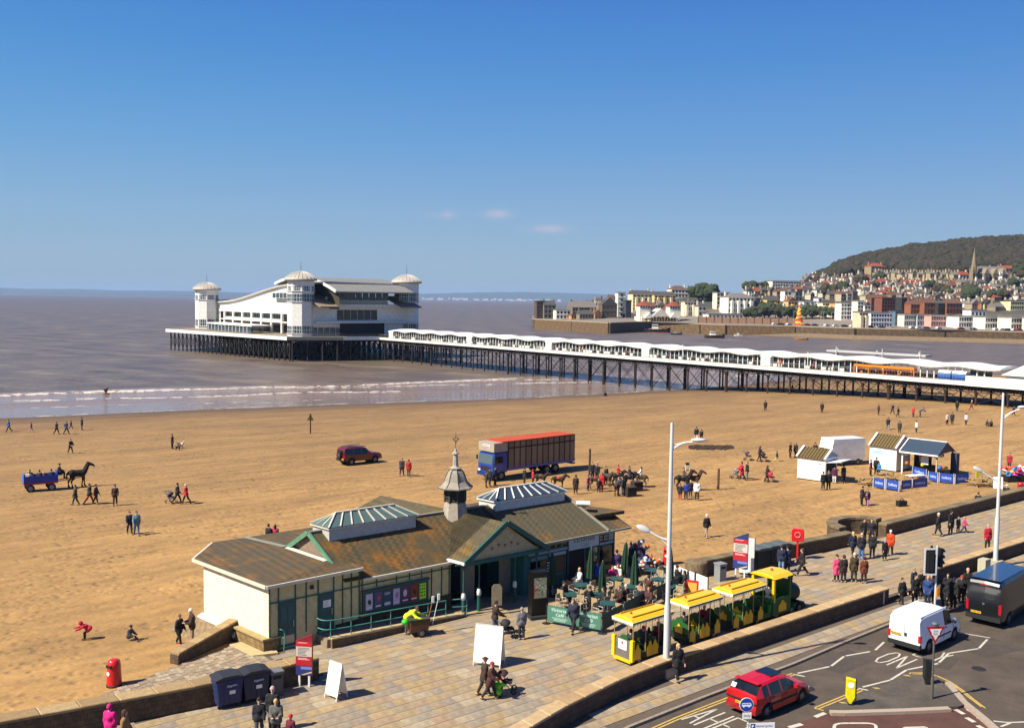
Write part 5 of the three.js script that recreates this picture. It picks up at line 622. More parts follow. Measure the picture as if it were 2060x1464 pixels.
{ 
const d=solve(1955,573),base=gp(1955,d),k=d / F,T=thing('church','stone church with tall needle spire in front of the wood','church',base,0.2),top=EYE+(hor(1955)-499)*k-base.y,tw=EYE+(hor(1955)-545)*k-base.y;const m=mb();m.box(0,tw / 2-2,0,11.5*k,tw+4,11.5*k);m.build('church_tower',wall('#8d7c5c'),T);const s=mb();s.lathe([[6.2*k,tw],[0.1,top]],8);for(const[a,b]of[[1,1],[1,-1],[-1,1],[-1,-1]])s.cyl(V3(a*5*k,tw,b*5*k),V3(a*5*k,tw+4.5,b*5*k),0.7,0.05,5);s.build('spire',wall('#8a7a5c'),T);for(let j=0;j<2;j++){const g=mesh('belfry_opening',winG,winM,T);g.scale.set(1.8,4,0.2);g.position.set((j-0.5)*3,tw-4,5.76*k+0.02);}
const n=mb();const L=62*k,h2=9;n.box(14*k+L / 2,h2 / 2-2,-6,L,h2+4,12);n.build('nave',wall('#7d7260'),T);const r=mb();r.ext([[7,h2],[-7,h2],[0,h2+7]],L+1,new THREE.Matrix4().makeRotationY(-Math.PI / 2).setPosition(14*k+L / 2,0,-6));r.build('nave_roof',ROOF.g,T);for(const x of[24,44,62]){const q=mb();q.box(x*k,h2 / 2-1,1.5,11*k,h2+2,4);q.ext([[-6*k,h2],[6*k,h2],[0,h2+5]],6,new THREE.Matrix4().makeTranslation(x*k,0,0.8));const m2=q.build('aisle_gable',wall('#8a7e68'),T);const g=mesh('window',winG,winM,m2);g.scale.set(2,4.5,0.2);g.position.set(x*k,h2 / 2,3.82);}
}
const R=rng(2024),cols=['#a3937a','#b7ab94','#8f8068','#c9bea4','#9b8a78','#ded6c4','#86776a','#b5a88e','#d8d2c4','#e6e0d2'];
const rowSpec=[[1752,2066,577,581,11,'first small row under the honey terrace'],[1840,2066,604,609,11,'fifth small row on the hillside'],[1690,1830,601,607,10,'small row left of the red brick blocks'],[1620,1745,568,575,9,'small row beside the left end of the wood'],[1520,1690,630,637,12,'small row above the retaining wall bushes'],[1272,1400,622,632,13,'small row behind the theatre'],[1745,2066,588,593,13,'second mixed row of the hillside'],[1742,2030,600,605,14,'fourth mixed row of the hillside'],[1616,1740,581,588,11,'second row right of the modern flats'],[1618,1742,595,602,13,'second row above the white hotels'],[1500,1620,592,600,12,'row below the modern flats'],[1836,2066,614,620,15,'row above the white seafront terraces'],[1405,1540,622,630,13,'garden row beside the long white pavilion'],[1165,1245,612,626,12,'back row on the harbour island'],[1740,2065,581,587,15,'upper mixed row just below the honey terrace'],[1736,2068,594,599,15,'middle mixed row of the hillside'],[1738,2030,606,611,20,'lower mixed row above the red brick blocks'],[1614,1742,574,583,12,'upper row right of the modern flats'],[1618,1735,588,596,12,'row above the white hotels'],[1640,1745,560,571,12,'top row left of the honey terrace'],[1838,2065,622,627,22,'row behind the white seafront'],[2000,2065,566,572,13,'row below the church']];
for(const[a,b,y0,y1,w,nm]of rowSpec){let i=0;for(let px=a;px<b&&i<30;i++){const ww=w*(0.7+R()*0.7),yb=mix(y0,y1,R());if(R()<0.14){px+=ww;continue;}const hh=8+R()*7,rf=['sr','gr','br','sg','gg','rr','sh','bh'][(R()*8)|0];house(px,px+ww,yb-hh,yb+1,cols[(R()*cols.length)|0],rf,Math.max(2,ww / 5|0),2,ORD[i]+' house from left in the '+nm,{turn:0.1+R()*0.35,chim:R()<0.5?[-1]:[-1,1],band:false});px+=ww+R()*3;}}
const leafG=(()=>{const g=new THREE.IcosahedronGeometry(1,2).toNonIndexed(),p=g.attributes.position,v=V3();const h=(x)=>Math.sin(x*127.1)*43758.5%1;for(let i=0;i<p.count;i++){v.fromBufferAttribute(p,i);const n=1+0.34*noise3.noise(v.x*2.3+5,v.y*2.3,v.z*2.3)+0.24*noise3.noise(v.x*6,v.y*6+3,v.z*6);v.multiplyScalar(n);p.setXYZ(i,v.x,v.y*1.05,v.z);}g.computeVertexNormals();return g;})();
{const pts=[];const lower=px=>interp([[1630,574],[1700,556],[1750,545],[1790,548],[1930,551],[2000,543],[2400,535]],px),Rw=rng(9);for(let px=1640;px<2400;px+=5.2)for(let d=solve(px,lower(px));d<interp(DR,px)+60;d+=6.5){if(Rw()<0.12)continue;pts.push([px+(Rw()-0.5)*7,d+(Rw()-0.5)*7,Rw(),Rw()]);}
const im=new THREE.InstancedMesh(leafG,new THREE.MeshStandardMaterial({color:0xffffff,roughness:0.95}),pts.length);im.name='wood';const M=new THREE.Matrix4(),q=new THREE.Quaternion(),c=new THREE.Color();pts.forEach(([px,d,a,b],i)=>{const p=gp(px,d),s=2.6+a*2.8;p.y+=s*0.75;q.setFromEuler(new THREE.Euler(a*3,b*6,a));M.compose(p,q,V3(s,s*(0.8+b*0.6),s));im.setMatrixAt(i,M);const br=fbm(px*0.02,d*0.02,6,3)+(b-0.5)*0.5;c.setRGB(mix(0.012,0.034,clamp(0.5+br)),mix(0.015,0.023,clamp(0.5+br)),mix(0.006,0.009,clamp(0.5+br)));im.setColorAt(i,c);});scene.add(im);tag(im,'dark brown green wood covering the hill above the town','wood',null,'stuff');}
const trG=mat('#2f3a1c',0.95,{grainScale:0.1}),trB=mat('#3d3520',0.95,{grainScale:0.1}),trM=mat('#3a2c1e',0.9);
const tree=(px,py,r,label,m,group)=>{const d=solve(px,py),b=gp(px,d),t=thing('tree',label,'tree',b,px,group),tk=mb();tk.cyl(V3(0,-1,0),V3(0,r*0.9,0),r*0.1,r*0.05,6);tk.build('trunk',trM,t);const c=mb(),Rt=rng(px*7|0);for(let i=0;i<7;i++)c.geo(leafG,new THREE.Matrix4().compose(V3((Rt()-0.5)*r*1.1,r*(0.8+Rt()*0.7),(Rt()-0.5)*r),new THREE.Quaternion().setFromEuler(new THREE.Euler(Rt()*3,Rt()*6,0)),V3(1,1,1).multiplyScalar(r*(0.4+Rt()*0.25))));c.build('crown',m,t);};
{let i=0;for(const px of[1405,1413,1422,1431])tree(px,606,7.5,ORD[i++]+' dark tree from the left in the clump on the skyline right of the theatre',trG,'skyline trees right of the theatre');i=0;for(const px of[1480,1492,1505,1516,1527,1538])tree(px,590,6,ORD[i++]+' dark tree from the left above the white hotel',trG,'trees above the white hotel');i=0;for(const[px,r]of[[1506,4],[1518,4.5],[1529,4],[1538,6.5],[1547,6.5],[1560,4.5],[1572,5],[1585,5],[1596,4.5],[1622,5],[1634,5],[1648,4.5],[1662,4.5],[1675,4]])tree(px,642,r,ORD[i++]+' bush from the left along the top of the retaining wall',i%3?trG:trB,'bushes above the retaining wall');
i=0;for(const[px,py,r]of[[1598,572,4],[1610,570,5],[1622,567,6],[1634,563,6],[1690,594,6],[1668,600,7],[1764,575,6],[1758,590,5],[1868,588,5],[1895,602,6],[1908,605,5],[1946,607,7],[1955,612,7],[1965,603,5],[2005,610,6],[2016,608,6],[2048,560,7],[2056,572,6],[2040,585,6],[1730,580,6]])tree(px,py,r,ORD[i++]+' tree from the first listed among the hillside houses',i%2?trG:trB,'trees among the hillside houses');}
{const T=scene.children.filter(o=>o.userData.group==='trees among the hillside houses');T.sort((a,b)=>a.position.x / -a.position.z-b.position.x / -b.position.z).forEach((t,i)=>{t.userData.label=ORD[i]+' tree counting from the left among the hillside houses';});}
{const px=1608,d=dw(px)+12,b=gp(px,d),k=d / F,h=thing('helter_skelter','red and yellow striped helter skelter tower on the far seafront','helter skelter',b),H=42*k;const n=9;for(let i=0;i<n;i++){const r=t=>mix(8.6*k,2.0*k,t);const g=mb();g.lathe([[r(i / n),H*0.92*i / n],[r((i+1) / n),H*0.92*(i+1) / n]],14);g.build('band',mat(i%2?'#e8b21c':i>5?'#e8a01c':'#d8401e',0.6),h);}const c=mb();c.lathe([[2.7*k,H*0.9],[0.1,H]],10);c.build('cap',mat('#c33a20',0.6),h);const s=mb(),pts=[];for(let i=0;i<=40;i++){const t=i / 40,a=t*14,r=mix(9.4*k,2.6*k,t);pts.push(V3(Math.sin(a)*r,H*0.05+t*H*0.75,Math.cos(a)*r));}s.tube(pts,0.35,5,120);s.build('slide',mat('#f0d060',0.5),h);}
{const cm=['#d9d9d6','#2a2d33','#c9cdd2','#8a2a24','#30445e','#e6e2da'];let proto=null,i=0;for(const px of[1560,1572,1588,1625,1640,1664,1682,1700,1716,1752,1775,1836,1850,1866,1890,1935,1960,2005,2018,2030,2042,2052]){const b=gp(px,dw(px)+9),L=4.3;const t=thing('parked_car',ORD[i]+' parked car from the left along the far seafront road','car',b,0.3+(i%3)*0.1,'cars parked along the far seafront');const g=mb();g.ext([[-L / 2,0.3],[L / 2,0.3],[L / 2,0.85],[L*0.25,0.95],[L*0.1,1.45],[-L*0.35,1.45],[-L / 2,0.95]],1.7,null,0.06);g.build('body',mat(cm[i%6],0.35),t);const w=mb();w.ext([[-L*0.36,0.95],[L*0.2,0.95],[L*0.09,1.38],[-L*0.33,1.38]],1.74);w.build('windows',winM,t);for(const s of[-1,1]){const q=mb();q.cyl(V3(s*1.35,0.32,-0.88),V3(s*1.35,0.32,0.88),0.32,0.32,10);q.build('wheel',blackM,t);}i++;}}
const boat=(px,py,L,hull,label,o={})=>{const p=G(px,py,SEA_Y);const t=thing('boat',label,'boat',p.setY(SEA_Y),o.turn??-0.15),hh=L*0.13,n=10,g=mb();const sec=s=>{const x=(s-0.5)*L,w=L*0.16*Math.pow(Math.sin(Math.PI*clamp(0.12+s*0.82,0,1)),0.6)*(s>0.97?0.15:1),sh=hh*(1+0.7*Math.pow(Math.abs(s-0.4)*1.6,2));return[V3(x,-0.4,0),V3(x,0.05,w*0.75),V3(x,sh,w),V3(x,sh,-w),V3(x,0.05,-w*0.75)];};let l=sec(0);g.poly([...l].reverse());for(let i=1;i<=n;i++){const s=sec(i / n);for(let k=0;k<5;k++)g.quad(l[k],l[(k+1)%5],s[(k+1)%5],s[k]);l=s;}g.poly(l);g.build('hull',mat(hull,0.5),t);const bt=mb();bt.box(0,hh*1.1,0,L*0.72,0.12,L*0.26);bt.build('deck',mat(o.deck||'#b3a892',0.8),t);
if(o.cabin){const c=mb();c.box(o.cx||-L*0.1,hh*1.1+L*0.09,0,L*0.24,L*0.18,L*0.17);const m=c.build('cabin',mat(o.cabin,0.6),t);const w=mb();w.box(o.cx||-L*0.1,hh*1.1+L*0.13,0,L*0.245,L*0.05,L*0.175);w.build('cabin_window',winM,m);}if(o.mast){const m=mb();m.cyl(V3(0,hh,0),V3(0,hh+L*o.mast,0),0.12,0.06,5);m.bar(V3(0,hh+L*o.mast*0.7,0),V3(L*0.3,hh+L*0.2,0),0.08);m.build('mast',mat('#6b5f50',0.7),t);}if(o.stripe){const s=mb();s.box(0,0.12,0,L*0.8,0.5,L*0.275);s.build('waterline',mat(o.stripe,0.6),t);}return t;};
boat(1323,669,17,'#1d2024','black and red tug with white upperworks moored at the harbour wall',{cabin:'#d9d4c8',mast:0.4,stripe:'#a52a22',turn:-0.1});boat(1361,673,7,'#22303a','small dark boat astern of the tug',{cabin:'#8f9aa0'});boat(1438,680,12,'#4a3b2e','brown fishing boat with white wheelhouse at anchor',{cabin:'#f0eee6',turn:0.1,mast:0.25});boat(1487,676,6,'#d9d5cc','small white motor boat near the wall',{cabin:'#e9e7e0'});boat(1613,684,7.5,'#c27a2a','orange open boat below the helter skelter',{});boat(1692,671,9,'#2a2522','dark barge aground against the seafront wall',{mast:0.25});
{let i=0;for(const px of[1597,1652,1657,1673,1790,1846,1904,1958,2010]){const p=gp(px,dw(px)+6),l=thing('lamp_post',ORD[i++]+' slim lamp post from the left along the far seafront','lamp post',p,0,'lamp posts along the far seafront'),g=mb();g.cyl(V3(0,0,0),V3(0,9,0),0.12,0.08,5);g.build('pole',mat('#b9b6ae',0.6),l);const h=mb();h.box(0.7,9,0,1.5,0.14,0.3);h.build('lamp_head',mat('#c9c6be',0.6),l);}}
}
function surfaceNet(f,lo,hi,cell){
const n=[0,1,2].map(k=>Math.ceil((hi[k]-lo[k]) / cell)+1),[nx,ny,nz]=n,val=new Float32Array(nx*ny*nz),at3=(i,j,k)=>i+nx*(j+ny*k);
for(let k=0;k<nz;k++)for(let j=0;j<ny;j++)for(let i=0;i<nx;i++)val[at3(i,j,k)]=f(lo[0]+i*cell,lo[1]+j*cell,lo[2]+k*cell);
const P=[],idx=[],id=new Int32Array(nx*ny*nz).fill(-1);
for(let k=0;k<nz-1;k++)for(let j=0;j<ny-1;j++)for(let i=0;i<nx-1;i++){
let c=0,sx=0,sy=0,sz=0,neg=0;const v=(a,b,d)=>val[at3(i+a,j+b,k+d)];
for(let q=0;q<8;q++)if(v(q&1,q>>1&1,q>>2)<0)neg++;if(!neg||neg===8)continue;
const edge=(a,b)=>{const va=v(a[0],a[1],a[2]),vb=v(b[0],b[1],b[2]);if((va<0)===(vb<0))return;const t=va / (va-vb);sx+=a[0]+(b[0]-a[0])*t;sy+=a[1]+(b[1]-a[1])*t;sz+=a[2]+(b[2]-a[2])*t;c++;};
for(let p=0;p<2;p++)for(let q=0;q<2;q++){edge([0,p,q],[1,p,q]);edge([p,0,q],[p,1,q]);edge([p,q,0],[p,q,1]);}
id[at3(i,j,k)]=P.length / 3;P.push(lo[0]+(i+sx / c)*cell,lo[1]+(j+sy / c)*cell,lo[2]+(k+sz / c)*cell);
}
const quad=(a,b,c,d,flip)=>{if(a<0||b<0||c<0||d<0)return;flip?idx.push(a,c,b,a,d,c):idx.push(a,b,c,a,c,d);};
for(let k=1;k<nz-1;k++)for(let j=1;j<ny-1;j++)for(let i=1;i<nx-1;i++){
const s=val[at3(i,j,k)]<0;
if(s!==val[at3(i+1,j,k)]<0)quad(id[at3(i,j-1,k-1)],id[at3(i,j,k-1)],id[at3(i,j,k)],id[at3(i,j-1,k)],!s);
if(s!==val[at3(i,j+1,k)]<0)quad(id[at3(i-1,j,k-1)],id[at3(i-1,j,k)],id[at3(i,j,k)],id[at3(i,j,k-1)],!s);
if(s!==val[at3(i,j,k+1)]<0)quad(id[at3(i-1,j-1,k)],id[at3(i,j-1,k)],id[at3(i,j,k)],id[at3(i-1,j,k)],!s);
}
const g=new THREE.BufferGeometry();g.setAttribute('position',new THREE.Float32BufferAttribute(P,3));g.setIndex(idx);g.computeVertexNormals();return g;
}
const capD=(x,y,z,b)=>{const[ax,ay,az,bx,by,bz,ra,rb]=b,dx=bx-ax,dy=by-ay,dz=bz-az,px=x-ax,py=y-ay,pz=z-az,t=clamp((px*dx+py*dy+pz*dz) / (dx*dx+dy*dy+dz*dz+1e-9));return Math.hypot(px-t*dx,py-t*dy,pz-t*dz)-(ra+(rb-ra)*t);};
const smin=(a,b,k)=>{const h=Math.max(k-Math.abs(a-b),0) / k;return Math.min(a,b)-h*h*k*0.25;};
const bone=(a,b,ra,rb=ra)=>[a.x,a.y,a.z,b.x,b.y,b.z,ra,rb];
function meshBones(bones,k,cell,pad=0.03,extra){
const lo=[1e9,1e9,1e9],hi=[-1e9,-1e9,-1e9];for(const b of bones)for(let i=0;i<3;i++){const r=Math.max(b[6],b[7])+pad;lo[i]=Math.min(lo[i],b[i]-r,b[i+3]-r);hi[i]=Math.max(hi[i],b[i]+r,b[i+3]+r);}
return surfaceNet((x,y,z)=>{let d=1e9;for(const b of bones)d=smin(d,capD(x,y,z,b),k);return extra?extra(d,x,y,z):d;},lo,hi,cell);
}
const SKEL={};
function skeleton(p){
const J={},v=V3,L=p.lean||0;J.pelvis=v(0,0,0);const sp=v(0,Math.cos(L),Math.sin(L));J.chest=sp.clone().multiplyScalar(0.3);J.neck=sp.clone().multiplyScalar(0.5);const hd=v(0,Math.cos(L*0.55+(p.head||0)),Math.sin(L*0.55+(p.head||0)));J.head=J.neck.clone().addScaledVector(hd,0.185);J.hdir=hd;
for(const s of[1,-1]){const n=s>0?'L':'R',h=p['h'+n]||0,k=p['k'+n]||0,ab=p.abd||0.03;const hip=v(s*0.09,-0.03,0),td=v(s*Math.sin(ab),-Math.cos(h),Math.sin(h)).normalize(),kn=hip.clone().addScaledVector(td,0.43),sd=v(s*Math.sin(ab)*(p.abd>0.2?-0.1:0.5),-Math.cos(h-k),Math.sin(h-k)).normalize(),an=kn.clone().addScaledVector(sd,0.41);const fp=clamp((k-h)*0.7,-0.3,0.9)*(p.flat?0:1),toe=an.clone().add(v(s*0.03,-0.045-Math.sin(fp)*0.13,Math.cos(fp)*0.16));const heel=an.clone().add(v(0,-0.045,-0.035));Object.assign(J,{['hip'+n]:hip,['kn'+n]:kn,['an'+n]:an,['toe'+n]:toe,['heel'+n]:heel});
const a=p['s'+n]||0,e=p['e'+n]??0.15,aa=p['a'+n]??0.1,inn=p['i'+n]||0;const sh=J.neck.clone().addScaledVector(sp,-0.07).add(v(s*0.185,0,0)),ud=v(s*Math.sin(aa),-Math.cos(a)*Math.cos(aa),Math.sin(a)*Math.cos(aa)),el=sh.clone().addScaledVector(ud,0.29),fd=v(s*(Math.sin(aa)*0.3-inn),-Math.cos(a+e),Math.sin(a+e)).normalize(),wr=el.clone().addScaledVector(fd,0.25);Object.assign(J,{['sh'+n]:sh,['el'+n]:el,['wr'+n]:wr,['fd'+n]:fd});}
let m=1e9;for(const n of['L','R'])m=Math.min(m,J['toe'+n].y-0.035,J['heel'+n].y-0.035);m=Math.min(m,J.pelvis.y-0.13);for(const k in J)if(k[0]!=='f'&&k!=='hdir')J[k].y-=m;return J;
}
const POSES={
stand:{hL:0.03,hR:-0.05,kR:0.02,aL:0.12,aR:0.12,eL:0.25,eR:0.2},walk:{hL:0.42,kL:0.12,hR:-0.34,kR:0.32,sL:-0.35,sR:0.4,eL:0.3,eR:0.4,lean:0.06},stroll:{hL:-0.22,kL:0.25,hR:0.28,kR:0.06,sL:0.25,sR:-0.2,eL:0.3,eR:0.25,lean:0.04},
pockets:{hL:0.04,hR:-0.06,sL:-0.3,sR:-0.3,eL:0.95,eR:0.95,aL:0.25,aR:0.25,iL:0.35,iR:0.35},hold:{hL:0.02,hR:-0.04,sL:0.35,sR:0.3,eL:1.25,eR:1.3,iL:0.45,iR:0.45,head:0.25},push:{hL:0.35,kL:0.1,hR:-0.3,kR:0.3,sL:0.5,sR:0.5,eL:0.65,eR:0.65,lean:0.12},
sit:{hL:1.5,hR:1.45,kL:1.5,kR:1.5,sL:0.45,sR:0.4,eL:0.9,eR:1.0,iL:0.2,iR:0.2,lean:0.05,flat:1},crouch:{hL:2.0,hR:1.9,kL:2.3,kR:2.2,lean:0.6,sL:0.9,sR:1.0,eL:0.5,eR:0.4,flat:1},bend:{hL:0.25,hR:0.05,kL:0.3,kR:0.15,lean:1.0,sL:1.0,sR:0.8,eL:0.5,eR:0.5,head:0.1,flat:1},ride:{hL:1.0,hR:1.0,kL:1.1,kR:1.1,abd:0.55,sL:0.5,sR:0.5,eL:0.7,eR:0.7,iL:0.2,iR:0.2,flat:1},sand:{hL:1.55,hR:1.75,kL:0.5,kR:0.9,lean:0.25,sL:0.7,sR:0.6,eL:0.4,eR:0.5,flat:1},
stoop:{hL:0.9,hR:0.8,kL:0.9,kR:0.8,lean:1.15,sL:1.1,sR:1.2,eL:0.2,eR:0.2,flat:1},
};
const geoCache={};const put=(k,f)=>geoCache[k]??=f();
function handGeo(J,n){ 
const s=n==='L'?1:-1,w=J['wr'+n],d=J['fd'+n],side=V3(0,0,1).sub(d.clone().multiplyScalar(d.z)).normalize();if(side.lengthSq()<0.1)side.set(0,1,0);const nrm=d.clone().cross(side).normalize(),P=(a,b,c)=>w.clone().addScaledVector(d,a).addScaledVector(side,b).addScaledVector(nrm,c),B=[];
for(const b of[-0.027,-0.009,0.009,0.027])B.push(bone(P(0.0,b*0.7,0),P(0.085,b,0),0.017,0.013));const len=[0.058,0.074,0.08,0.07];[-0.03,-0.01,0.01,0.03].forEach((b,i)=>{const c=0.012*s,m=P(0.09+len[i]*0.55,b*1.05,c*0.6),e=P(0.09+len[i],b*1.05,c*2);B.push(bone(P(0.085,b,0),m,0.0095,0.0085),bone(m,e,0.0085,0.0072));});B.push(bone(P(0.02,0.028,0),P(0.055,0.055,0.008*s),0.0125,0.0105),bone(P(0.055,0.055,0.008*s),P(0.085,0.062,0.016*s),0.0105,0.0085));return meshBones(B,0.008,0.0075,0.012);
}
function headGeo(J,kid){
const q=new THREE.Quaternion().setFromUnitVectors(V3(0,1,0),J.hdir),sc=kid?1.22:1;const f=(x,y,z)=>{let d=Math.hypot(x / 0.076,(y-0.025) / 0.105,z / 0.093);d=(d-1)*0.08;d=smin(d,capD(x,y,z,[0,-0.065,0.045,0,-0.05,0.05,0.036,0.04]),0.04);d=smin(d,capD(x,y,z,[0,0.015,0.092,0,-0.018,0.108,0.009,0.014]),0.014);for(const s of[-1,1]){d=smin(d,capD(x,y,z,[s*0.078,0.02,-0.005,s*0.082,-0.02,-0.002,0.014,0.01]),0.012);const e=Math.hypot(x-s*0.03,y-0.018,z-0.1)-0.017;d=Math.max(d,-e);}d=smin(d,capD(x,y,z,[-0.018,-0.045,0.088,0.018,-0.045,0.088,0.007,0.007]),0.008);return smin(d,capD(x,y,z,[0,-0.2,-0.02,0,-0.06,-0.012,0.056,0.052]),0.03);};
const g=surfaceNet(f,[-0.12,-0.2,-0.13],[0.12,0.15,0.15],0.0105),P=g.attributes.position,col=[];for(let i=0;i<P.count;i++){const x=P.getX(i),y=P.getY(i),z=P.getZ(i);let c=[1,1,1];if(z>0.05&&Math.hypot(Math.abs(x)-0.03,y-0.018)<0.014)c=[0.12,0.1,0.1];else if(z>0.07&&Math.hypot(x / 1.6,y+0.046)<0.013)c=[0.75,0.4,0.38];else if(z>0.06&&Math.abs(y-0.04)<0.007&&Math.abs(Math.abs(x)-0.03)<0.018)c=[0.4,0.3,0.25];col.push(...c);}
g.setAttribute('color',new THREE.Float32BufferAttribute(col,3));g.applyMatrix4(new THREE.Matrix4().compose(J.head,q,V3(sc,sc,sc)));return g;
}
const whiten=g=>{if(!g.attributes.color)g.setAttribute('color',new THREE.Float32BufferAttribute(new Float32Array(g.attributes.position.count*3).fill(1),3));return g;};
function bodyBones(J,inf,o={}){const B=[];if(o.torso)B.push(bone(J.pelvis.clone().add(V3(-0.06,0,0)),J.pelvis.clone().add(V3(0.06,0,0)),0.105+inf),bone(J.pelvis,J.chest,0.11+inf,0.12+inf),bone(J.chest.clone().add(V3(-0.06,0.02,0)),J.chest.clone().add(V3(0.06,0.02,0)),0.115+inf),bone(J.shL.clone().lerp(J.neck,0.25),J.shR.clone().lerp(J.neck,0.25),0.062+inf),bone(J.chest,J.neck.clone().addScaledVector(J.hdir,-0.04),0.11+inf,0.06+inf));
for(const n of['L','R']){if(o.arms)B.push(bone(J['sh'+n],J['el'+n],0.056+inf,0.043+inf),bone(J['el'+n],J['wr'+n].clone().lerp(J['el'+n],o.cuff||0),0.042+inf,0.03+inf));if(o.legs)B.push(bone(J['hip'+n],J['kn'+n],0.086+inf,0.057+inf),bone(J['kn'+n],J['an'+n].clone().lerp(J['kn'+n],o.hem||0),0.056+inf,0.042+inf));if(o.skirt){const e=J['hip'+n].clone().lerp(J['kn'+n],o.skirt);B.push(bone(J['hip'+n],e,0.115+inf,0.12+inf));}}return B;}
function personGeo(pose,kid,coat,hair){
const key=pose+(kid?'k':''),J=SKEL[key]??=skeleton(POSES[pose]);const o={};
o.body=put('b'+key,()=>{const B=bodyBones(J,0,{torso:1,arms:1,legs:1});B.push(bone(J.neck.clone().addScaledVector(J.hdir,-0.06),J.neck.clone().addScaledVector(J.hdir,0.09),0.055,0.05));for(const n of['L','R'])B.push(bone(J['heel'+n],J['toe'+n],0.04,0.03),bone(J['an'+n],J['heel'+n],0.04));return mergeGeometries([meshBones(B,0.05,0.03),headGeo(J,kid),handGeo(J,'L'),handGeo(J,'R')].map(whiten));});
o.coat=put('c'+key+coat,()=>{const inf=coat==='thin'?0.014:0.032;const B=bodyBones(J,inf,{torso:1,arms:1,cuff:0.08,skirt:coat==='long'?0.85:coat==='mid'?0.42:0.12});return meshBones(B,0.06,0.028,0.05);});
o.trousers=put('t'+key,()=>meshBones([...bodyBones(J,0.018,{legs:1,hem:0.04}),bone(J.pelvis.clone().add(V3(-0.05,-0.01,0)),J.pelvis.clone().add(V3(0.05,-0.01,0)),0.115)],0.05,0.028));
o.shoes=put('s'+key,()=>{const gs=[];for(const n of['L','R'])gs.push(meshBones([bone(J['heel'+n],J['toe'+n],0.047,0.04),bone(J['an'+n],J['heel'+n],0.045)],0.03,0.022));return mergeGeometries(gs);});
o.hair=put('h'+key+hair,()=>{const q=new THREE.Quaternion().setFromUnitVectors(V3(0,1,0),J.hdir),sc=kid?1.22:1;const f=(x,y,z)=>{let d=(Math.hypot(x / 0.09,(y-0.034) / 0.114,(z+0.01) / 0.104)-1)*0.09;if(hair==='long'){d=smin(d,capD(x,y,z,[0,0.02,-0.06,0,-0.17,-0.075,0.07,0.055]),0.04);for(const s of[-1,1])d=smin(d,capD(x,y,z,[s*0.075,0.02,0,s*0.085,-0.12,-0.01,0.03,0.025]),0.03);}if(hair==='hood'){d=(Math.hypot(x / 0.11,(y-0.03) / 0.135,(z+0.015) / 0.125)-1)*0.1;return Math.max(d,z>0.02?0.075-Math.hypot(x,y-0.0):-1);}if(hair==='hat'){d=Math.max((Math.hypot(x / 0.095,(y-0.05) / 0.11,z / 0.108)-1)*0.09,0.045-y);return smin(d,Math.max(Math.hypot(x / 0.102,z / 0.115)*0.1-0.1,Math.abs(y-0.055)-0.014),0.01);}if(hair==='brim'){d=Math.max((Math.hypot(x / 0.092,(y-0.05) / 0.11,z / 0.105)-1)*0.09,0.05-y);return Math.min(d,Math.max(Math.hypot(x,z-0.01)-0.15,Math.abs(y-0.06)-0.013));}const face=Math.max(0.045-z+Math.max(0,y-0.03)*0.6,Math.abs(x)-0.08,y-0.085,-(y+0.3));return Math.max(d,-face,hair==='long'?-1:-0.06-y-Math.max(0,z)*-1.2);};
const g=surfaceNet(f,[-0.17,-0.24,-0.17],[0.17,0.2,0.18],0.0135);g.applyMatrix4(new THREE.Matrix4().compose(J.head,q,V3(sc,sc,sc)));return g;});
return o;
}
const skinM={};const skin=h=>skinM[h]??=new THREE.MeshStandardMaterial({color:C(h),roughness:0.6,vertexColors:true});
const cloth=h=>mat(h,0.88,{grainScale:3,bump:0.004,bumpScale:4});
const DEG=Math.PI / 180;
function person(pos,ht,pose,face,top,legs,hairC,label,o={}){
const kid=ht<1.4,t=thing('person',label,'person',pos,face*DEG,o.group),s=ht / (o.base||1.74);const g=personGeo(pose,kid,o.coat||'short',o.hair||'short');t.scale.setScalar(s);
mesh('body',g.body,skin(o.skin||'#c99a7c'),t);mesh(o.coat==='thin'?'shirt':'coat',g.coat,cloth(top),t);mesh('trousers',g.trousers,cloth(legs),t);mesh('shoes',g.shoes,mat(o.shoes||'#231d1a',0.6),t);mesh({hat:'hat',brim:'hat',hood:'hood'}[o.hair]||'hair',g.hair,cloth(hairC),t);
if(o.bag){const J=SKEL[pose+(kid?'k':'')],b=mb();if(o.bag==='back'){b.geo(new THREE.SphereGeometry(0.16,10,8),new THREE.Matrix4().makeScale(1,1.35,0.6).setPosition(0,J.chest.y+0.02,-0.22));}else{b.box(J.wrL.x+0.02,J.wrL.y-0.28,J.wrL.z,0.12,0.3,0.26);b.tube([V3(J.wrL.x,J.wrL.y-0.12,J.wrL.z-0.08),V3(J.wrL.x,J.wrL.y-0.02,J.wrL.z),V3(J.wrL.x,J.wrL.y-0.12,J.wrL.z+0.08)],0.012,4,6);}b.build('bag',cloth(o.bagC||'#3b2a22'),t);}
return t;
}
const onP=(px,py)=>G(px,py,0),onS=(px,py)=>S(px,py,0);
const BK='#17171a',NV='#1b2438',DG='#2c2c2f',GY='#4a4a4d',JN='#3d5878',BR='#3b2a20',OL='#41402a',BLD='#c9a869',WHT='#d9d6cf',HB='#2b2019',HG='#8f8a84';
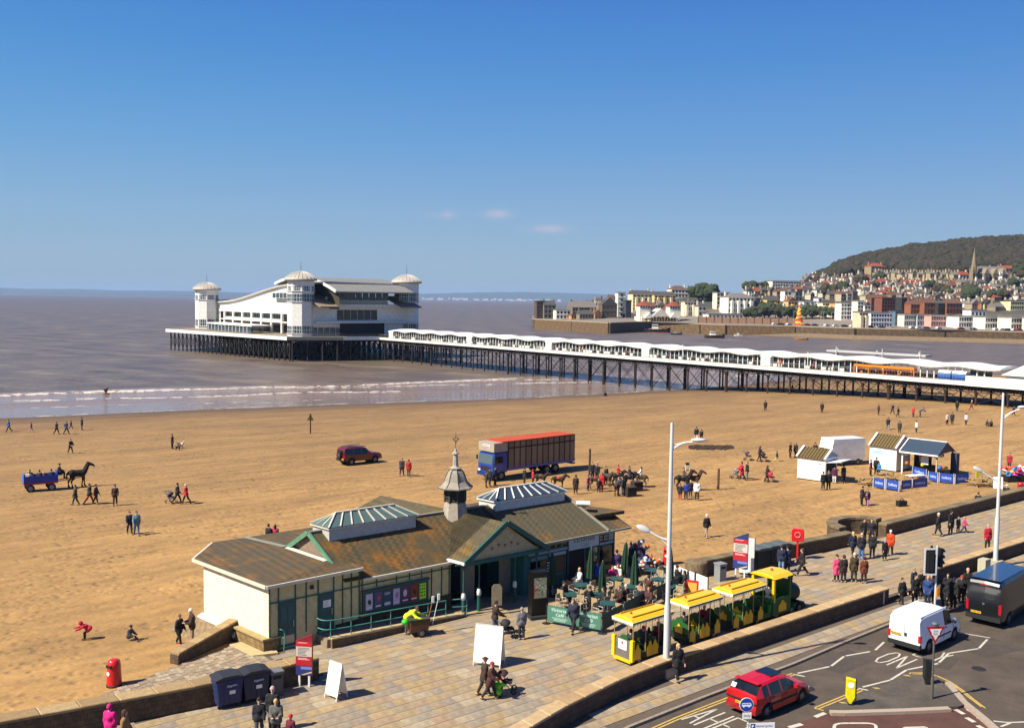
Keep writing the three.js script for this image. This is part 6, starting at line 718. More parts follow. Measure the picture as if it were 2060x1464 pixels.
{ 
const P=(px,py,...a)=>person(onP(px,py),...a);
P(1363,1369,1.7,'stroll',20,'#15151a',BK,BLD,'woman in long black coat with blonde hair beside the lamp post base',{coat:'mid',hair:'long'});
P(995,1277,1.78,'push',110,'#33241f',JN,HB,'person in dark brown jacket and jeans pushing a pushchair near the entrance',{coat:'short'});P(1049,1286,1.62,'stand',200,'#6d6c70','#1f2836',HG,'grey haired woman in grey padded jacket standing right of the pushchair',{});
P(974,1399,1.68,'stroll',110,'#382a22','#2a2220','#4a3024','woman in brown coat walking past the white advertising board, cream hat',{coat:'mid',hair:'brim'});P(986,1407,1.66,'push',80,'#472320','#2a2a2c','#a5263c','person in maroon coat with red hat pushing the near pushchair',{coat:'mid',hair:'hat'});P(1000,1404,0.95,'crouch',160,'#7bd42a','#2d3038','#5a4030','small child in bright lime green jacket crouching by the dividing wall',{base:1.2});
P(1153,1272,1.78,'walk',-30,'#1c2439','#22222a','#6b5b4b','man in navy jacket walking past the green windbreaks',{coat:'short'});
P(818,1275,1.7,'bend',80,'#d8e82c','#55585c','#5b3f30','street sweeper in yellow high visibility vest bending over a barrow',{hair:'short'});
P(521,1485,1.6,'stroll',10,'#191b22','#3e4652','#1d1a1a','person in black jacket and dark cap at the left of the group near the bottom',{hair:'hat',coat:'short'});P(548,1470,1.75,'stand',0,'#1b1b1f',BK,'#b79a94','person in black with pale patterned cap at the back of the bottom group',{hair:'hat'});P(555,1492,1.68,'hold',5,'#5f5d57','#26262a','#c7a56a','blonde woman in grey green jacket at the front of the bottom group',{coat:'short'});P(584,1504,1.15,'stand',-20,'#6a1830','#2b2230','#c01f2a','child in maroon coat and red hat at the right of the bottom group',{hair:'hat',base:1.6});
P(221,1502,1.62,'stand',170,'#d6147c','#2d2d33','#c01d70','person in bright magenta hooded coat at the lower left edge by the sea wall',{hair:'hood'});P(250,1512,1.6,'stroll',100,'#8d6d45','#2a2a2c','#4a2b22','brown haired woman in tan coat next to the magenta coat',{hair:'long'});
P(1572,1152,1.75,'stand',170,'#1e2842','#6e8cae',HB,'man in navy jacket and pale jeans beside the dark wheeled bins');P(1584,1151,1.66,'hold',190,'#1b2745',BK,HB,'woman in navy coat beside the dark wheeled bins',{coat:'mid'});P(1614,1158,1.76,'walk',-100,'#1c1a1b','#1e1c1c','#5e4332','man in black walking left beside the life ring housing');
P(1683,1170,1.66,'stand',200,'#e0507a','#241a1c','#2a1a18','person in long salmon pink coat and black hat walking away',{coat:'long',hair:'hat'});P(1697,1171,1.66,'stand',195,'#2e211b','#1c1a1a','#3a2a20','woman in dark brown hooded coat right of the pink coat',{coat:'mid',hair:'hood'});P(1718,1170,1.78,'stand',190,'#4a3d20','#3d3424','#c7bdae','man in olive jacket between the brown and rust coats',{coat:'mid'});P(1738,1173,1.62,'stand',185,'#6a301c','#2a1d18','#3a2018','woman in rust brown coat at the right of the four walkers',{coat:'mid',hair:'hood'});
P(1716,1119,1.68,'stroll',190,'#152038',BK,BLD,'blonde woman in navy coat in the group near the alcove',{coat:'mid',hair:'long'});P(1733,1126,1.8,'stand',185,'#20222c','#3d6da6','#b7a79c','tall man in dark jacket and blue jeans near the alcove');P(1755,1121,1.7,'stroll',160,'#191a1d','#26262c',HB,'person in black coat with pale scarf near the alcove',{coat:'mid'});P(1780,1127,1.4,'stand',20,'#16151a','#1a191d','#8d99b9','child in black with pale blue hat near the orange coat',{hair:'hat',coat:'mid'});P(1791,1117,1.74,'stroll',150,'#c8420f','#3e2c24','#e3dcd3','person in bright orange jacket with white hair',{coat:'mid'});
P(1738,1092,1.74,'pockets',20,'#19181a','#1d1c1e',HB,'man in black standing at the left inside the stone alcove');P(1753,1094,1.78,'pockets',-15,'#1b1a1e','#1d1c1e','#6b4a38','man in black standing at the right inside the stone alcove');
P(1888,1078,1.72,'stroll',250,'#18181c','#221b1c','#d8d2c6','white haired person in long black coat by the sea wall',{coat:'mid'});P(1913,1074,1.76,'stand',30,'#101012','#141416','#15120f','person all in black beside two children by the sea wall',{coat:'long',hair:'hood'});P(1928,1071,1.1,'stand',20,'#26394a','#20242c','#4a3328','child in blue coat beside the person in black',{base:1.6});P(1940,1072,1.15,'walk',80,'#c1436f','#3a4a63','#b98b54','child in pink coat running ahead by the sea wall',{base:1.6,hair:'long'});P(1987,1105,1.75,'stand',10,'#b01230','#2c2a2c','#b99482','person in red padded jacket standing alone near the right lamp post',{coat:'mid'});
P(1814,1218,1.6,'stroll',30,'#20231f','#191b18','#4a2e20','brown haired woman in dark green jacket leading at the left of the crossing',{hair:'short'});P(1841,1215,1.68,'stand',20,'#15141a','#151417','#1e1a1a','woman in black coat second from the left at the crossing',{coat:'mid'});P(1838,1201,1.72,'stand',40,'#141c30','#1a1a20','#8d7f70','person in navy behind the black coat at the crossing');P(1853,1203,1.66,'stand',30,'#231c1a','#1c1a1a','#7b6d5d','person in dark brown at the back of the crossing crowd');P(1866,1219,1.72,'pockets',-40,'#1d3a73','#1c2233','#b78d74','bald man in bright blue coat at the crossing',{coat:'mid'});P(1873,1212,1.62,'stand',-30,'#2a1a22','#1c181c','#8a4a34','red haired woman behind the blue coat at the crossing',{coat:'mid'});
P(1900,1229,1.76,'stand',-60,'#131316','#151518','#4c463f','person in black with grey hair right of the signal pole',{coat:'mid'});P(1918,1225,1.78,'stand',-50,'#141417','#131315','#b0897a','bald man in black coat right of the signal pole',{coat:'mid'});P(1934,1215,1.66,'hold',-20,'#1a1517','#141214','#a3302c','woman in dark coat with red patterned hat by the black van',{coat:'mid',hair:'hat'});P(1946,1205,1.8,'stand',0,'#121214','#131315','#c29c88','tall balding man in black at the back by the black van');P(1906,1213,1.7,'stand',-30,'#1b1b1f','#161618',HB,'person in black half hidden behind the two men at the crossing');
}
{ 
const P=(px,py,...a)=>person(onS(px,py),...a);
P(17,869,1.75,'walk',-70,'#2f5a92','#1d1e24',HB,'walker in bright blue top at the far left of the shore');P(62,869,1.2,'walk',80,'#7b4038','#c9b6a4','#5a3b2c','child in rust top and pale trousers near the far left of the shore',{base:1.6});P(113,874,1.74,'walk',85,'#1e1f22','#1c1c1f',HB,'walker in black, left of a pair near the water line');P(133,874,1.78,'walk',80,'#39466a','#23252c',HB,'walker in slate blue jacket with a child near the water line',{bag:'back',bagC:'#3b3f52'});P(142,863,1.1,'walk',80,'#232327','#1c1c1f',HB,'small child in dark clothes beside the slate blue walker',{base:1.6});P(164,865,1.78,'stand',120,'#20221f','#5a2723',HB,'person in dark coat and red brown trousers at the water line',{coat:'mid'});
P(141,912,1.66,'push',60,'#1d1c1d','#1b1b1e',HB,'lone dark figure leaning forward on the sand above the horse cart');P(346,903,1.74,'stand',100,'#28242c','#2a2023',HB,'person in dark purple coat with two dogs',{coat:'mid'});
P(151,1016,1.68,'stroll',-60,'#4b4636','#36342c','#5a4a38','person in olive camouflage coat in front of the horse cart',{coat:'mid'});P(179,1014,1.74,'walk',95,'#2b3026','#b23420',HB,'walker in dark jacket and bright orange red trousers');P(192,1014,1.66,'stroll',95,'#33201c','#2a2220',HB,'walker in dark brown beside the orange red trousers',{coat:'mid'});P(231,1017,1.72,'stroll',20,'#3b2420','#302624','#1e1a18','man in maroon jacket and cap walking towards the cafe',{hair:'hat'});
P(356,1012,1.74,'walk',100,'#1c1f1e','#1c1d20',HB,'person in black pulling a wheeled bag on the sand');P(374,1014,1.7,'walk',-90,'#b3212a','#33261f','#cdbfae','person in red jacket with pale cap walking on the sand',{hair:'hat'});P(260,1074,1.68,'walk',30,'#1d2338','#27282a','#4a2c22','person in navy jacket, left of a close couple on the sand');P(274,1076,1.76,'walk',25,'#5c7f8d','#4d6f96','#2b2420','person in pale blue grey jacket and jeans, right of a close couple');
P(180,1286,1.1,'stoop',-70,'#c01a34','#3a2224','#b81a34','child in red coat bending down on the sand',{base:1.55,coat:'mid',hair:'hood'});P(259,1288,1.05,'sand',75,'#2c2f36','#26282e','#1e1d20','child in grey and black sitting on the sand digging',{base:1.55,hair:'hat'});
P(360,1297,1.52,'stroll',70,'#211f1d','#1c1a1b','#6b6a52','child in black jacket with pink boots and knitted cap',{coat:'mid',hair:'hat',shoes:'#c92a5c'});P(386,1295,1.74,'hold',-60,'#3a2519','#9d8464','#d9d2c4','person in brown leather jacket and beige trousers with white cap',{hair:'hat'});
P(808,957,1.76,'stroll',170,'#352c33','#2a2427','#8d7a70','person in dark plum coat walking towards the sea',{coat:'mid'});P(822,959,1.66,'stand',170,'#a3161f','#5a3d3a','#7b3a30','person in bright red coat beside the plum coat',{coat:'mid',hair:'hood'});
P(540,1103,1.66,'stand',150,'#17171b',BK,HB,'head and shoulders in black behind the cafe roof');P(553,1103,1.62,'stand',180,'#b03350','#332228','#3a2620','person in pink scarf and dark jacket behind the cafe roof',{hair:'long'});
P(1215,797,1.2,'crouch',90,'#2c3350','#2a2b33',HB,'person in navy crouching at the water edge, left',{base:1.3});P(1220,797,1.2,'crouch',-70,'#1c1b20','#202024',HB,'person in black crouching at the water edge, right',{base:1.3});
}
{ 
const P=(px,py,...a)=>person(onS(px,py),...a);
P(978,981,1.5,'stand',100,'#3a2d22','#2a2422','#3a2d22','short person in brown coat in front of the blue lorry',{coat:'mid'});P(985,978,1.72,'stand',120,'#18181a','#19191b',HB,'person in black left of the lorry cab');P(996,977,1.78,'stand',80,'#1a1a1d','#17171a',HB,'taller person in black right beside the lorry cab');P(1055,978,1.74,'stand',110,'#23201e','#201f21',HB,'dark figure behind the right roof lantern');P(1072,977,1.5,'stand',100,'#c0243c','#2b2a30','#b3222f','child in red behind the right roof lantern',{hair:'hood'});
P(1158,994,1.7,'stand',190,'#3a2a1b','#2a2019','#3a2a1c','person in long brown coat standing alone beside the donkeys',{coat:'long',hair:'hood'});P(1192,966,1.74,'stand',20,'#20222a','#1e2024',HB,'person in dark coat below the tall pole',{coat:'mid'});P(1201,968,1.7,'stand',-20,'#18191d','#1c1c20',HB,'person in black beside the tall pole');P(1183,987,1.35,'stand',60,'#8a2a55','#2d3550','#6b2a48','child in magenta jacket at the left of the donkey group',{hair:'hat',base:1.7});P(1210,989,1.68,'stand',-30,'#b01a22','#8a1c20',HB,'person in red jacket in the middle of the donkey group',{coat:'mid'});P(1204,990,1.2,'stand',10,'#23262a','#20232a',HB,'child in dark jacket beside the red jacket',{base:1.7});P(1219,974,1.7,'stand',40,'#4a4a30','#2e2b24',HB,'person in olive behind the red jacket',{coat:'mid'});
P(1244,997,1.66,'hold',100,'#3d3f48','#24262c','#7a6a5c','person in grey jacket holding the front donkey');P(1252,998,1.74,'stand',-100,'#232a36','#596a80',HB,'person in dark jacket and grey jeans beside the front donkey');P(1257,984,1.5,'stand',30,'#26262b','#1f1f24',HB,'person in dark clothes between two donkeys');
P(1368,1005,1.3,'stand',170,'#272230','#c01f22','#a8502f','child with bright red leggings by the dark horses',{coat:'mid',base:1.6});P(1380,1005,1.55,'stand',160,'#1c3390','#1a1b22','#3a3040','child in royal blue jacket by the dark horses',{hair:'hood'});P(1389,1000,1.5,'stand',190,'#23242b','#1f2026','#c3a27c','fair haired child between the blue and white jackets');P(1402,1007,1.74,'stand',170,'#ecebe6','#33281f','#4a3a30','person in bright white jacket and brown trousers by the horses');
P(1401,886,1.76,'walk',170,'#1b1b1f','#cfc4b4',HB,'person in black jacket and pale trousers above the left lamp arm');P(1411,887,1.5,'walk',175,'#1d1a1c','#2c2224',HB,'shorter person in black above the left lamp arm',{bag:'back'});
P(1493,964,1.72,'push',-80,'#c2123a','#2a1c20','#5a2c26','person in long crimson coat with a pushchair',{coat:'long',hair:'hood'});P(1503,966,1.8,'stand',-90,'#1b1b1e','#5d6672','#6b6258','man in black jacket and grey trousers beside the crimson coat');P(1543,969,1.6,'push',100,'#2a2022','#221d1f','#4a2a24','woman in dark coat leaning over a red pushchair',{coat:'mid',hair:'long'});P(1528,928,1.7,'push',100,'#2a1d2a','#33204a','#5a2530','woman in plum coat with a black pushchair',{hair:'long'});P(1563,928,1.05,'walk',70,'#202a26','#c8cf5a','#4a3830','small child in dark top and yellow green wellies',{base:1.6});P(1590,921,1.74,'stand',60,'#1e1b1d','#6b3a2c','#8a4a48','person in black with rust trousers left of the first hut',{coat:'mid'});P(1601,920,1.66,'stand',-50,'#1b1c1e','#1a1a1d','#6f6a62','person in black coat nearest the first hut',{coat:'mid'});P(1640,922,1.75,'stand',0,'#33281f','#2a2420','#2a201a','hooded person behind the roof of the first hut',{hair:'hood'});
P(1421,1081,1.7,'stroll',30,'#231a1c','#a89684','#e8e6e0','white haired person in black jacket and beige trousers alone on the sand');
P(1656,986,1.7,'stand',200,'#1e2022','#3a4048',HB,'person in dark jacket and grey jeans at the counter of the first hut');P(1667,985,1.74,'stand',190,'#141416','#131315','#7a6a58','person in black at the counter of the first hut',{coat:'mid'});P(1679,972,1.66,'stand',150,'#4a1a3c','#dcd9d2',HB,'person in plum top and white trousers under the hut awning');P(1697,972,1.78,'stand',210,'#101012','#121214',HB,'broad person all in black under the hut awning',{coat:'mid'});
P(1752,957,1.62,'stand',60,'#6b1c24','#2a1d1e',HB,'person in maroon coat in front of the second hut',{coat:'mid'});P(1763,956,1.78,'stand',-30,'#181a1e','#1b1c20','#1c1a1a','man in black with cap in front of the second hut',{hair:'hat'});P(1769,957,1.3,'stand',-50,'#2f7cae','#1e2430',HB,'child in pale blue jacket in front of the second hut',{base:1.7});
P(1734,1017,1.66,'hold',60,'#2a2130','#1c1a20',HB,'woman in purple black coat carrying a pink bag',{coat:'mid',bag:'hand',bagC:'#d08a98'});P(1745,1017,1.4,'walk',-30,'#33253a','#b06ac0',HB,'girl in lilac leggings beside the purple coat',{base:1.65,coat:'mid'});
P(1787,864,1.74,'walk',170,'#23232b','#6b6e7a',HB,'person in dark jacket and grey trousers far up the sand',{hair:'short'});P(1810,872,1.7,'stand',150,'#3b3533','#33302f',HB,'person in brown grey left of the white shirt far up the sand');P(1844,871,1.66,'stand',100,'#d9d8cf','#26262b',HB,'person in white top and black trousers far up the sand');
P(1906,855,1.72,'stand',20,'#d9c9b9','#1c1b1e',HB,'person in cream top and black skirt far up the sand, left of a pair',{coat:'thin'});P(1916,854,1.76,'stand',160,'#2b2a2f','#28282e',HB,'person in dark coat, right of the cream top',{coat:'mid'});P(1944,855,1.68,'stand',120,'#b9bcc8','#3a2d28',HB,'person in pale grey top near the right lamp post');P(1985,857,1.5,'sand',80,'#2a2b2f','#232326',HB,'dark figure sitting on the sand, left of two',{base:1.74});P(1996,858,1.6,'sand',-80,'#33302c','#2a2826',HB,'dark figure sitting on the sand, right of two',{base:1.74});
P(1768,835,1.72,'stand',100,'#4a2320','#2d2123',HB,'person in maroon top near the pier legs');P(1796,834,1.78,'walk',20,'#2b2738','#241f26',HB,'person in dark violet jacket near the pier legs');P(1807,839,1.66,'stroll',60,'#33262b','#2a2428',HB,'person in dark brown right of the violet jacket');P(1838,839,1.6,'stand',-60,'#c01f28','#5a1c20',HB,'person in red near the pier legs');P(1851,839,1.74,'bend',80,'#4d5660','#2a2c30',HB,'person in grey bending forward near the pier legs');P(1926,827,1.76,'stand',150,'#181a1a','#16181a',HB,'person in black near the shadow of the pier',{coat:'mid'});P(1955,826,1.74,'walk',30,'#7b3a34','#8a3c30','#e0d5cb','person in rusty red clothes and white hat near the pier shadow',{hair:'hat'});P(2040,836,1.6,'walk',90,'#2c2433','#26222c',HB,'person in dark purple right of the lamp post near the pier');P(1540,827,1.76,'stand',170,'#242125','#201f22',HB,'lone dark figure on the sand below the pier, left',{coat:'mid'});P(1654,831,1.74,'stand',160,'#241f1c','#1f1d1c',HB,'lone dark figure on the sand below the pier, right',{coat:'mid'});P(1594,788,1.74,'walk',90,'#1c1a1d','#1a191b',HB,'dark figure walking under the pier');
P(2031,944,1.7,'stand',-40,'#a01d3c','#3a2330',HB,'person in crimson coat beside the beach toys',{coat:'mid'});P(1968,1022,1.7,'sit',160,'#1c1b1e','#1c1b1e',HB,'person in black sitting on the sea wall');P(2025,1006,1.72,'sit',150,'#191a1d','#19191c','#e9e6dd','person in black with white sun hat sitting on the sea wall',{hair:'brim'});
}
function equine(kind,step){return put('eq'+kind+step,()=>{ 
const B=[],b=(a,c,r0,r1)=>B.push(bone(V3(...a),V3(...c),r0,r1??r0));const horse=kind==='horse',hn=horse?0.25:0;
b([0,1.0,0.32],[0,1.02,-0.38],0.21,0.2);b([0,0.92,0.25],[0,0.96,-0.15],0.2,0.19);b([0,1.06,-0.38],[0,1.02,-0.52],0.19,0.14);b([0,1.06,0.42],[0,1.36+hn*0.8,0.68],0.17,0.1);b([0,1.4+hn*0.8,0.7],[0,1.28+hn*0.9,0.9],0.1,0.085);b([0,1.28+hn*0.9,0.9],[0,1.18+hn*0.9,1.04],0.075,0.06);for(const s of[-1,1])b([s*0.05,1.46+hn*0.8,0.66],[s*0.085,(horse?1.56:1.66)+hn*0.8,0.62],0.03,0.012);
b([0,1.1,-0.6],[0,0.95,-0.7],0.04,0.045);b([0,0.95,-0.7],[0,0.55,-0.7],0.05,0.035);
const f=(s,a)=>{const x=s*0.12;b([x,0.98,0.33],[x,0.58,0.34+a*0.18],0.11,0.06);b([x,0.58,0.34+a*0.18],[x,0.12,0.34+a*0.3-Math.abs(a)*0.06],0.052,0.04);b([x,0.12,0.34+a*0.3-Math.abs(a)*0.06],[x,0.045,0.38+a*0.3],0.045,0.055);},r=(s,a)=>{const x=s*0.12;b([x,1.0,-0.42],[x,0.66,-0.34+a*0.15],0.15,0.085);b([x,0.66,-0.34+a*0.15],[x,0.44,-0.52+a*0.22],0.075,0.05);b([x,0.44,-0.52+a*0.22],[x,0.12,-0.48+a*0.3],0.045,0.04);b([x,0.12,-0.48+a*0.3],[x,0.045,-0.44+a*0.3],0.045,0.055);};
f(1,step);f(-1,-step);r(1,-step);r(-1,step);return meshBones(B,0.07,0.036);});}
function donkey(pos,face,hex,label,o={}){
const t=thing(o.kind==='horse'?'horse':'donkey',label,o.kind==='horse'?'horse':'donkey',pos,face*DEG);t.scale.setScalar(o.s||0.95);mesh('body',equine(o.kind||'donkey',o.step||0),mat(hex,0.9,{grainScale:2}),t);const mn=mb(),h=o.kind==='horse'?0.2:0;mn.tube([V3(0,1.5+h,0.62),V3(0,1.38+h*0.6,0.5),V3(0,1.22,0.34)],0.045,5,8);mn.build('mane',mat('#15110e',0.95),t);
if(o.saddle){const s=mb();s.geo(new THREE.SphereGeometry(0.26,10,6,0,6.3,0,1.4),new THREE.Matrix4().makeScale(1,0.75,1.1).setPosition(0,1.06,0));s.build('saddle',mat(o.saddle,0.7),t);}const br=mb();br.lathe([[0.1,-0.02],[0.1,0.02]],10);const bm=br.build('bridle',mat(o.bridle||'#7a1c1a',0.7),t);bm.position.set(0,1.3+h*1.05,0.86);bm.rotation.x=1.1;return t;
}
const rider=(d,label,top,legs,hair,ht,o={})=>{const p=d.position.clone();const s=ht / 1.74,J=SKEL.ride??=skeleton(POSES.ride);p.y+=1.2*d.scale.x+0.06-(J.pelvis.y-0.1)*s;return person(p,ht,'ride',d.rotation.y / DEG,top,legs,hair,label,{base:1.74,...o});};
{
donkey(onS(1088,979),75,'#2f241c','dark donkey half hidden behind the right roof lantern',{saddle:'#5a4030'});donkey(onS(1124,984),80,'#2a1a14','dark brown donkey with red saddle standing apart from the group',{saddle:'#c22a1c'});
donkey(onS(1240,996),175,'#3a2b20','brown donkey at the front of the group seen from behind',{saddle:'#6b5040'});const a=donkey(onS(1243,976),100,'#33261e','brown donkey carrying a rider in red',{saddle:'#7a4a2c'});rider(a,'rider in red jacket on a brown donkey','#c01a2a','#33303a','#b01a28',1.35,{hair:'hat'});
const b=donkey(onS(1266,980),95,'#201a17','black donkey carrying a rider in dark blue',{saddle:'#4a3a2c'});rider(b,'rider in dark blue jacket on a black donkey','#1f2638','#20222a',HB,1.45);const c=donkey(onS(1289,980),-100,'#4a3829','mid brown donkey carrying a rider in white',{saddle:'#6b4a30'});rider(c,'rider in white top on a mid brown donkey','#e3dfd6','#3a2d33','#5a3626',1.3,{hair:'long'});donkey(onS(1222,978),40,'#3d3026','donkey behind the person in olive',{saddle:'#5a3a2c'});donkey(onS(1198,984),85,'#463a2e','grey brown donkey behind the child in magenta',{saddle:'#8a3020'});
const h1=donkey(onS(1375,987),85,'#161110','black horse standing behind the children by the lamp post',{kind:'horse',s:1.15,saddle:'#3a2a20'});rider(h1,'small rider in grey on the black horse','#57504c','#2a2629','#4a3a34',1.25,{hair:'hat'});donkey(onS(1394,986),80,'#4a3324','bay horse with raised head beside the white jacket',{kind:'horse',s:1.12});
const dog=(pos,face,hex,label)=>{const g=put('dog',()=>{const B=[],b=(p,q,r,s)=>B.push(bone(V3(...p),V3(...q),r,s??r));b([0,0.42,0.2],[0,0.43,-0.2],0.1,0.08);b([0,0.47,0.22],[0,0.6,0.34],0.07,0.06);b([0,0.62,0.36],[0,0.58,0.5],0.065,0.035);for(const s of[-1,1]){b([s*0.045,0.66,0.34],[s*0.07,0.62,0.33],0.025,0.015);b([s*0.06,0.4,0.2],[s*0.06,0.22,0.19],0.05,0.03);b([s*0.06,0.22,0.19],[s*0.06,0.03,0.22],0.028);b([s*0.06,0.4,-0.2],[s*0.06,0.25,-0.16],0.06,0.035);b([s*0.06,0.25,-0.16],[s*0.06,0.14,-0.25],0.03,0.025);b([s*0.06,0.14,-0.25],[s*0.06,0.03,-0.21],0.025);}b([0,0.45,-0.25],[0,0.62,-0.36],0.025,0.015);return meshBones(B,0.04,0.02);});const t=thing('dog',label,'dog',pos,face*DEG);mesh('body',g,mat(hex,0.9),t);const c=mb();c.lathe([[0.075,-0.015],[0.075,0.015]],10);const m=c.build('collar',mat('#7a2020',0.6),t);m.position.set(0,0.53,0.28);m.rotation.x=0.75;return t;};
dog(onS(362,902),90,'#d8cdb4','cream dog right of the person in the dark purple coat').scale.setScalar(1.3);dog(onS(357,906),80,'#231e1c','small black dog beside the cream dog');
}
const tyreM=mat('#161514',0.9),rimM=mat('#8d9094',0.35,{metal:0.8}),carGlass=glassMat('#11161a',0.06),trimB=mat('#1b1b1d',0.7),lampR=mat('#a3101a',0.25,{flat:true}),lampW=mat('#dfe3e6',0.2,{flat:true});
const tab=(T,x)=>{if(x<=T[0][0])return T[0][1];for(let i=0;i<T.length-1;i++)if(x<=T[i+1][0])return mix(T[i][1],T[i+1][1],(x-T[i][0]) / (T[i+1][0]-T[i][0]));return T[T.length-1][1];};
function wheel(t,x,z,r,w=0.2,tw=1){const g=mb();g.lathe([[r*0.6,-w / 2],[r*0.95,-w / 2],[r,-w*0.35],[r,w*0.35],[r*0.95,w / 2],[r*0.6,w / 2]],22);const o=g.build('wheel',tyreM,t);o.rotation.x=Math.PI / 2;o.position.set(x,r,z);const h=mb();h.lathe([[0,-w*0.42],[r*0.62,-w*0.4],[r*0.62,w*0.4],[0,w*0.42]],16);for(let i=0;i<5;i++){const a=i*1.257;h.bar(V3(0,w*0.44,0),V3(Math.cos(a)*r*0.58,w*0.44,Math.sin(a)*r*0.58),0.05,0.03).bar(V3(0,-w*0.44,0),V3(Math.cos(a)*r*0.58,-w*0.44,Math.sin(a)*r*0.58),0.05,0.03);}h.build('rim',rimM,o);return o;}
function carBody(t,s,paint){
const{L,W,top,belt,sill,wheels,wr,side,screens,roofW}=s,st=Math.ceil(L / 0.09),body=mb(),glass=mb(),wellB=mb();
const sec=x=>{const q=Math.abs(x) / (L / 2),end=Math.pow(q,6),w=W / 2*(1-0.1*end-0.02*q*q),y1=tab(top,x),b=Math.min(tab(belt,x),y1-0.03),hi=clamp((y1-b) / 0.35),rw=mix(w*0.93,Math.min(w,roofW / 2),hi);let sy=sill+0.12*end;for(const wx of wheels){const d=Math.abs(x-wx);if(d<wr+0.07)sy=Math.max(sy,Math.sqrt((wr+0.07)**2-d*d)+wr);}const m=Math.max(sy+0.02,mix(sill,b,0.45));return[V3(x,sy,w*0.965),V3(x,m,w),V3(x,b,w*0.985),V3(x,mix(b,y1,0.86),rw*1.005),V3(x,y1-0.012,rw*0.86),V3(x,y1+0.025,0)];};
const nrm=(A,B,C,D)=>0;const xs=[];for(let i=0;i<=st;i++)xs.push(-L / 2+L*i / st);const S2=xs.map(sec);
for(const sg of[1,-1]){const f=p=>V3(p.x,p.y,p.z*sg),quad=(m,a,b,c,d)=>sg>0?m.quad(a,b,c,d):m.quad(d,c,b,a);
for(let i=0;i<st;i++)for(let k=0;k<5;k++){const xm=(xs[i]+xs[i+1]) / 2,inS=k===2&&side.some(w=>xm>w[0]&&xm<w[1]),inW=k>=3&&screens.some(w=>xm>w[0]&&xm<w[1]);quad(inS||inW?glass:body,f(S2[i][k]),f(S2[i+1][k]),f(S2[i+1][k+1]),f(S2[i][k+1]));}
for(const e of[0,st]){const p=S2[e].map(f),c=V3(p[0].x,p[0].y,0);for(let k=0;k<5;k++)(sg>0)===(e===0)?body.tri(c,p[k],p[k+1]):body.tri(c,p[k+1],p[k]);}
for(const wx of wheels)wellB.cyl(V3(wx,wr*1.02,sg*W*0.24),V3(wx,wr*1.02,sg*W*0.45),wr+0.06,wr+0.06,14);}
wellB.box(0,sill+0.06,0,L*0.94,0.12,W*0.86);const bo=body.build('body',paint,t);glass.build('window',carGlass,t);wellB.build('underbody',blackM,t);for(const wx of wheels)for(const sg of[1,-1])wheel(t,wx,sg*(W / 2-0.12),wr,s.tw||0.2);
const part=(n,x,y,z,a,b,c,m,par=t)=>{const o=mesh(n,new THREE.BoxGeometry(a,b,c),m,par);o.position.set(x,y,z);return o;};
part('bumper',-L / 2+0.04,sill+0.14,0,0.2,0.22,W*0.9,s.bump||trimB);part('bumper',L / 2-0.04,sill+0.14,0,0.2,0.22,W*0.86,s.bump||trimB);
for(const sg of[1,-1]){part('tail_light',-L / 2+0.05,s.ly,sg*W*0.42,0.12,s.lh||0.28,0.13,lampR);part('headlight',L / 2-0.1,s.hy||0.65,sg*W*0.36,0.14,0.17,0.3,lampW);part('wing_mirror',s.mx,tab(belt,s.mx)+0.1,sg*(W / 2+0.09),0.14,0.14,0.18,s.mir||paint);for(const dx of s.seams||[])part('door_seam',dx,mix(sill,tab(belt,dx),0.55),sg*(W / 2-0.004),0.014,(tab(belt,dx)-sill)*0.75,0.012,trimB);for(const dx of s.handles||[])part('door_handle',dx,tab(belt,dx)-0.1,sg*(W / 2+0.006),0.16,0.035,0.03,s.mir||trimB);}
const pl=card(0.52,0.12,printed(104,26,(g,w,h)=>{g.fillStyle=s.plateC||'#d8a91c';g.fillRect(0,0,w,h);g.fillStyle='#222';for(let i=0;i<7;i++)g.fillRect(6+i*13.4+(i>3?3:0),6,8,14);}),new THREE.Matrix4().makeRotationY(-Math.PI / 2),t,'number_plate');pl.position.set(-L / 2-(s.po||0.065),s.py,s.pz||0);
return part;
}
const UT=UTURN;const midW=(a,b,y,off)=>{const p=G(a[0],a[1],y),q=G(b[0],b[1],y),d=q.clone().sub(p).normalize(),n=V3(-d.z,0,d.x);return p.lerp(q,0.5).addScaledVector(n,-off).setY(y);};
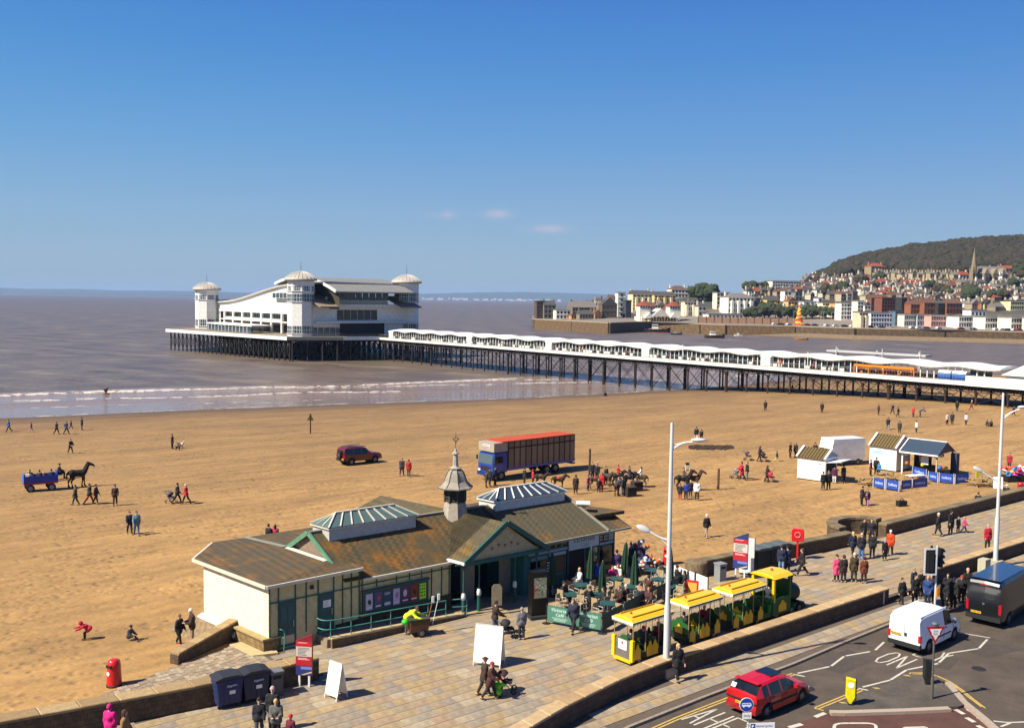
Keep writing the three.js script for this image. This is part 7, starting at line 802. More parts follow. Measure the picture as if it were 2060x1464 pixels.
{ 
const t=thing('hatchback_car','red five door hatchback driving on the road at the lower right','car',midW([1536,1445],[1613,1413],RY,0.72),39.5*DEG);
carBody(t,{L:3.78,W:1.66,top:[[-1.89,0.98],[-1.78,1.06],[-1.5,1.38],[-1.2,1.43],[-0.2,1.45],[0.25,1.38],[1.0,0.95],[1.55,0.84],[1.8,0.7],[1.89,0.58]],belt:[[-1.89,0.92],[-1.0,0.92],[0.9,0.86],[1.89,0.55]],sill:0.24,wheels:[-1.2,1.27],wr:0.3,side:[[-1.45,-1.1],[-1.02,-0.25],[-0.17,0.72]],screens:[[-1.8,-1.5],[0.28,0.95]],roofW:1.24,hy:0.5,ly:0.82,lh:0.26,mx:0.62,seams:[-0.21,0.78,-1.05],handles:[-0.85,0],py:0.6,bump:mat('#8a0f16',0.3,{coat:0.8,flat:true})},mat('#b0040f',0.35,{coat:0.45,flat:true}));
const sp=mb();sp.box(-1.5,1.44,0,0.22,0.04,1.15);sp.build('roof_spoiler',mat('#b0040f',0.35,{coat:0.45,flat:true}),t);const sun2=mesh('sunroof',new THREE.BoxGeometry(0.75,0.02,0.8),carGlass,t);sun2.position.set(-0.1,1.475,0);const rs=mb();rs.box(-1.92,0.72,0,0.05,0.06,1.5);for(const s of[1,-1])rs.box(-0.15,0.55,s*0.84,2.0,0.07,0.03);rs.build('rubbing_strip',trimB,t);
const st=mesh('sticker',new THREE.BoxGeometry(0.02,0.2,0.22),mat('#e9e9e6',0.6),t);st.position.set(-1.74,1.16,-0.52);st.rotation.z=-0.72;const wp=mb();wp.bar(V3(-1.84,1.07,0),V3(-1.66,1.26,-0.32),0.02);wp.build('wiper',trimB,t);
}
{ 
const wp=mat('#e4e5e6',0.35,{coat:0.6,flat:true}),t=thing('white_van','white panel van with yellow number plate waiting beside the crossing','van',midW([1863,1314],[1919,1286],RY,0.78),41.5*DEG);
const part=carBody(t,{L:4.45,W:1.82,top:[[-2.22,1.72],[-2.12,1.86],[-1.6,1.93],[0.3,1.93],[0.75,1.8],[1.4,1.2],[2.0,1.0],[2.22,0.72]],belt:[[-2.22,1.05],[0.4,1.05],[1.6,0.98],[2.22,0.65]],sill:0.28,wheels:[-1.38,1.42],wr:0.33,side:[[0.22,0.95]],screens:[[0.8,1.38]],roofW:1.5,ly:0.82,lh:0.36,mx:1.0,seams:[0.12,1.15],handles:[0.3],py:0.88,pz:-0.42,mir:trimB},wp);
part('door_seam',-2.228,1.05,0,0.015,1.4,0.018,trimB);part('door_handle',-2.24,0.92,0.08,0.05,0.16,0.1,trimB);part('vent',-2.2,1.62,-0.35,0.04,0.04,0.16,trimB);for(const s of[1,-1]){part('rubbing_strip',-0.2,0.62,s*0.915,2.2,0.07,0.025,trimB);part('roof_gutter',-0.7,1.87,s*0.7,2.8,0.03,0.04,wp);}
}
{ 
const bp=mat('#131517',0.3,{coat:0.8,flat:true}),a=G(1944,1237,RY+0.45),b=G(2013,1248,RY+0.45),c=a.clone().lerp(b,0.5),tn=45*DEG,t=thing('black_van','large black high roofed van at the right edge by the crossing','van',c.addScaledVector(V3(Math.cos(tn),0,-Math.sin(tn)),2.85).setY(RY),tn);
const part=carBody(t,{L:5.7,W:1.98,top:[[-2.85,2.28],[-2.75,2.42],[-2.2,2.5],[1.0,2.5],[1.5,2.3],[2.1,1.4],[2.6,1.1],[2.85,0.8]],belt:[[-2.85,1.25],[1.2,1.25],[2.85,0.75]],sill:0.32,wheels:[-1.7,1.75],wr:0.35,side:[[1.0,1.7]],screens:[[1.5,2.1]],roofW:1.72,ly:1.05,lh:0.55,mx:1.7,seams:[0.9],handles:[1.1],py:0.72,pz:-0.35},bp);
const rf=mesh('roof_panel',new THREE.BoxGeometry(4.2,0.02,1.5),mat('#10182e',0.2,{coat:1,flat:true}),t);rf.position.set(-0.6,2.525,0);part('door_seam',-2.858,1.3,0,0.012,1.9,0.015,blackM);part('brake_light',-2.84,2.26,0,0.04,0.06,0.5,lampR);part('badge',-2.87,1.22,0,0.02,0.1,0.1,mat('#b9bcc0',0.3,{metal:0.8}));for(const s of[1,-1])part('reflector',-2.86,0.5,s*0.75,0.05,0.07,0.16,lampR);
}
{ 
const p=S(703,936),q=S(755,931),t=thing('off_road_car','dark red off road car with rear spare wheel parked on the sand','car',p.clone().lerp(q,0.5).addScaledVector(VX,0.7),40*DEG),rp=mat('#5e0f14',0.35,{coat:0.7,flat:true});
const part=carBody(t,{L:4.5,W:1.78,top:[[-2.25,1.5],[-2.18,1.74],[-2.0,1.84],[-0.6,1.86],[0.2,1.8],[0.45,1.68],[0.95,1.2],[2.0,1.06],[2.25,0.9]],belt:[[-2.25,1.12],[0.7,1.08],[2.25,0.85]],sill:0.42,wheels:[-1.4,1.42],wr:0.38,side:[[-2.05,-1.15],[-1.05,-0.3],[-0.22,0.5]],screens:[[0.45,0.92]],roofW:1.45,ly:0.95,mx:0.5,seams:[-0.26,0.62,-1.1],handles:[-0.9,-0.05],py:0.7,pz:0.5,tw:0.24},rp);
const sw=wheel(t,0,0,0.36,0.2);sw.rotation.set(0,0,Math.PI / 2);sw.position.set(-2.4,1.05,0);sw.name='spare_wheel';part('rear_window',-2.262,1.4,0,0.02,0.42,1.1,carGlass);for(const s of[1,-1])part('roof_rail',-0.7,1.9,s*0.6,2.2,0.05,0.05,trimB);
}
{ 
const p=S(1035,963),q=S(1115,951),d=q.clone().sub(p).setY(0).normalize(),tn=Math.atan2(d.z,-d.x),t=thing('lorry','blue cab lorry with tall slatted grey body and orange top on the sand','lorry',p.clone().lerp(q,0.5).addScaledVector(V3(d.z,0,-d.x),1.05),tn),bl2=mat('#123f9c',0.4,{coat:0.5}),pn=mat('#8a7860',0.8),pn2=mat('#7d6c56',0.8); 
const part=(n,x,y,z,a,b,c,m,par=t)=>{const o=mesh(n,new THREE.BoxGeometry(a,b,c),m,par);o.position.set(x,y,z);return o;};
const cab=mb();cab.ext([[3.6,0.75],[5.35,0.75],[5.4,1.55],[5.22,2.6],[4.9,2.72],[3.6,2.72]],2.3,null,0.08);const cb=cab.build('cab',bl2,t);const ws=mb();ws.quad(V3(5.42,1.62,1.0),V3(5.42,1.62,-1.0),V3(5.255,2.5,-0.95),V3(5.255,2.5,0.95));ws.build('windscreen',glassMat('#4a5558',0.1),cb);for(const s of[1,-1]){part('window',4.65,2.0,s*1.155,0.9,0.65,0.02,carGlass,cb);part('door_seam',4.05,1.6,s*1.155,0.02,1.6,0.02,trimB,cb);part('mirror',5.35,2.1,s*1.32,0.08,0.4,0.2,trimB,cb);part('headlight',5.42,0.95,s*0.85,0.06,0.18,0.3,lampW,cb);}
part('bumper',5.35,0.62,0,0.25,0.3,2.3,mat('#0d2f78',0.5),cb);part('grille',5.43,1.2,0,0.04,0.35,1.3,trimB,cb);const lt=part('luton_box',4.35,3.2,0,1.9,0.85,2.3,mat('#a69c8c',0.75));const sgn=card(1.2,0.3,printed(120,30,(g,w,h)=>{g.fillStyle='#d9d2c4';g.fillRect(0,0,w,h);g.strokeStyle='#8a3030';g.lineWidth=3;g.strokeRect(2,2,w-4,h-4);g.fillStyle='#3b3b6a';for(let i=0;i<9;i++)g.fillRect(14+i*10,10,7,10);}),new THREE.Matrix4().makeRotationY(Math.PI / 2),lt,'name_board');sgn.position.set(0.96,0.15,0);
for(let i=0;i<12;i++)for(const s of[1,-1]){const x=3.2-i*0.74;const a=part('body_panel',x-0.02,2.38,s*1.16,0.66,2.4,0.06,i%3?pn:pn2);a.name+=i||s<0?'_'+String(i*2+(s<0?1:0)).padStart(3,'0'):'';const po=part('body_post',x+0.35,2.4,s*1.2,0.08,2.5,0.08,mat('#3d2f28',0.85));po.name+='_'+String(i*2+(s<0?1:0)).padStart(3,'0');}
for(const s of[1,-1]){part('vent_slot',-0.85,3.05,s*1.2,8.6,0.12,0.03,mat('#1c1614',0.9));part('side_rail',-0.85,1.08,s*1.14,9.0,0.28,0.12,bl2);}part('tail_ramp',-5.3,2.3,0,0.1,2.6,2.3,pn2);part('roof_sheet',-0.5,3.68,0,9.6,0.1,2.4,mat('#b8461c',0.8));part('chassis',-0.3,0.85,0,9.4,0.25,0.9,blackM);part('bulkhead',3.5,2.4,0,0.1,2.5,2.3,pn);part('rear_step',-5.4,0.7,0,0.5,0.12,1.9,mat('#1b2c5a',0.7));part('prop_bar',-1.1,0.75,1.12,0.06,0.9,0.06,mat('#b9b4a8',0.5)).rotation.z=0.25;
for(const x of[4.3,-1.6,-2.75])for(const s of[1,-1])wheel(t,x,s*1.0,0.48,0.3);
}
{ 
const yel=mat('#e3b007',0.4,{coat:0.3,flat:true}),grn=mat('#1c5a26',0.5),grnD=mat('#0d2a16',0.6),cr=mat('#e8e3cf',0.6);
const roof=(t,L,W,y)=>{const g=mb();g.ext([[-W / 2,y],[W / 2,y],[W*0.36,y+0.13],[0,y+0.19],[-W*0.36,y+0.13]],L,new THREE.Matrix4().makeRotationY(Math.PI / 2),0.03);const r=g.build('roof',yel,t);const rib=mb();rib.box(0,y+0.17,W*0.28,L*0.82,0.07,0.06).box(0,y+0.17,-W*0.28,L*0.82,0.07,0.06);rib.build('roof_rib',mat('#b98a08',0.5),r);const sh=[];sh.push([-L / 2,y+0.02]);const n=Math.round(L / 0.2);for(let i=0;i<n;i++){sh.push([-L / 2+L*(i+0.1) / n,y-0.08],[-L / 2+L*(i+0.5) / n,y-0.17],[-L / 2+L*(i+0.9) / n,y-0.08]);}sh.push([L / 2,y+0.02]);for(const s of[1,-1]){const v=mb();v.ext(sh,0.02,new THREE.Matrix4().makeTranslation(0,0,s*W / 2));v.build('valance',cr,r);const b=mb();b.box(0,y-0.03,s*(W / 2+0.012),L,0.07,0.02);b.build('valance_band',grn,r);const e=mb();e.ext(sh.map(q=>[q[0]*W / L,q[1]]),0.02,new THREE.Matrix4().makeRotationY(Math.PI / 2).setPosition(s*L / 2,0,0));e.build('valance',cr,r);}return r;};
const arch=(w,h)=>{const p=[[-w / 2,0],[w / 2,0],[w / 2,h*0.6],[w*0.3,h*0.72]];for(let i=0;i<=6;i++){const a=i / 6*Math.PI;p.push([Math.cos(a)*w*0.22,h*0.75+Math.sin(a)*h*0.25]);}p.push([-w*0.3,h*0.72],[-w / 2,h*0.6]);return p;};
const placeT=(p1,p2,y)=>G(p1[0],p1[1],y).lerp(G(p2[0],p2[1],y),0.5);const TH=39.8*DEG,ax=V3(Math.cos(TH),0,-Math.sin(TH));
const spots=[[[1230,1241],[1275,1253],[1358,1229]],[[1346,1208],[1385,1220],[1449,1199]],[[1433,1186],[1474.6,1194],[1538.7,1174]]];const labs=['rearmost yellow roofed land train carriage with white plate on its end','middle yellow roofed land train carriage','front yellow roofed land train carriage next to the green engine'];
spots.forEach(([a,b,c],i)=>{
const e=placeT(a,b,2.1),L=G(b[0],b[1],2.1).distanceTo(G(c[0],c[1],2.1)),W=1.36,t=thing('train_carriage',labs[i],'land train carriage',e.addScaledVector(ax,L / 2).setY(0),TH,'land train carriages');roof(t,L,W,2.1);
const bd=mb();bd.box(0,0.42,0,L*0.92,0.3,W*0.9);bd.build('body',grnD,t);
for(const x of[-0.46,-0.16,0.16,0.46])for(const s of[1,-1]){const p=mb();p.cyl(V3(x*L,0.5,s*W*0.44),V3(x*L,2.1,s*W*0.44),0.025,0.025,6);p.build('post',mat('#a58a5a',0.5),t);}
for(const[x,dir]of[[-0.36,1],[-0.06,-1],[0.06,1],[0.38,-1]]){const q=mb();q.box(x*L,0.68,0,0.45,0.12,W*0.84);const se=q.build('seat',grn,t);const bk=mb();bk.ext(arch(W*0.88,0.75),0.07,new THREE.Matrix4().makeRotationY(Math.PI / 2).setPosition(x*L-dir*0.24,0.62,0));bk.build('seat_back',mat('#1d5a26',0.5),se);for(const s of[1,-1]){const sd=mb();sd.ext(arch(0.42,0.72),0.04,new THREE.Matrix4().makeTranslation(x*L,0.3,s*W*0.46));sd.build('side_panel',yel,t);const ri=mb();ri.ext(arch(0.5,0.8),0.03,new THREE.Matrix4().makeTranslation(x*L,0.28,s*W*0.445));ri.build('side_panel_rim',grnD,t);}const yp=mb();yp.ext([[-0.24,0],[0.24,0],[0.24,0.28],[0.1,0.32],[0,0.48],[-0.1,0.32],[-0.24,0.28]],0.03,new THREE.Matrix4().makeRotationY(Math.PI / 2).setPosition(x*L-dir*0.3,0.62,0));yp.build('back_panel',yel,t);}
for(const x of[-0.3,0.3])for(const s of[1,-1])wheel(t,x*L,s*W*0.4,0.24,0.14);
if(i===0){const en=mb();en.box(-L*0.47,0.7,0,0.05,0.95,W*0.72);en.build('end_panel',mat('#6d6862',0.6),t);const wp=mesh('white_plate',new THREE.BoxGeometry(0.03,0.46,0.55),mat('#ecebe6',0.5),t);wp.position.set(-L*0.47-0.04,0.92,0);const bg=mesh('badge',new THREE.CylinderGeometry(0.06,0.06,0.02,12),mat('#b5402a',0.5),wp);bg.rotation.z=Math.PI / 2;bg.position.set(-0.02,0.1,0);for(const s of[1,-1]){const y=mb();y.box(-L*0.47,0.75,s*W*0.43,0.16,1.0,0.18);y.build('corner_panel',mat('#f0cc10',0.45),t);}const lb=mb();lb.box(-L*0.48,0.22,0,0.1,0.14,W*0.8);lb.build('bumper',yel,t);}
const R=rng(i+60);[[-0.33,'#20242c',HB],[0.33,'#7a2430',BLD],[-0.04,'#33383c','#b03048']].slice(0,i===2?0:3-i).forEach(([x,c,h],k)=>{const pp=t.position.clone().addScaledVector(ax,x*L).addScaledVector(VX,(R()-0.5)*0.5).setY(0.3);person(pp,1.62,'sit',90+TH / DEG+(k%2?180:0),c,'#26262c',h,['passenger in dark jacket in the rearmost train carriage','passenger in maroon jacket in the rearmost train carriage','passenger in grey jacket in the rearmost train carriage','passenger in dark jacket in the middle train carriage','passenger in maroon jacket in the middle train carriage'][i*3+k]);});
if(i<3){const bn=mb();bn.ball(-L*0.3,2.33,0,0.06);bn.build('beacon',mat('#b5481c',0.4),t);}
});
const e=placeT([1500,1152],[1566,1168],2.3),t=thing('train_engine','green steam style land train engine with yellow cab roof','land train engine',e.addScaledVector(ax,1.4).setY(0),TH),W=1.5;
const r=mb();r.ext([[-W / 2-0.08,2.3],[W / 2+0.08,2.3],[W*0.4,2.44],[0,2.5],[-W*0.4,2.44]],1.7,new THREE.Matrix4().makeRotationY(Math.PI / 2).setPosition(-0.5,0,0),0.03);r.build('cab_roof',yel,t);const bn=mb();bn.ball(-0.5,2.55,0,0.08);bn.build('beacon',mat('#b5481c',0.4),t);
for(const[x,s]of[[-1.2,1],[-1.2,-1],[0.22,1],[0.22,-1]]){const p=mb();p.box(x,1.65,s*W*0.44,0.14,1.3,0.14);p.build('cab_post',x<0?yel:grn,t);}const cw=mb();for(const s of[1,-1])cw.box(-0.5,0.75,s*W*0.46,1.6,0.9,0.06);cw.box(0.25,1.4,0,0.06,1.2,W*0.9);cw.box(-1.25,0.8,0,0.06,0.7,W*0.9);cw.box(-0.4,0.4,0,3.2,0.3,W*0.85);cw.build('cab',grn,t);for(const z of[-0.35,0.35]){const g=mesh('window',new THREE.BoxGeometry(0.03,0.5,0.45),carGlass,t);g.position.set(0.3,1.75,z);}
const bo=mb();bo.cyl(V3(0.28,1.05,0),V3(1.55,1.0,0),0.52,0.48,18).cyl(V3(1.55,1.0,0),V3(1.68,1.0,0),0.44,0.3,18);bo.build('boiler',grnD,t);const ch=mb();ch.lathe([[0.1,1.4],[0.12,1.85],[0.2,1.95],[0.2,2.0],[0,2.0]],12,1.3,0,0);ch.build('chimney',blackM,t);const dm=mb();dm.ball(0.75,1.55,0,0.2);dm.build('steam_dome',mat('#b59a3a',0.35,{metal:0.6}),t);const cc=mb();cc.ext([[1.3,0.15],[2.0,0.12],[1.75,0.5],[1.3,0.6]],W*0.85,null,0.03);cc.build('cowcatcher',grnD,t);
for(const s of[1,-1]){for(const x of[-0.9,0.5,1.2])wheel(t,x,s*W*0.42,x<0?0.36:0.27,0.14);const yp=mb();yp.ext(arch(0.7,0.6),0.03,new THREE.Matrix4().makeTranslation(-0.5,0.45,s*W*0.5));yp.build('side_panel',yel,t);}const pl=mb(),R=rng(3);for(let i=0;i<26;i++)pl.ball(-1.55+R()*0.3,0.95+R()*0.25,(R()-0.5)*1.3,0.08+R()*0.07,0.8,5);pl.box(-1.4,0.75,0,0.4,0.4,1.3);pl.build('coal_box',mat('#2f7a28',0.7),t);person(t.position.clone().addScaledVector(ax,-0.7).setY(0.45),1.7,'sit',90+TH / DEG,'#26303a','#22242a',HB,'driver in dark jacket inside the green train engine');
}
{ 
const p=S(66,991),q=S(101,986),t=thing('horse_cart','blue horse drawn wagon with red lower edge carrying passengers','cart',p.clone().lerp(q,0.5).addScaledVector(VX,0.6),33*DEG),bl2=mat('#16389c',0.5),rd=mat('#a51620',0.5),L=2.7;const part=(n,x,y,z,a,b,c,m,par=t)=>{const o=mesh(n,new THREE.BoxGeometry(a,b,c),m,par);o.position.set(x,y,z);return o;};
for(const s of[1,-1]){part('side_board',0,1.1,s*0.62,L,0.62,0.06,bl2);part('side_trim',0,0.74,s*0.63,L,0.16,0.07,rd);part('bench',0,0.95,s*0.4,L*0.9,0.06,0.35,mat('#b5872c',0.7));}part('tail_board',-L / 2,1.15,0,0.06,0.75,1.24,mat('#2d6ad2',0.5));part('front_board',L / 2,1.25,0,0.06,0.9,1.24,bl2);part('floor',0,0.7,0,L,0.08,1.2,trimB);part('driver_seat',L / 2+0.2,1.35,0,0.4,0.08,1.1,trimB);for(const s of[1,-1]){const m=mb();m.bar(V3(L / 2,0.75,s*0.35),V3(L / 2+2.3,1.0,s*0.32),0.06);m.build('shaft',mat('#4a3322',0.8),t);}for(const x of[-0.85,0.85])for(const s of[1,-1]){const w=wheel(t,x,s*0.66,0.34,0.1);w.children[0].material=mat('#8a93a8',0.5);}
const ax2=V3(Math.cos(33*DEG),0,-Math.sin(33*DEG));const hp=t.position.clone().addScaledVector(ax2,3.1);hp.y=beachY(hp.x,hp.z);donkey(hp,123,'#1d120d','dark bay horse drawing the blue wagon',{kind:'horse',s:1.32,step:0.35});
[[-0.95,0.3,'#c9bda6',BLD,'passenger in cream at the back of the blue wagon',-1],[-0.75,-0.3,'#3c3a36',HB,'passenger in dark clothes at the back of the blue wagon',1],[-0.1,0.3,'#3d4038',HB,'tall passenger in olive standing out in the middle of the blue wagon',-1],[0.35,-0.32,'#c2402c',BLD,'child in orange red jacket in the blue wagon',1],[0.85,0.3,'#1c2c55',HB,'passenger in navy at the front of the blue wagon',-1]].forEach(([x,z,c,h,l,f],i)=>{const pp=t.position.clone().addScaledVector(ax2,x).addScaledVector(VX,-z);pp.y+=0.55;person(pp,i===3?1.25:1.68,'sit',33+(f>0?0:180)-0,c,'#2a2a30',h,l,{base:1.74});});
const dp=t.position.clone().addScaledVector(ax2,1.55);dp.y+=0.93;person(dp,1.7,'sit',123,'#191a1d','#1b1b1f',HB,'driver in black at the front of the blue wagon',{hair:'hat'});
}
const bx=(par,n,x,y,z,a,b,c,m,ry=0)=>{const o=mesh(n,new THREE.BoxGeometry(a,b,c),m,par);o.position.set(x,y,z);o.rotation.y=ry;return o;};
const steel=mat('#c3c4c2',0.45,{metal:0.1,flat:true}),redP=mat('#c40f16',0.4,{coat:0.4,flat:true}),whP=mat('#efeee9',0.55,{grainScale:1}),darkGr=mat('#1f2724',0.6);
const TV=UTURN;
function lampPost(base,top,arms,label){const b=G(base[0],base[1]),d=-b.z,H=at(top[0],top[1],d).y,t=thing('street_lamp',label,'street lamp',b,TV);bx(t,'plinth',0,0.22,0,0.75,0.44,0.75,mat('#b3a78f',0.9));const p=mb();p.lathe([[0.15,0.4],[0.15,3.2],[0.11,3.4],[0.09,H*0.82],[0.07,H],[0,H]],14);p.build('pole',steel,t);
for(const[j,tip,flat]of arms){const a=toLocal(at(j[0],j[1],d),b,TV),e=toLocal(at(tip[0],tip[1],d),b,TV);a.x=a.z=0;const g=mb(),m=a.clone().lerp(e,0.5);m.y+=flat?0.12:-0.06;g.tube([a,m,e],0.045,6,12);g.tube([a.clone().add(V3(0,flat?0.22:-0.3,0)),m,e.clone().lerp(m,0.5)],0.03,5,8);const am=g.build('arm',whP,t),dir=e.clone().sub(a).normalize(),h=new THREE.SphereGeometry(0.5,14,8);h.applyMatrix4(new THREE.Matrix4().makeScale(0.7,flat?0.2:0.16,0.3));const hd=mesh('lamp_head',h,steel,am);hd.position.copy(e).addScaledVector(dir,0.25);hd.quaternion.setFromUnitVectors(V3(1,0,0),flat?dir.setY(0).normalize():dir);}return t;}
{const l=lampPost([1340,1358],[1347,850],[[[1346,905],[1395,889],1],[[1342,1087],[1305,1068],0]],'tall white double armed street lamp standing by the dividing wall in the centre');lampPost([2003,1140],[2020,790],[[[2018,845],[2052,823],1],[[2011,968],[1975,948],0]],'tall white street lamp by the dividing wall at the right edge');const r=bx(scene,'utility_cabinet',0,0,0,0.7,0.85,0.5,mat('#b9b298',0.7),TV);r.position.copy(G(1980,1150)).setY(0.42);r.name=numbered('utility_cabinet');tag(r,'pale utility cabinet against the wall near the right street lamp','cabinet');}
function totem(px,py,face,W,H,label,blueBack){const t=thing('information_totem',label,'sign',G(px,py),face*DEG);const leg=H*0.22;for(const s of[-1,1])bx(t,'leg',s*W*0.3,leg / 2,0,0.08,leg,0.1,whP);const g=mb();g.ext([[-W / 2,leg],[W / 2,leg],[W / 2,H],[-W / 2,H-W*0.45]],0.14);g.build('panel',blueBack?mat('#26386e',0.5):mat('#8e1a22',0.5),t);const bands=[['#b5141f',0.13,0.3],['#bdb4a8',0.3,0.55],['#a9141f',0.55,0.77],['#25306a',0.77,1]];for(const[c,a,b]of bands){const y0=H-(H-leg)*b,y1=Math.min(H-(H-leg)*a,H-W*0.45);const q=card(W*0.97,y1-y0-0.02,printed(96,64,(g2,w,h)=>{g2.fillStyle=c;g2.fillRect(0,0,w,h);const R=rng(a*100|0);g2.fillStyle=a===0.3?'#5a4a48':'rgba(255,255,255,0.75)';if(a>0.7){g2.fillStyle='#c8b98a';g2.beginPath();g2.moveTo(w*0.3,h);g2.lineTo(w,h*0.55);g2.lineTo(w,h*0.7);g2.lineTo(w*0.5,h);g2.fill();g2.fillStyle='#6b78b8';g2.fillRect(w*0.3,4,w*0.7,h*0.3);}else for(let i=0;i<(a===0.3?6:2);i++)g2.fillRect(12,8+i*9,40+R()*34,4);}),null,t,'printed_band');q.position.set(0,(y0+y1) / 2,0.074);}return t;}
totem(612,1380,-8,0.74,2.35,'red white and blue information totem on two white legs beside the ramp');totem(1489,1164,-28,0.9,2.9,'information totem with blue side beside the tall white board',true);
function aboard(px,py,face,W,H,label,tint){const t=thing('advertising_board',label,'board',G(px,py),face*DEG),m=mat('#f2f1ec',0.5,{grainScale:0.6}),an=0.2;for(const s of[1,-1]){const p=bx(t,'panel',0,H / 2+0.08,s*H*Math.sin(an)*0.5*0.95,W,H-0.12,0.035,m);p.rotation.x=-s*an;const f=mb();for(const q of[-1,1])f.box(q*(W / 2-0.03),-H*0.5,0,0.06,0.2,0.05);f.box(0,H / 2-0.06,0,W,0.05,0.05);f.build('frame',mat('#c9c4b8',0.6),p);if(s>0){const c=card(W*0.8,H*0.6,printed(64,80,(g,w,h)=>{g.fillStyle='#f2f1ec';g.fillRect(0,0,w,h);g.fillStyle=tint;for(let i=0;i<3;i++)g.fillRect(12,20+i*14,30-i*6,3);}),null,p,'print');c.position.z=0.021;}}return t;}
aboard(676,1402,-38,0.78,1.5,'narrow white folding advertising board left of the red totem shadow','#d9dc9a');aboard(984,1336,-18,1.35,1.85,'large white folding advertising board in the middle of the promenade','#d3d3cf');
{const t=thing('tall_board','tall blank white board on a wheeled stand beside the totem','board',G(1502,1155),-15*DEG);bx(t,'panel',0,1.25,0,0.9,2.1,0.08,whP);bx(t,'edge',0.47,1.25,0,0.05,2.14,0.12,trimB);for(const s of[-1,1]){const w=mb();w.cyl(V3(s*0.35,0.08,-0.1),V3(s*0.35,0.08,0.1),0.08);w.build('wheel',trimB,t);}bx(t,'base',0,0.15,0,0.9,0.06,0.4,steel);}
function wheelie(pos,turn,hex,lid,label,sc=1,txt=true){const t=thing('wheeled_bin',label,'bin',pos,turn);t.scale.set(sc,sc*1.06,sc*0.9);const m=mat(hex,0.55,{flat:true});const b=mb();b.ext([[-0.5,0.16],[0.5,0.16],[0.6,1.2],[-0.6,1.2]],0.95,null,0.04);b.build('body',m,t);for(let i=-2;i<=2;i++)bx(t,'rib',i*0.24,0.68,0.485,0.035,0.85,0.03,m);for(const s of[-1,1]){const r=mb();for(let k=0;k<4;k++)r.box(s*(0.52+k*0.022),0.3+k*0.24,0,0.03,0.05,0.8);r.build('side_rib',m,t);}const l=mb();l.ext([[-0.64,1.2],[0.64,1.2],[0.64,1.26],[0.3,1.36],[-0.3,1.36],[-0.64,1.26]],1.05,null,0.02);l.build('lid',mat(lid,0.6,{flat:true}),t);for(const x of[-0.42,0.42])for(const z of[-0.35,0.35]){const w=mb();w.cyl(V3(x,0.09,z-0.03),V3(x,0.09,z+0.03),0.09,0.09,10);w.build('castor',trimB,t);}if(txt){const q=card(0.5,0.16,printed(80,26,(g,w,h)=>{g.fillStyle=hex;g.fillRect(0,0,w,h);g.fillStyle='#c9c9d2';g.font='bold 17px sans-serif';g.fillText('Biggabin',3,19);}),null,t,'lettering');q.position.set(0.1,0.95,0.515);const k=bx(t,'label_plate',0.1,0.68,0.51,0.26,0.15,0.02,whP);}return t;}
{const P0=G(440,1430),P1=G(540,1408),dd=P1.clone().sub(P0),dr=Math.atan2(-dd.z,dd.x),a=P0.clone().addScaledVector(dd,0.22).add(V3(-Math.sin(dr),0,-Math.cos(dr)).multiplyScalar(0.42)),bs=dd.length() / 2.2;wheelie(a,dr,'#1d2852','#24252a','left of two dark blue wheeled bins by the sea wall',bs);wheelie(a.clone().addScaledVector(dd,0.54),dr,'#171d3a','#202126','right of two dark blue wheeled bins by the sea wall',bs);const g=thing('grey_bin','square grey litter bin right of the blue wheeled bins','bin',a.clone().addScaledVector(dd,0.99),dr);bx(g,'body',0,0.5,0,0.52,1.0,0.52,mat('#4b4c4c',0.6));bx(g,'top',0,1.04,0,0.6,0.08,0.6,mat('#6f706f',0.6));bx(g,'slot',0,0.84,0.265,0.36,0.14,0.02,blackM);
const g2=copyOf(g,'square grey litter bin beside the rounded end of the sea wall',G(1449,1167),30*DEG);g2.children[0].material=g2.children[1].material=mat('#8a8c8d',0.55);for(const[i,p]of[[0,[1527,1146]],[1,[1548,1141]],[2,[1569,1136]]])wheelie(G(p[0],p[1]),30*DEG,'#1d2523','#4f5654',['left','middle','right'][i]+' dark green wheeled bin along the sea wall on the right',1.05,false);}
function redBin(pos,label){const t=thing('litter_bin',label,'bin',pos,-0.5);const b=mb();b.lathe([[0,0.06],[0.3,0.06],[0.32,0.12],[0.28,0.95],[0.25,1.12],[0.15,1.18],[0,1.19]],20);b.build('body',redP,t);const k=mb();k.lathe([[0,0],[0.33,0],[0.33,0.1],[0,0.1]],20);k.build('base',trimB,t);bx(t,'slot',0,0.92,0.25,0.3,0.12,0.1,blackM);const c=mesh('emblem',new THREE.CircleGeometry(0.09,16),whP,t);c.position.set(0,0.62,0.312);c.rotation.x=-0.05;return t;}
redBin(S(229,1379),'round red litter bin on the sand at lower left');redBin(S(1343,1135),'red litter bin on the sand behind the central street lamp');redBin(S(2053,996),'red litter bin on the sand at the right edge');
{const t=thing('life_ring_housing','red life ring housing on a red post by the sea wall','life ring',G(1604,1126),-0.35);bx(t,'post',0,0.7,0,0.12,1.4,0.1,redP);const h=mb();h.ext([[-0.36,1.25],[0.36,1.25],[0.4,1.4],[0.4,1.95],[0.3,2.1],[-0.3,2.1],[-0.4,1.95],[-0.4,1.4]],0.22,null,0.03);h.build('housing',redP,t);const r=mesh('ring_emblem',new THREE.TorusGeometry(0.17,0.04,8,20),mat('#c97a74',0.5),t);r.position.set(0,1.7,0.12);}
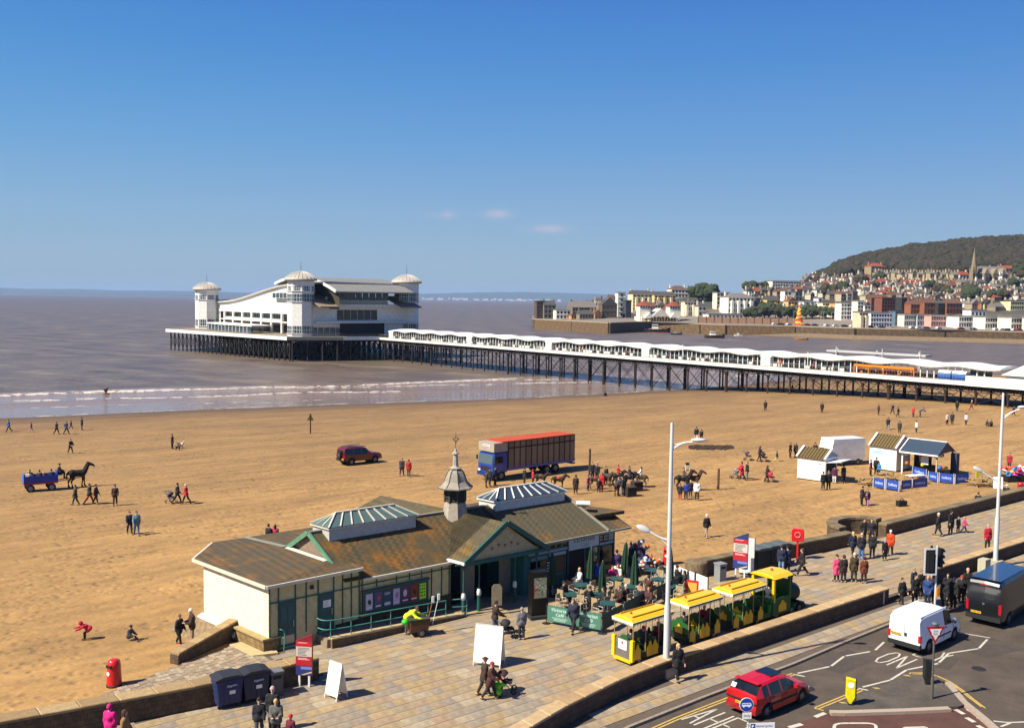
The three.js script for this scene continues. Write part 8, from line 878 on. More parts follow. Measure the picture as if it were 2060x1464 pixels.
{const b=G(1881,1231),t=thing('traffic_signal','grey pole with traffic signal heads and push button at the crossing','traffic light',b,0.2),H=3.75;const p=mb();p.cyl(V3(0,0,0),V3(0,H,0),0.06,0.055,12);p.build('pole',steel,t);const head=(x,z,ry,y,wb,n)=>{const h=bx(t,'signal_head',x,y,z,0.34,1.05,0.22,trimB,ry);if(wb){const f=mb();f.box(-0.33,0,0.05,0.09,1.5,0.02).box(0.33,0,0.05,0.09,1.5,0.02).box(0,0.71,0.05,0.57,0.09,0.02).box(0,-0.71,0.05,0.57,0.09,0.02);f.build('white_border',whP,h);bx(h,'backing_board',0,0,0.03,0.6,1.38,0.02,blackM);}for(let i=0;i<3;i++){const v=mb();v.geo(new THREE.CylinderGeometry(0.12,0.13,0.2,12,1,true,-1.9,3.8),new THREE.Matrix4().makeRotationX(-Math.PI / 2).setPosition(0,0.33-i*0.33,-0.2));v.build('hood',trimB,h);}return h;};head(-0.5,0.12,-0.1,2.9,true);head(-0.12,-0.2,0.8,3.0,false);head(0.22,-0.1,-1.4,3.05,false);const c=mb();c.cyl(V3(-0.35,3.5,0),V3(-0.35,3.75,0),0.05,0.07);c.build('detector',trimB,t);bx(t,'push_button',0.1,1.15,0.05,0.14,0.5,0.12,mat('#d88d10',0.5));bx(t,'bracket',-0.2,2.4,0,0.4,0.05,0.05,trimB);}
{const t=thing('give_way_sign','triangular red and white give way sign on a grey pole on the traffic island','road sign',G(1875,1405,0.01),0.12);const p=mb();p.cyl(V3(0,0,0),V3(0,3.05,0),0.045,0.045,10).cyl(V3(0,0,0),V3(0,0.9,0),0.07,0.065,10);p.build('pole',mat('#5a554e',0.6),t);const H=0.75,tri=k=>[[-0.42*k,H*0.5*k],[0.42*k,H*0.5*k],[0,-H*0.5*k]];const g=mb();g.ext(tri(1),0.03,new THREE.Matrix4().makeTranslation(0,2.83,0.08));const o=g.build('sign_plate',mat('#b51520',0.4),t);const w=mb();w.ext(tri(0.66),0.012,new THREE.Matrix4().makeTranslation(0,2.86,0.1));w.build('sign_face',whP,o);const l=card(0.36,0.22,printed(72,44,(q,a,b2)=>{q.fillStyle='#e9e7e2';q.fillRect(0,0,a,b2);q.fillStyle='#15151a';q.font='bold 20px sans-serif';q.textAlign='center';q.fillText('GIVE',a / 2,19);q.fillText('WAY',a / 2,40);}),null,o,'lettering');l.position.set(0,2.95,0.107);const br=mb();br.ball(0,3.3,0.02,0.14,0.6).ball(0.1,3.28,0.02,0.1,0.6);br.build('back_bracket',mat('#5d6b68',0.6),t);
const boll=(px,py,face,m,f,label)=>{const b=thing('traffic_bollard',label,'bollard',G(px,py,0.01),face*DEG),q=mb();q.ext([[-0.2,0.35],[-0.05,0.05],[0.05,0.05],[0.2,0.35],[0.2,1.12],[-0.2,1.18]],0.2,null,0.03);q.build('shell',m,b);bx(b,'foot',0,0.04,0,0.18,0.1,0.16,trimB);if(f){const c=mesh('disc',new THREE.CircleGeometry(0.13,18),mat('#f4f4f2',0.4),b);c.position.set(0,0.88,0.112);const e=bx(b,'edge',0.21,0.68,-0.02,0.04,0.95,0.22,trimB);}else{const c=mesh('disc',new THREE.CircleGeometry(0.13,18),mat('#20211f',0.6),b);c.position.set(0,0.88,0.112);}return b;};boll(1711,1417,-15,mat('#e2d400',0.4),true,'bright yellow illuminated traffic bollard with white disc on the island tip');boll(1866,1376,8,mat('#20231f',0.6),false,'dark back of a traffic bollard beside the give way pole');
const d=34.6,tp=at(1502,1417,d),s=thing('mandatory_sign','round blue sign with white bus symbol above a white plate and parking sign','road sign',tp.clone().setY(RY),0.1),y=tp.y-RY;const pl=mb();pl.cyl(V3(0.1,0,-0.05),V3(0.1,y+0.1,-0.05),0.04,0.04,10);pl.build('pole',steel,s);const ds=mb();ds.cyl(V3(0,y,0),V3(0,y,0.02),0.265,0.265,28);ds.build('rim',whP,s);const fc=mesh('disc_face',new THREE.CircleGeometry(0.245,28),printed(96,96,(g2,w2,h)=>{g2.fillStyle='#0f3f9c';g2.fillRect(0,0,w2,h);g2.fillStyle='#e6e9ef';g2.fillRect(14,34,66,26);g2.fillRect(76,42,8,18);g2.fillStyle='#0f3f9c';for(let i=0;i<5;i++)g2.fillRect(19+i*12,39,9,9);g2.fillStyle='#e6e9ef';g2.beginPath();g2.ellipse(28,62,6,6,0,0,6.3);g2.ellipse(66,62,6,6,0,0,6.3);g2.fill();}),s);fc.position.set(0,y,0.024);const op=bx(s,'plate',0.03,y-0.42,0.01,0.34,0.24,0.02,whP);const ot=card(0.32,0.22,printed(80,56,(g2,w2,h)=>{g2.fillStyle='#eceae6';g2.fillRect(0,0,w2,h);g2.fillStyle='#222';g2.font='bold 30px sans-serif';g2.textAlign='center';g2.fillText('Only',w2 / 2,38);}),null,op,'lettering');ot.position.z=0.012;const pk=bx(s,'parking_plate',0.62,y-0.82,0.02,0.95,0.25,0.02,whP);const pt=card(0.93,0.23,printed(260,64,(g2,w2,h)=>{g2.fillStyle='#e9e9ec';g2.fillRect(0,0,w2,h);g2.fillStyle='#1a3d8c';g2.fillRect(4,4,52,56);g2.fillStyle='#fff';g2.font='bold 46px sans-serif';g2.fillText('P',14,49);g2.fillStyle='#222';g2.font='bold 30px sans-serif';g2.fillText('Motorcycles',64,42);}),null,pk,'lettering');pt.position.z=0.012;bx(s,'parking_arm',0.3,y-0.75,-0.02,0.5,0.04,0.03,steel);}
{const t=thing('street_barrow','orange brown street cleaning barrow with brushes standing upright','barrow',G(841,1278),20*DEG),m=mat('#5a3a1c',0.7);const b=mb();b.ext([[-0.5,0.25],[0.45,0.25],[0.55,0.85],[-0.5,0.85]],0.6,null,0.03);b.build('box',m,t);bx(t,'lid',0,0.89,0,1.1,0.06,0.66,mat('#3d4032',0.7));const gl=mb();gl.ball(-0.7,0.8,0.1,0.2,0.8);gl.build('green_bag',mat('#3bbf1c',0.6),t);const wl=wheel(t,0.1,0.36,0.22,0.08);wheel(t,0.1,-0.36,0.22,0.08);for(const[x,c,h]of[[0.45,'#b5602c',1.9],[0.75,'#d9d9d4',2.0]]){const br=mb();br.cyl(V3(x,0.5,0),V3(x+0.3,h-0.3,-0.1),0.02,0.02,6);const o=br.build('brush_handle',mat(c,0.6),t);const hd=mb();hd.box(x+0.34,h-0.15,-0.11,0.12,0.3,0.08);hd.build('brush_head',whP,o);}}
function pram(pos,face,hex,label){const t=thing('pushchair',label,'pushchair',pos,face*DEG),m=mat(hex,0.8);const s=mb();s.geo(new THREE.SphereGeometry(0.28,12,8,0,6.3,0,1.7),new THREE.Matrix4().makeRotationX(-0.7).setPosition(0,0.72,-0.05));s.build('hood',m,t);bx(t,'seat',0,0.5,0.1,0.36,0.1,0.5,m);bx(t,'backrest',0,0.68,-0.12,0.36,0.4,0.06,m).rotation.x=0.4;const f=mb();for(const x of[-0.2,0.2]){f.bar(V3(x,0.12,0.4),V3(x,0.95,-0.5),0.03).bar(V3(x,0.12,-0.35),V3(x,0.6,0.15),0.03);}f.bar(V3(-0.2,0.95,-0.5),V3(0.2,0.95,-0.5),0.03);f.build('frame',mat('#3a3a3d',0.4),t);for(const x of[-0.23,0.23])for(const z of[0.42,-0.36]){const w=mesh('wheel',new THREE.TorusGeometry(0.1,0.03,6,14),trimB,t);w.position.set(x,0.13,z);w.rotation.y=Math.PI / 2;}return t;}
for(const[p,f,c,l]of[[G(1019,1284),110,'#1d1f22','black pushchair in front of the man in dark brown jacket'],[G(1014,1392),85,'#3a1c1c','dark maroon pushchair beside the large advertising board'],[S(1480,962),-80,'#8f8f8c','pale grey pushchair in front of the long crimson coat'],[S(1551,970),100,'#b32c44','red and white pushchair on the sand'],[S(1537,929),100,'#161619','black pushchair pushed by the plum coat'],[S(1505,926),60,'#3a3048','dark purple pushchair standing alone on the sand'],[S(343,1012),60,'#4b4a52','grey wheeled shopping bag pulled across the sand']])pram(p,f,c,l);
{const tg=mat('#2a5c50',0.6);const k=thing('display_cabinet','tall black display cabinet with lit poster at the cafe corner','cabinet',G(1082,1240),20*DEG);bx(k,'body',0,1.25,0,0.95,2.5,0.6,mat('#0f0f10',0.4));bx(k,'base',0,0.08,0.1,1.2,0.16,0.9,mat('#2a2a2a',0.7));const ps=card(0.72,1.1,printed(72,110,(g,w,h)=>{g.fillStyle='#8f8f72';g.fillRect(0,0,w,h);const R=rng(8);for(let i=0;i<40;i++){g.fillStyle=['#5c7a3a','#a8a488','#c9c5b4','#3f5230'][(R()*4)|0];g.fillRect(R()*w,R()*h,10,8);}g.fillStyle='#c94a1c';g.fillRect(0,h*0.4,6,h*0.5);}),null,k,'poster');ps.position.set(0,1.65,0.305);
const mn=thing('menu_stand','black menu stand with four white strips beside the cabinet','sign',G(1107,1196),25*DEG);bx(mn,'board',0,1.65,0,0.6,0.7,0.05,blackM);for(let i=0;i<4;i++)bx(mn,'strip',0,1.9-i*0.16,0.03,0.52,0.08,0.02,whP);bx(mn,'post',0,0.65,0,0.07,1.3,0.07,blackM);const sb=thing('notice_stand','tan round topped notice board standing in the porch shade','sign',G(999,1236),0.2);const sp=mb();sp.ext([[-0.28,0.5],[0.28,0.5],[0.28,1.5],[0.16,1.66],[-0.16,1.66],[-0.28,1.5]],0.05);sp.build('panel',mat('#8d8068',0.8),sb);bx(sb,'post',0,0.25,0,0.08,0.5,0.06,trimB);
const txt=printed(128,72,(g,w,h)=>{g.fillStyle='#447464';g.fillRect(0,0,w,h);g.fillStyle='#b9cfc4';g.font='italic bold 20px serif';g.textAlign='center';g.fillText('Victorian',w / 2,22);g.fillText('Café',w / 2,44);for(let i=0;i<3;i++)g.fillRect(24+i*5,52+i*6,80-i*10,2);});
const wbk=(pts,labels,face)=>pts.forEach(([a,b],i)=>{const p=G(a[0],a[1]),q=G(b[0],b[1]),d=q.clone().sub(p),L=d.length(),t=thing('windbreak',labels[i],'windbreak',p.clone().lerp(q,0.5),Math.atan2(-d.z,d.x));bx(t,'panel',0,0.58,0,L*0.94,0.85,0.02,face?mat('#1f3f38',0.7):tg);if(!face)card(L*0.9,0.8,txt,null,t,'print').position.set(0,0.58,0.014);for(const s of[-1,1]){const g=mb();g.cyl(V3(s*L / 2,0,0),V3(s*L / 2,1.1,0),0.025,0.025,8);const o=g.build('post',trimB,t);const f=mb();f.lathe([[0,0.05],[0.08,0.05],[0.22,0.02],[0.22,0]],16,s*L / 2,0,0);f.build('foot',trimB,o);}});
wbk([[[1099,1254],[1153,1264]],[[1157,1265],[1211,1274]]],['green lettered windbreak panel left of the navy jacketed man','green lettered windbreak panel between the navy jacketed man and the train']);wbk([[[1213,1274],[1252,1252]],[[1255,1250],[1295,1227]],[[1298,1225],[1340,1206]],[[1343,1204],[1382,1188]]],['first dark green windbreak behind the train, from the left','second dark green windbreak behind the train, from the left','third dark green windbreak behind the train, from the left','fourth dark green windbreak behind the train, from the left'],1);
{const w=(a,b,l)=>{const p=G(a[0],a[1]),q=G(b[0],b[1]),d=q.clone().sub(p),t=thing('white_screen',l,'windbreak',p.lerp(q,0.5),Math.atan2(-d.z,d.x));bx(t,'panel',0,0.6,0,d.length()*0.95,1.0,0.04,whP);for(const s of[-1,1])bx(t,'post',s*d.length() / 2,0.58,0,0.05,1.16,0.05,trimB);};w([1355,1172],[1398,1190],'white windbreak panel behind the seated people, left');w([1400,1190],[1424,1200],'white windbreak panel behind the seated people, right');const ab=thing('red_board','small red framed advertising board by the white windbreak','board',G(1393,1200),-0.4);bx(ab,'panel',0,0.5,0,0.7,0.9,0.05,redP).rotation.x=-0.15;bx(ab,'print',0,0.52,0.035,0.5,0.6,0.03,mat('#e8a23a',0.6)).rotation.x=-0.15;}
const parasol=(px,py,lean,label)=>{const t=thing('parasol',label,'parasol',G(px,py),px,'closed parasols');t.rotation.z=lean;const g=mb();const pr=[[0.05,2.55],[0.1,2.4],[0.15,2.0],[0.2,1.4],[0.23,0.75],[0.16,0.7]],n=14;const ring=(r,y)=>{const o=[];for(let i=0;i<n;i++){const a=i / n*6.283;const k=i%2?0.72:1.1;o.push(V3(Math.cos(a)*r*k,y,Math.sin(a)*r*k));}return o;};let l=ring(...pr[0]);g.poly([...l].reverse());for(const q of pr.slice(1)){const s=ring(...q);for(let i=0;i<n;i++){const j=(i+1)%n;g.quad(s[i],l[i],l[j],s[j]);}l=s;}g.build('folded_canopy',mat('#143d22',0.8),t);const p=mb();p.cyl(V3(0,0,0),V3(0,2.65,0),0.025);p.build('pole',mat('#8d8a80',0.5),t);const f=mb();f.lathe([[0,0.1],[0.24,0.08],[0.26,0]],16);f.build('base',trimB,t);};
[[1112,1200,0.03,'closed green parasol nearest the black cabinet'],[1187,1188,-0.02,'closed green parasol beside the blue shirted waiter'],[1211,1216,-0.14,'leaning closed green parasol in the middle of the terrace'],[1254,1176,0.06,'closed green parasol in front of the purple coat'],[1276,1200,0,'closed green parasol nearest the toy display'],[1347,1190,0,'closed green parasol behind the central street lamp']].forEach(a=>parasol(...a));
const table=(()=>{const t=thing('cafe_table','square green cafe table at the left of the terrace','table',G(1198,1222),0.4,'cafe tables');bx(t,'tabletop',0,0.74,0,0.8,0.03,0.8,mat('#2a5249',0.5));const p=mb();p.cyl(V3(0,0.03,0),V3(0,0.73,0),0.035);p.build('pedestal',steel,t);const f=mb();f.bar(V3(-0.3,0.03,-0.3),V3(0.3,0.03,0.3),0.05).bar(V3(-0.3,0.03,0.3),V3(0.3,0.03,-0.3),0.05);f.build('foot',trimB,t);return t;})();
const tabs=[[1198,1222],[1263,1205],[1325,1190],[1222,1240],[1150,1222],[1290,1222],[1240,1188],[1310,1170],[1170,1202],[1347,1203]],tn=['','under the parasol near the toys','beside the brown jacketed sitter','nearest the lettered windbreak','beside the display cabinet side of the terrace','behind the train windbreak','below the floral display','at the back right of the terrace','in front of the white jacketed sitter','behind the street lamp'];tabs.slice(1).forEach((p,i)=>copyOf(table,'square green cafe table '+tn[i+1],G(p[0],p[1]),i*0.7));
let proto=null,n=0;const R=rng(21),seated={};const chairs=[];tabs.forEach((p,i)=>{for(let k=0;k<4;k++){if(R()<0.1)continue;const c=G(p[0],p[1]),a=k*Math.PI / 2+0.4+R()*0.5,q=c.clone().add(V3(Math.sin(a)*0.75,0,Math.cos(a)*0.75));const face=a+Math.PI,lab=['first','second','third','fourth'][k]+' woven metal chair round the cafe table '+(tn[i]||'at the left of the terrace');if(!proto){const t=proto=thing('cafe_chair',lab,'chair',q,face,'cafe chairs');bx(t,'seat',0,0.45,0,0.42,0.035,0.42,mat('#b49c74',0.7));bx(t,'backrest',0,0.7,-0.2,0.42,0.36,0.03,mat('#a8916b',0.7));for(const x of[-0.19,0.19]){for(const z of[-0.19,0.19]){const l=mb();l.cyl(V3(x,0,z*1.1),V3(x,z<0?0.88:0.66,z),0.014,0.014,6);l.build('leg',steel,t);}const ar=mb();ar.bar(V3(x,0.66,0.19),V3(x,0.66,-0.2),0.025);ar.build('armrest',steel,t);}}else copyOf(proto,lab,q,face);chairs.push([q,face]);}});
const sit=(px,py,face,top,hair,label,o={})=>person(G(px,py),1.66,'sit',face,top,o.legs||'#24252b',hair,label,{coat:o.coat,hair:o.hair});
sit(1166,1186,-60,'#d9d7cf',BLD,'blonde woman in white jacket and white trousers sitting at the cafe',{legs:'#e6e4de'});sit(1231,1180,30,'#c2166a',HB,'woman in magenta jacket sitting among the parasols');sit(1243,1178,-20,'#cfc2b4','#8a4a30','woman in pale floral top sitting beside the magenta jacket');sit(1186,1226,60,'#1a1a1e',HB,'man in black sitting at the left green table');sit(1214,1228,-70,'#1b1d24','#2a211c','person in dark navy sitting with back to the camera');sit(1246,1226,-50,'#3a2019','#6b3018','red brown haired woman sitting near the train');sit(1258,1222,40,'#3a2a2c','#d0c4b4','white haired person in dark jacket sitting near the train');sit(1304,1202,120,'#4a2a1c',HB,'person in brown leather jacket sitting at a rear table');sit(1361,1180,90,'#18181b',HB,'person in black sitting in front of the white windbreak, left');sit(1377,1192,-80,'#1b1718','#3a2418','brown haired person sitting in front of the white windbreak, right',{hair:'long'});sit(1289,1226,10,'#2a2022','#a06048','ginger haired person sitting behind the train, left');sit(1305,1228,-30,'#4a2a2a','#9a5a44','ginger haired person sitting behind the train, right');sit(1133,1215,60,'#22151f',HB,'person in dark plum sitting near the menu stand');
person(G(1200,1186),1.74,'stroll',150,'#1648b8','#1d2230','#a0381c','red haired waiter in bright blue shirt standing at the cafe',{coat:'thin'});person(G(1240,1166),1.84,'stand',190,'#43305f','#1f1a24','#2a1d1a','large person in purple coat standing at the shop door',{coat:'mid'});person(G(1182,1160),1.7,'stand',10,'#1d1d22',BK,HB,'dark figure standing in the cafe doorway');const fl=thing('floral_display','pink and white floral display on the terrace','flowers',G(1250,1170));const pot=mb();pot.lathe([[0,0],[0.22,0],[0.3,0.45],[0,0.45]],14);pot.build('pot',mat('#5a4636',0.8),fl);['#d9d4c8','#c96a80','#3f5a2c'].forEach((c,j)=>{const b=mb();for(let i=0;i<26;i++)b.ball((R()-0.5)*0.8,0.5+R()*0.5,(R()-0.5)*0.8,0.06+R()*0.04,1,5);b.build(j<2?'blossom':'foliage',mat(c,0.8),fl).userData.kind='stuff';});
const toy=(pos,label,w,h,seed)=>{const t=thing('toy_display',label,'toy display',pos,0.5),Q=rng(seed);bx(t,'rack',0,h*0.35,0,w,h*0.7,0.6,mat('#2b2a2c',0.7));for(let i=0;i<44;i++){const m=mesh(i?'toy_'+String(i).padStart(3,'0'):'toy',i%3?new THREE.SphereGeometry(0.09+Q()*0.07,8,6):new THREE.ConeGeometry(0.11,0.26,8),mat(['#d42a20','#e8e6e0','#e2b81c','#5a7fae','#cfd4da','#d8602a','#d9d6cf'][(Q()*7)|0],0.4),t);m.position.set((Q()-0.5)*w*1.1,h*(0.35+Q()*0.65),0.1+(Q()-0.4)*0.7);}};toy(G(1300,1153),'rack of bright buckets and beach toys at the end of the cafe',1.4,1.15,5);toy(G(1281,1137),'rack of windmills and grey balls behind the bucket rack',0.9,1.6,6);}
{const face=(a,b)=>{const d=b.clone().sub(a);return Math.atan2(-d.z,d.x);};
const hut=(a,b,dep,hW,hR,label,name='beach_hut')=>{const p=S(...a),q=S(...b),t=thing(name,label,'hut',p.clone().lerp(q,0.5),face(p,q)),L=p.distanceTo(q);const w=mb();w.box(0,hW / 2+0.12,-dep / 2,L,hW,dep);w.ext([[0,hW+0.12],[-dep,hW+0.12],[-dep / 2,hR]],L,new THREE.Matrix4().makeRotationY(-Math.PI / 2));w.build('wall',whP,t);for(const s of[1,-1]){const r=mb();sheet(r,s>0?[V3(-L / 2+0.1,hW+0.08,0.2),V3(L / 2-0.1,hW+0.08,0.2),V3(L / 2-0.1,hR+0.06,-dep / 2),V3(-L / 2+0.1,hR+0.06,-dep / 2)]:[V3(-L / 2+0.1,hW+0.08,-dep-0.2),V3(L / 2-0.1,hW+0.08,-dep-0.2),V3(L / 2-0.1,hR+0.06,-dep / 2),V3(-L / 2+0.1,hR+0.06,-dep / 2)],0.06);const ro=r.build('roof',mat('#6b5a33',0.9,{grainScale:0.8}),t);if(s>0)for(let i=0;i<9;i++){const x=-L / 2+0.2+(L-0.4)*i / 8,c=mb();c.bar(V3(x,hW+0.13,0.2),V3(x,hR+0.11,-dep / 2),0.06,0.05);c.build('corrugation',mat('#5a4a2a',0.9),ro);}}for(const s of[-1,1]){const bb=mb();bb.bar(V3(s*L / 2,hW+0.12,0.25),V3(s*L / 2,hR+0.12,-dep / 2),0.2,0.1).bar(V3(s*L / 2,hR+0.12,-dep / 2),V3(s*L / 2,hW+0.12,-dep-0.25),0.2,0.1);bb.build('bargeboard',whP,t);}bx(t,'skid',0,0.06,-dep / 2,L*0.96,0.12,dep*0.95,trimB);t.userData.L=L;return t;};
const h1=hut([1604,963],[1660,971],2.6,2.15,3.0,'white beach kiosk with corrugated roof and serving awning, nearest the camera'),L1=h1.userData.L;delete h1.userData.L;const tx=card(2.0,0.14,printed(160,12,(g,w,h)=>{g.fillStyle='#e9e8e3';g.fillRect(0,0,w,h);g.fillStyle='#8c8a86';for(let i=0;i<12;i++)if(i!==5)g.fillRect(4+i*11,3,6,6);g.fillStyle='#b8332c';g.fillRect(142,2,14,8);}),null,h1,'lettering');tx.position.set(0,1.75,0.012);bx(h1,'awning',L1 / 2+0.75,2.05,-1.2,1.6,0.06,2.4,whP).rotation.z=0.15;bx(h1,'counter',L1 / 2+0.15,1.0,-1.3,0.4,0.08,2.0,mat('#4a4a48',0.6));bx(h1,'hatch',L1 / 2+0.02,1.5,-1.3,0.04,0.95,2.0,blackM);const gs=mb();gs.tri(V3(L1 / 2+0.02,2.3,0),V3(L1 / 2+0.02,2.3,-2.6),V3(L1 / 2+0.02,2.9,-1.3));gs.build('gable_print',mat('#7d8896',0.7),h1);
const h2=hut([1749,942],[1803,950],3.0,2.35,3.5,'white beach hut with brown roof and blue wall picture beside the canopy');delete h2.userData.L;const pc=card(1.2,0.55,printed(96,44,(g,w,h)=>{g.fillStyle='#e9ecee';g.fillRect(0,0,w,h);g.fillStyle='#8ec3d8';g.fillRect(0,24,w,20);g.fillStyle='#c4604a';g.beginPath();g.ellipse(40,16,8,4,0.5,0,6.3);g.ellipse(70,12,8,4,-0.5,0,6.3);g.fill();g.fillStyle='#5c8fb4';g.fillRect(10,28,60,4);}),null,h2,'wall_picture');pc.position.set(-0.55,1.95,0.012);
{const p=S(1692,940),t=thing('catering_trailer','white catering van body with raised serving flap behind the first hut','trailer',p,22*DEG);bx(t,'body',1.6,1.7,-1.6,4.2,2.3,2.0,mat('#d9dade',0.5));bx(t,'flap',-0.55,2.35,-1.6,0.06,1.1,2.0,whP).rotation.z=-0.25;bx(t,'hatch',-0.52,1.35,-1.6,0.04,0.8,1.8,blackM);bx(t,'chassis',1.6,0.5,-1.6,4.0,0.2,1.6,trimB);for(const x of[0.6,2.8])wheel(t,x,-0.65,0.35,0.2);}
{const a=S(1815,953),b=S(1884,962),t=thing('canopy_stall','open sided beach stall with slate blue pitched canopy roof hung with balls','stall',a.clone().lerp(b,0.5),face(a,b)),L=a.distanceTo(b),D=4,R=rng(14);for(const x of[-L / 2,L / 2])for(const z of[0,-D])bx(t,'post',x,1.15,z,0.14,2.3,0.14,z||x>0?mat('#b9a583',0.8):whP);const r=mb();sheet(r,[V3(-L / 2-0.2,2.3,0.3),V3(L / 2+0.2,2.3,0.3),V3(L / 2+0.2,3.4,-D / 2),V3(-L / 2-0.2,3.4,-D / 2)],0.06);sheet(r,[V3(-L / 2-0.2,2.3,-D-0.3),V3(L / 2+0.2,2.3,-D-0.3),V3(L / 2+0.2,3.4,-D / 2),V3(-L / 2-0.2,3.4,-D / 2)],0.06);r.build('canopy_roof',mat('#2c3f52',0.8),t);const g=mb();g.tri(V3(L / 2+0.15,2.35,0.2),V3(L / 2+0.15,2.35,-D-0.2),V3(L / 2+0.15,3.3,-D / 2));g.build('gable',mat('#6d5f60',0.9),t);const e=mb();e.bar(V3(-L / 2-0.2,2.26,0.32),V3(L / 2+0.2,2.26,0.32),0.1,0.14).bar(V3(-L / 2-0.22,2.3,0.3),V3(-L / 2-0.22,3.42,-D / 2),0.1,0.14).bar(V3(-L / 2-0.2,3.44,-D / 2),V3(L / 2+0.2,3.44,-D / 2),0.16,0.08);e.build('trim',whP,t);bx(t,'counter',0.6,0.5,-1.6,L*0.6,1.0,0.7,mat('#33302e',0.8));bx(t,'white_board',0.35,1.6,-0.5,0.7,0.9,0.05,whP);bx(t,'back_panel',-1.2,1.2,-D+0.1,1.8,2.0,0.06,mat('#2a2a2e',0.8));for(let i=0;i<16;i++){const m=mesh(i?'beach_ball_'+String(i).padStart(3,'0'):'beach_ball',new THREE.SphereGeometry(0.14+R()*0.13,12,8),mat(['#d9641c','#c22a3a','#2a5fa8','#e8e4dc','#d8c02c','#5fae2c'][i%6],0.35),t);m.position.set((R()-0.4)*L*1.2,i%2?2.0+R()*0.15:0.9+R()*0.4,-R()*2);}bx(t,'rack',L / 2+0.5,1.1,-D+0.6,0.6,2.2,0.7,mat('#2c3852',0.8));}
const ban=printed(128,56,(g,w,h)=>{g.fillStyle='#1c3f94';g.fillRect(0,0,w,h);g.fillStyle='#b9c9e8';g.font='bold 24px sans-serif';g.textAlign='center';g.fillText('Cadbury',w / 2,36);});const bl2=mat('#23418c',0.7);const names=['first','second','third','fourth','fifth','sixth','seventh','eighth'];
[[[1757,981],[1780,985]],[[1783,985],[1809,989]],[[1813,988],[1834,985]],[[1836,985],[1866,981]],[[1836,957],[1864,964]],[[1868,968],[1887,971]],[[1890,971],[1919,974]],[[1922,975],[1950,973]]].forEach(([a,b],i)=>{const p=S(...a),q=S(...b),L=p.distanceTo(q),t=thing('blue_banner',names[i]+' blue windbreak banner from the left round the beach tables','windbreak',p.clone().lerp(q,0.5),face(p,q),'blue windbreak banners');bx(t,'panel',0,0.55,0,L*0.96,0.85,0.02,bl2);card(L*0.9,0.8,ban,null,t,'print').position.set(0,0.55,0.013);for(const s of[-1,1])bx(t,'post',s*L / 2,0.5,0,0.05,1.05,0.05,steel);});
const pic=(()=>{const t=thing('picnic_table','wooden picnic table left of the blue banners','table',S(1748,976),0.3,'picnic tables'),m=mat('#a8895a',0.85);for(let i=0;i<5;i++)bx(t,'plank',0,0.74,(i-2)*0.15,1.8,0.04,0.14,m);for(const s of[-1,1]){bx(t,'bench',0,0.45,s*0.72,1.8,0.04,0.26,m);for(const q of[-1,1]){const l=mb();l.bar(V3(q*0.7,0,s*0.75),V3(q*0.7,0.74,s*0.25),0.09,0.05);l.build('leg',m,t);}bx(t,'cross_rail',s*0.7,0.43,0,0.05,0.09,1.6,m);}return t;})();for(const[x,y,l,r]of[[1782,966,'wooden picnic table in front of the second hut',0.5],[1970,978,'wooden picnic table right of the blue banners',0.2],[1990,972,'wooden picnic table beside the white folding board',0.7],[1842,972,'picnic table with white cloth inside the blue banners',0.4]])copyOf(pic,l,S(x,y),r);
bx(scene.children[scene.children.length-1],'cloth',0,0.78,0,1.85,0.03,0.85,whP);const ab=thing('beach_board','white folding board beside the right picnic table','board',S(2008,982),-0.4);for(const s of[1,-1])bx(ab,'panel',0,0.55,s*0.18,0.8,1.1,0.04,whP).rotation.x=-s*0.3;bx(ab,'hinge',0,1.08,0,0.8,0.04,0.06,mat('#c98a2c',0.6));
{const t=thing('slide_trampoline','pile of bright inflatable beach toys on a dark trailer','toy display',S(2040,968),0.2),R=rng(33);bx(t,'trailer',0,0.35,0,2.2,0.5,1.2,blackM);for(let i=0;i<40;i++){const m=mesh(i?'inflatable_'+String(i).padStart(3,'0'):'inflatable',i%2?new THREE.SphereGeometry(0.2,8,6):new THREE.TorusGeometry(0.2,0.08,6,12),mat(['#e0562a','#d82a5a','#e8c02a','#2a8ac8','#e8e6e0','#c93ac0'][(R()*6)|0],0.4),t);m.position.set((R()-0.5)*2.1,0.7+R()*0.7,(R()-0.5)*1.1);m.rotation.set(R()*3,R()*3,0);}t.name=numbered('inflatable_pile');const b=mb();bx(t,'yellow_flag',-4.6,0.9,0.8,0.4,0.6,0.05,mat('#e0c41c',0.6));}
const post=(px,py,topPx,r,hex,label,head)=>{const b=S(px,py),H=at(topPx[0],topPx[1],-b.z).y-b.y,t=thing('post',label,'post',b),g=mb();g.cyl(V3(0,-0.3,0),V3(0.01,H,0),r,r*0.85,8);g.build('shaft',mat(hex,0.9),t);const c=mb();head?c.ext([[-0.45,H-0.9],[0.45,H-0.9],[0,H]],0.08):c.cyl(V3(0,H,0),V3(0,H+0.06,0),r*1.2,r*0.9);c.build(head?'top_mark':'cap',mat(head?'#5a4426':hex,0.8),t);};post(624,872,[624,832],0.09,'#3d2d20','brown marker post with triangular top mark on the open sand',true);post(1186,955,[1190,904],0.11,'#3a2c24','tall dark timber pole beside the lorry');post(1445,985,[1445,944],0.12,'#5a4430','short timber post standing alone on the sand');
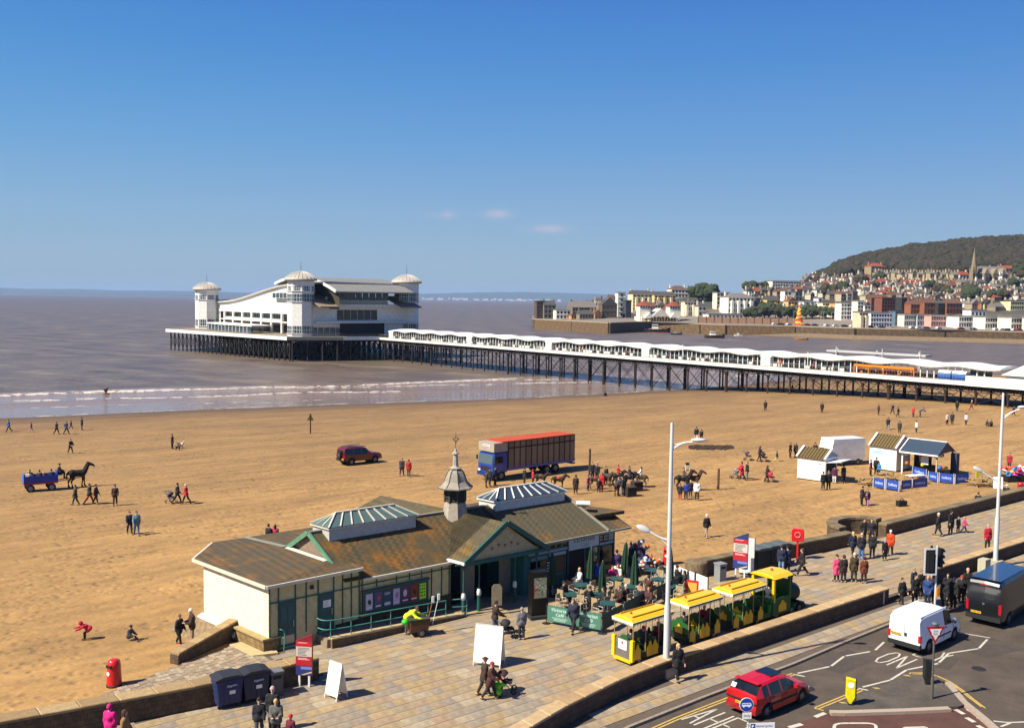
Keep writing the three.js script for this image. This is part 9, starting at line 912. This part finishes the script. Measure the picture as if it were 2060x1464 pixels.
{const b=thing('holdall','black bag lying on the sand in front of the stalls','bag',S(1814,1018),0.3);bx(b,'body',0,0.25,0,0.8,0.45,0.45,blackM);const h=mb();h.tube([V3(-0.2,0.48,0),V3(0,0.66,0),V3(0.25,0.48,0)],0.03,5,8);h.build('handle',trimB,b);const s=thing('stool','small grey folding stool on the sand behind the black horse','stool',S(1383,946));bx(s,'seat',0,0.5,0,0.5,0.05,0.4,steel);for(const x of[-0.2,0.2])bx(s,'leg',x,0.25,0,0.04,0.5,0.35,steel);bx(s,'box',0,0.66,0,0.35,0.25,0.3,trimB);
for(const[x,y,l]of[[1281,987,'dark crate beside the rider in white'],[1268,998,'dark crate beside the grey jeans']]){const c=thing('crate',l,'crate',S(x,y),0.4);bx(c,'body',0,0.4,0,0.9,0.8,0.7,mat('#2a2320',0.9));bx(c,'lid',0,0.82,0,0.96,0.06,0.76,mat('#3a302a',0.9));}
const w=mb(),R=rng(8);for(let i=0;i<260;i++){const p=S(1388+R()*86,897+R()*7+(R()-0.5)*3);w.box(p.x,p.y+0.03,p.z,0.25+R()*0.5,0.06+R()*0.1,0.1+R()*0.1,R()*3);}const m=w.build('seaweed',mat('#3d2a17',0.95),null);tag(m,'strip of dark seaweed on the sand under the left lamp arm','seaweed',null,'stuff');
const bo=thing('seabird','brown bird sitting on the surf','bird',G(213,793,SEA_Y),0.5);const bb=mb();bb.geo(new THREE.SphereGeometry(0.5,10,6),new THREE.Matrix4().makeScale(1.5,0.6,0.6));bb.build('body',mat('#6b4a2a',0.9),bo);const wi=mb();wi.ext([[0,0],[0.5,1.4],[-0.6,1.0]],0.08);wi.build('wing',mat('#8a6238',0.9),bo);}
}
{ 
const R=rng(71),ord=['first','second','third','fourth','fifth','sixth','seventh','eighth','ninth','tenth','eleventh','twelfth','thirteenth','fourteenth','fifteenth','sixteenth','seventeenth','eighteenth','nineteenth','twentieth'];[778,862,905,952,1012,1078,1142,1168,1232,1262,1346,1388,1425,1477,1520,1572,1606,1640,1668,1702].forEach((px,i)=>{const x=pW(px,690,-1)[0],p=fromLocal(V3(x,3.72,-1.1+R()*0.4),PO,PT);person(p,1.6+R()*0.2,['stand','walk','stroll','pockets'][i%4],R()*360,['#1c1c22','#8a1f28','#2a3550','#3a2f2a','#c9c2b6','#22303a','#5a2438','#d0602a'][i%8],'#26262c',['#2b2019','#6b4a30','#8f8a84'][i%3],ord[i]+' person from the left walking on the pier deck',{group:'people on the pier deck',coat:i%2?'mid':'short'});});
}
renderer.render(scene,camera);
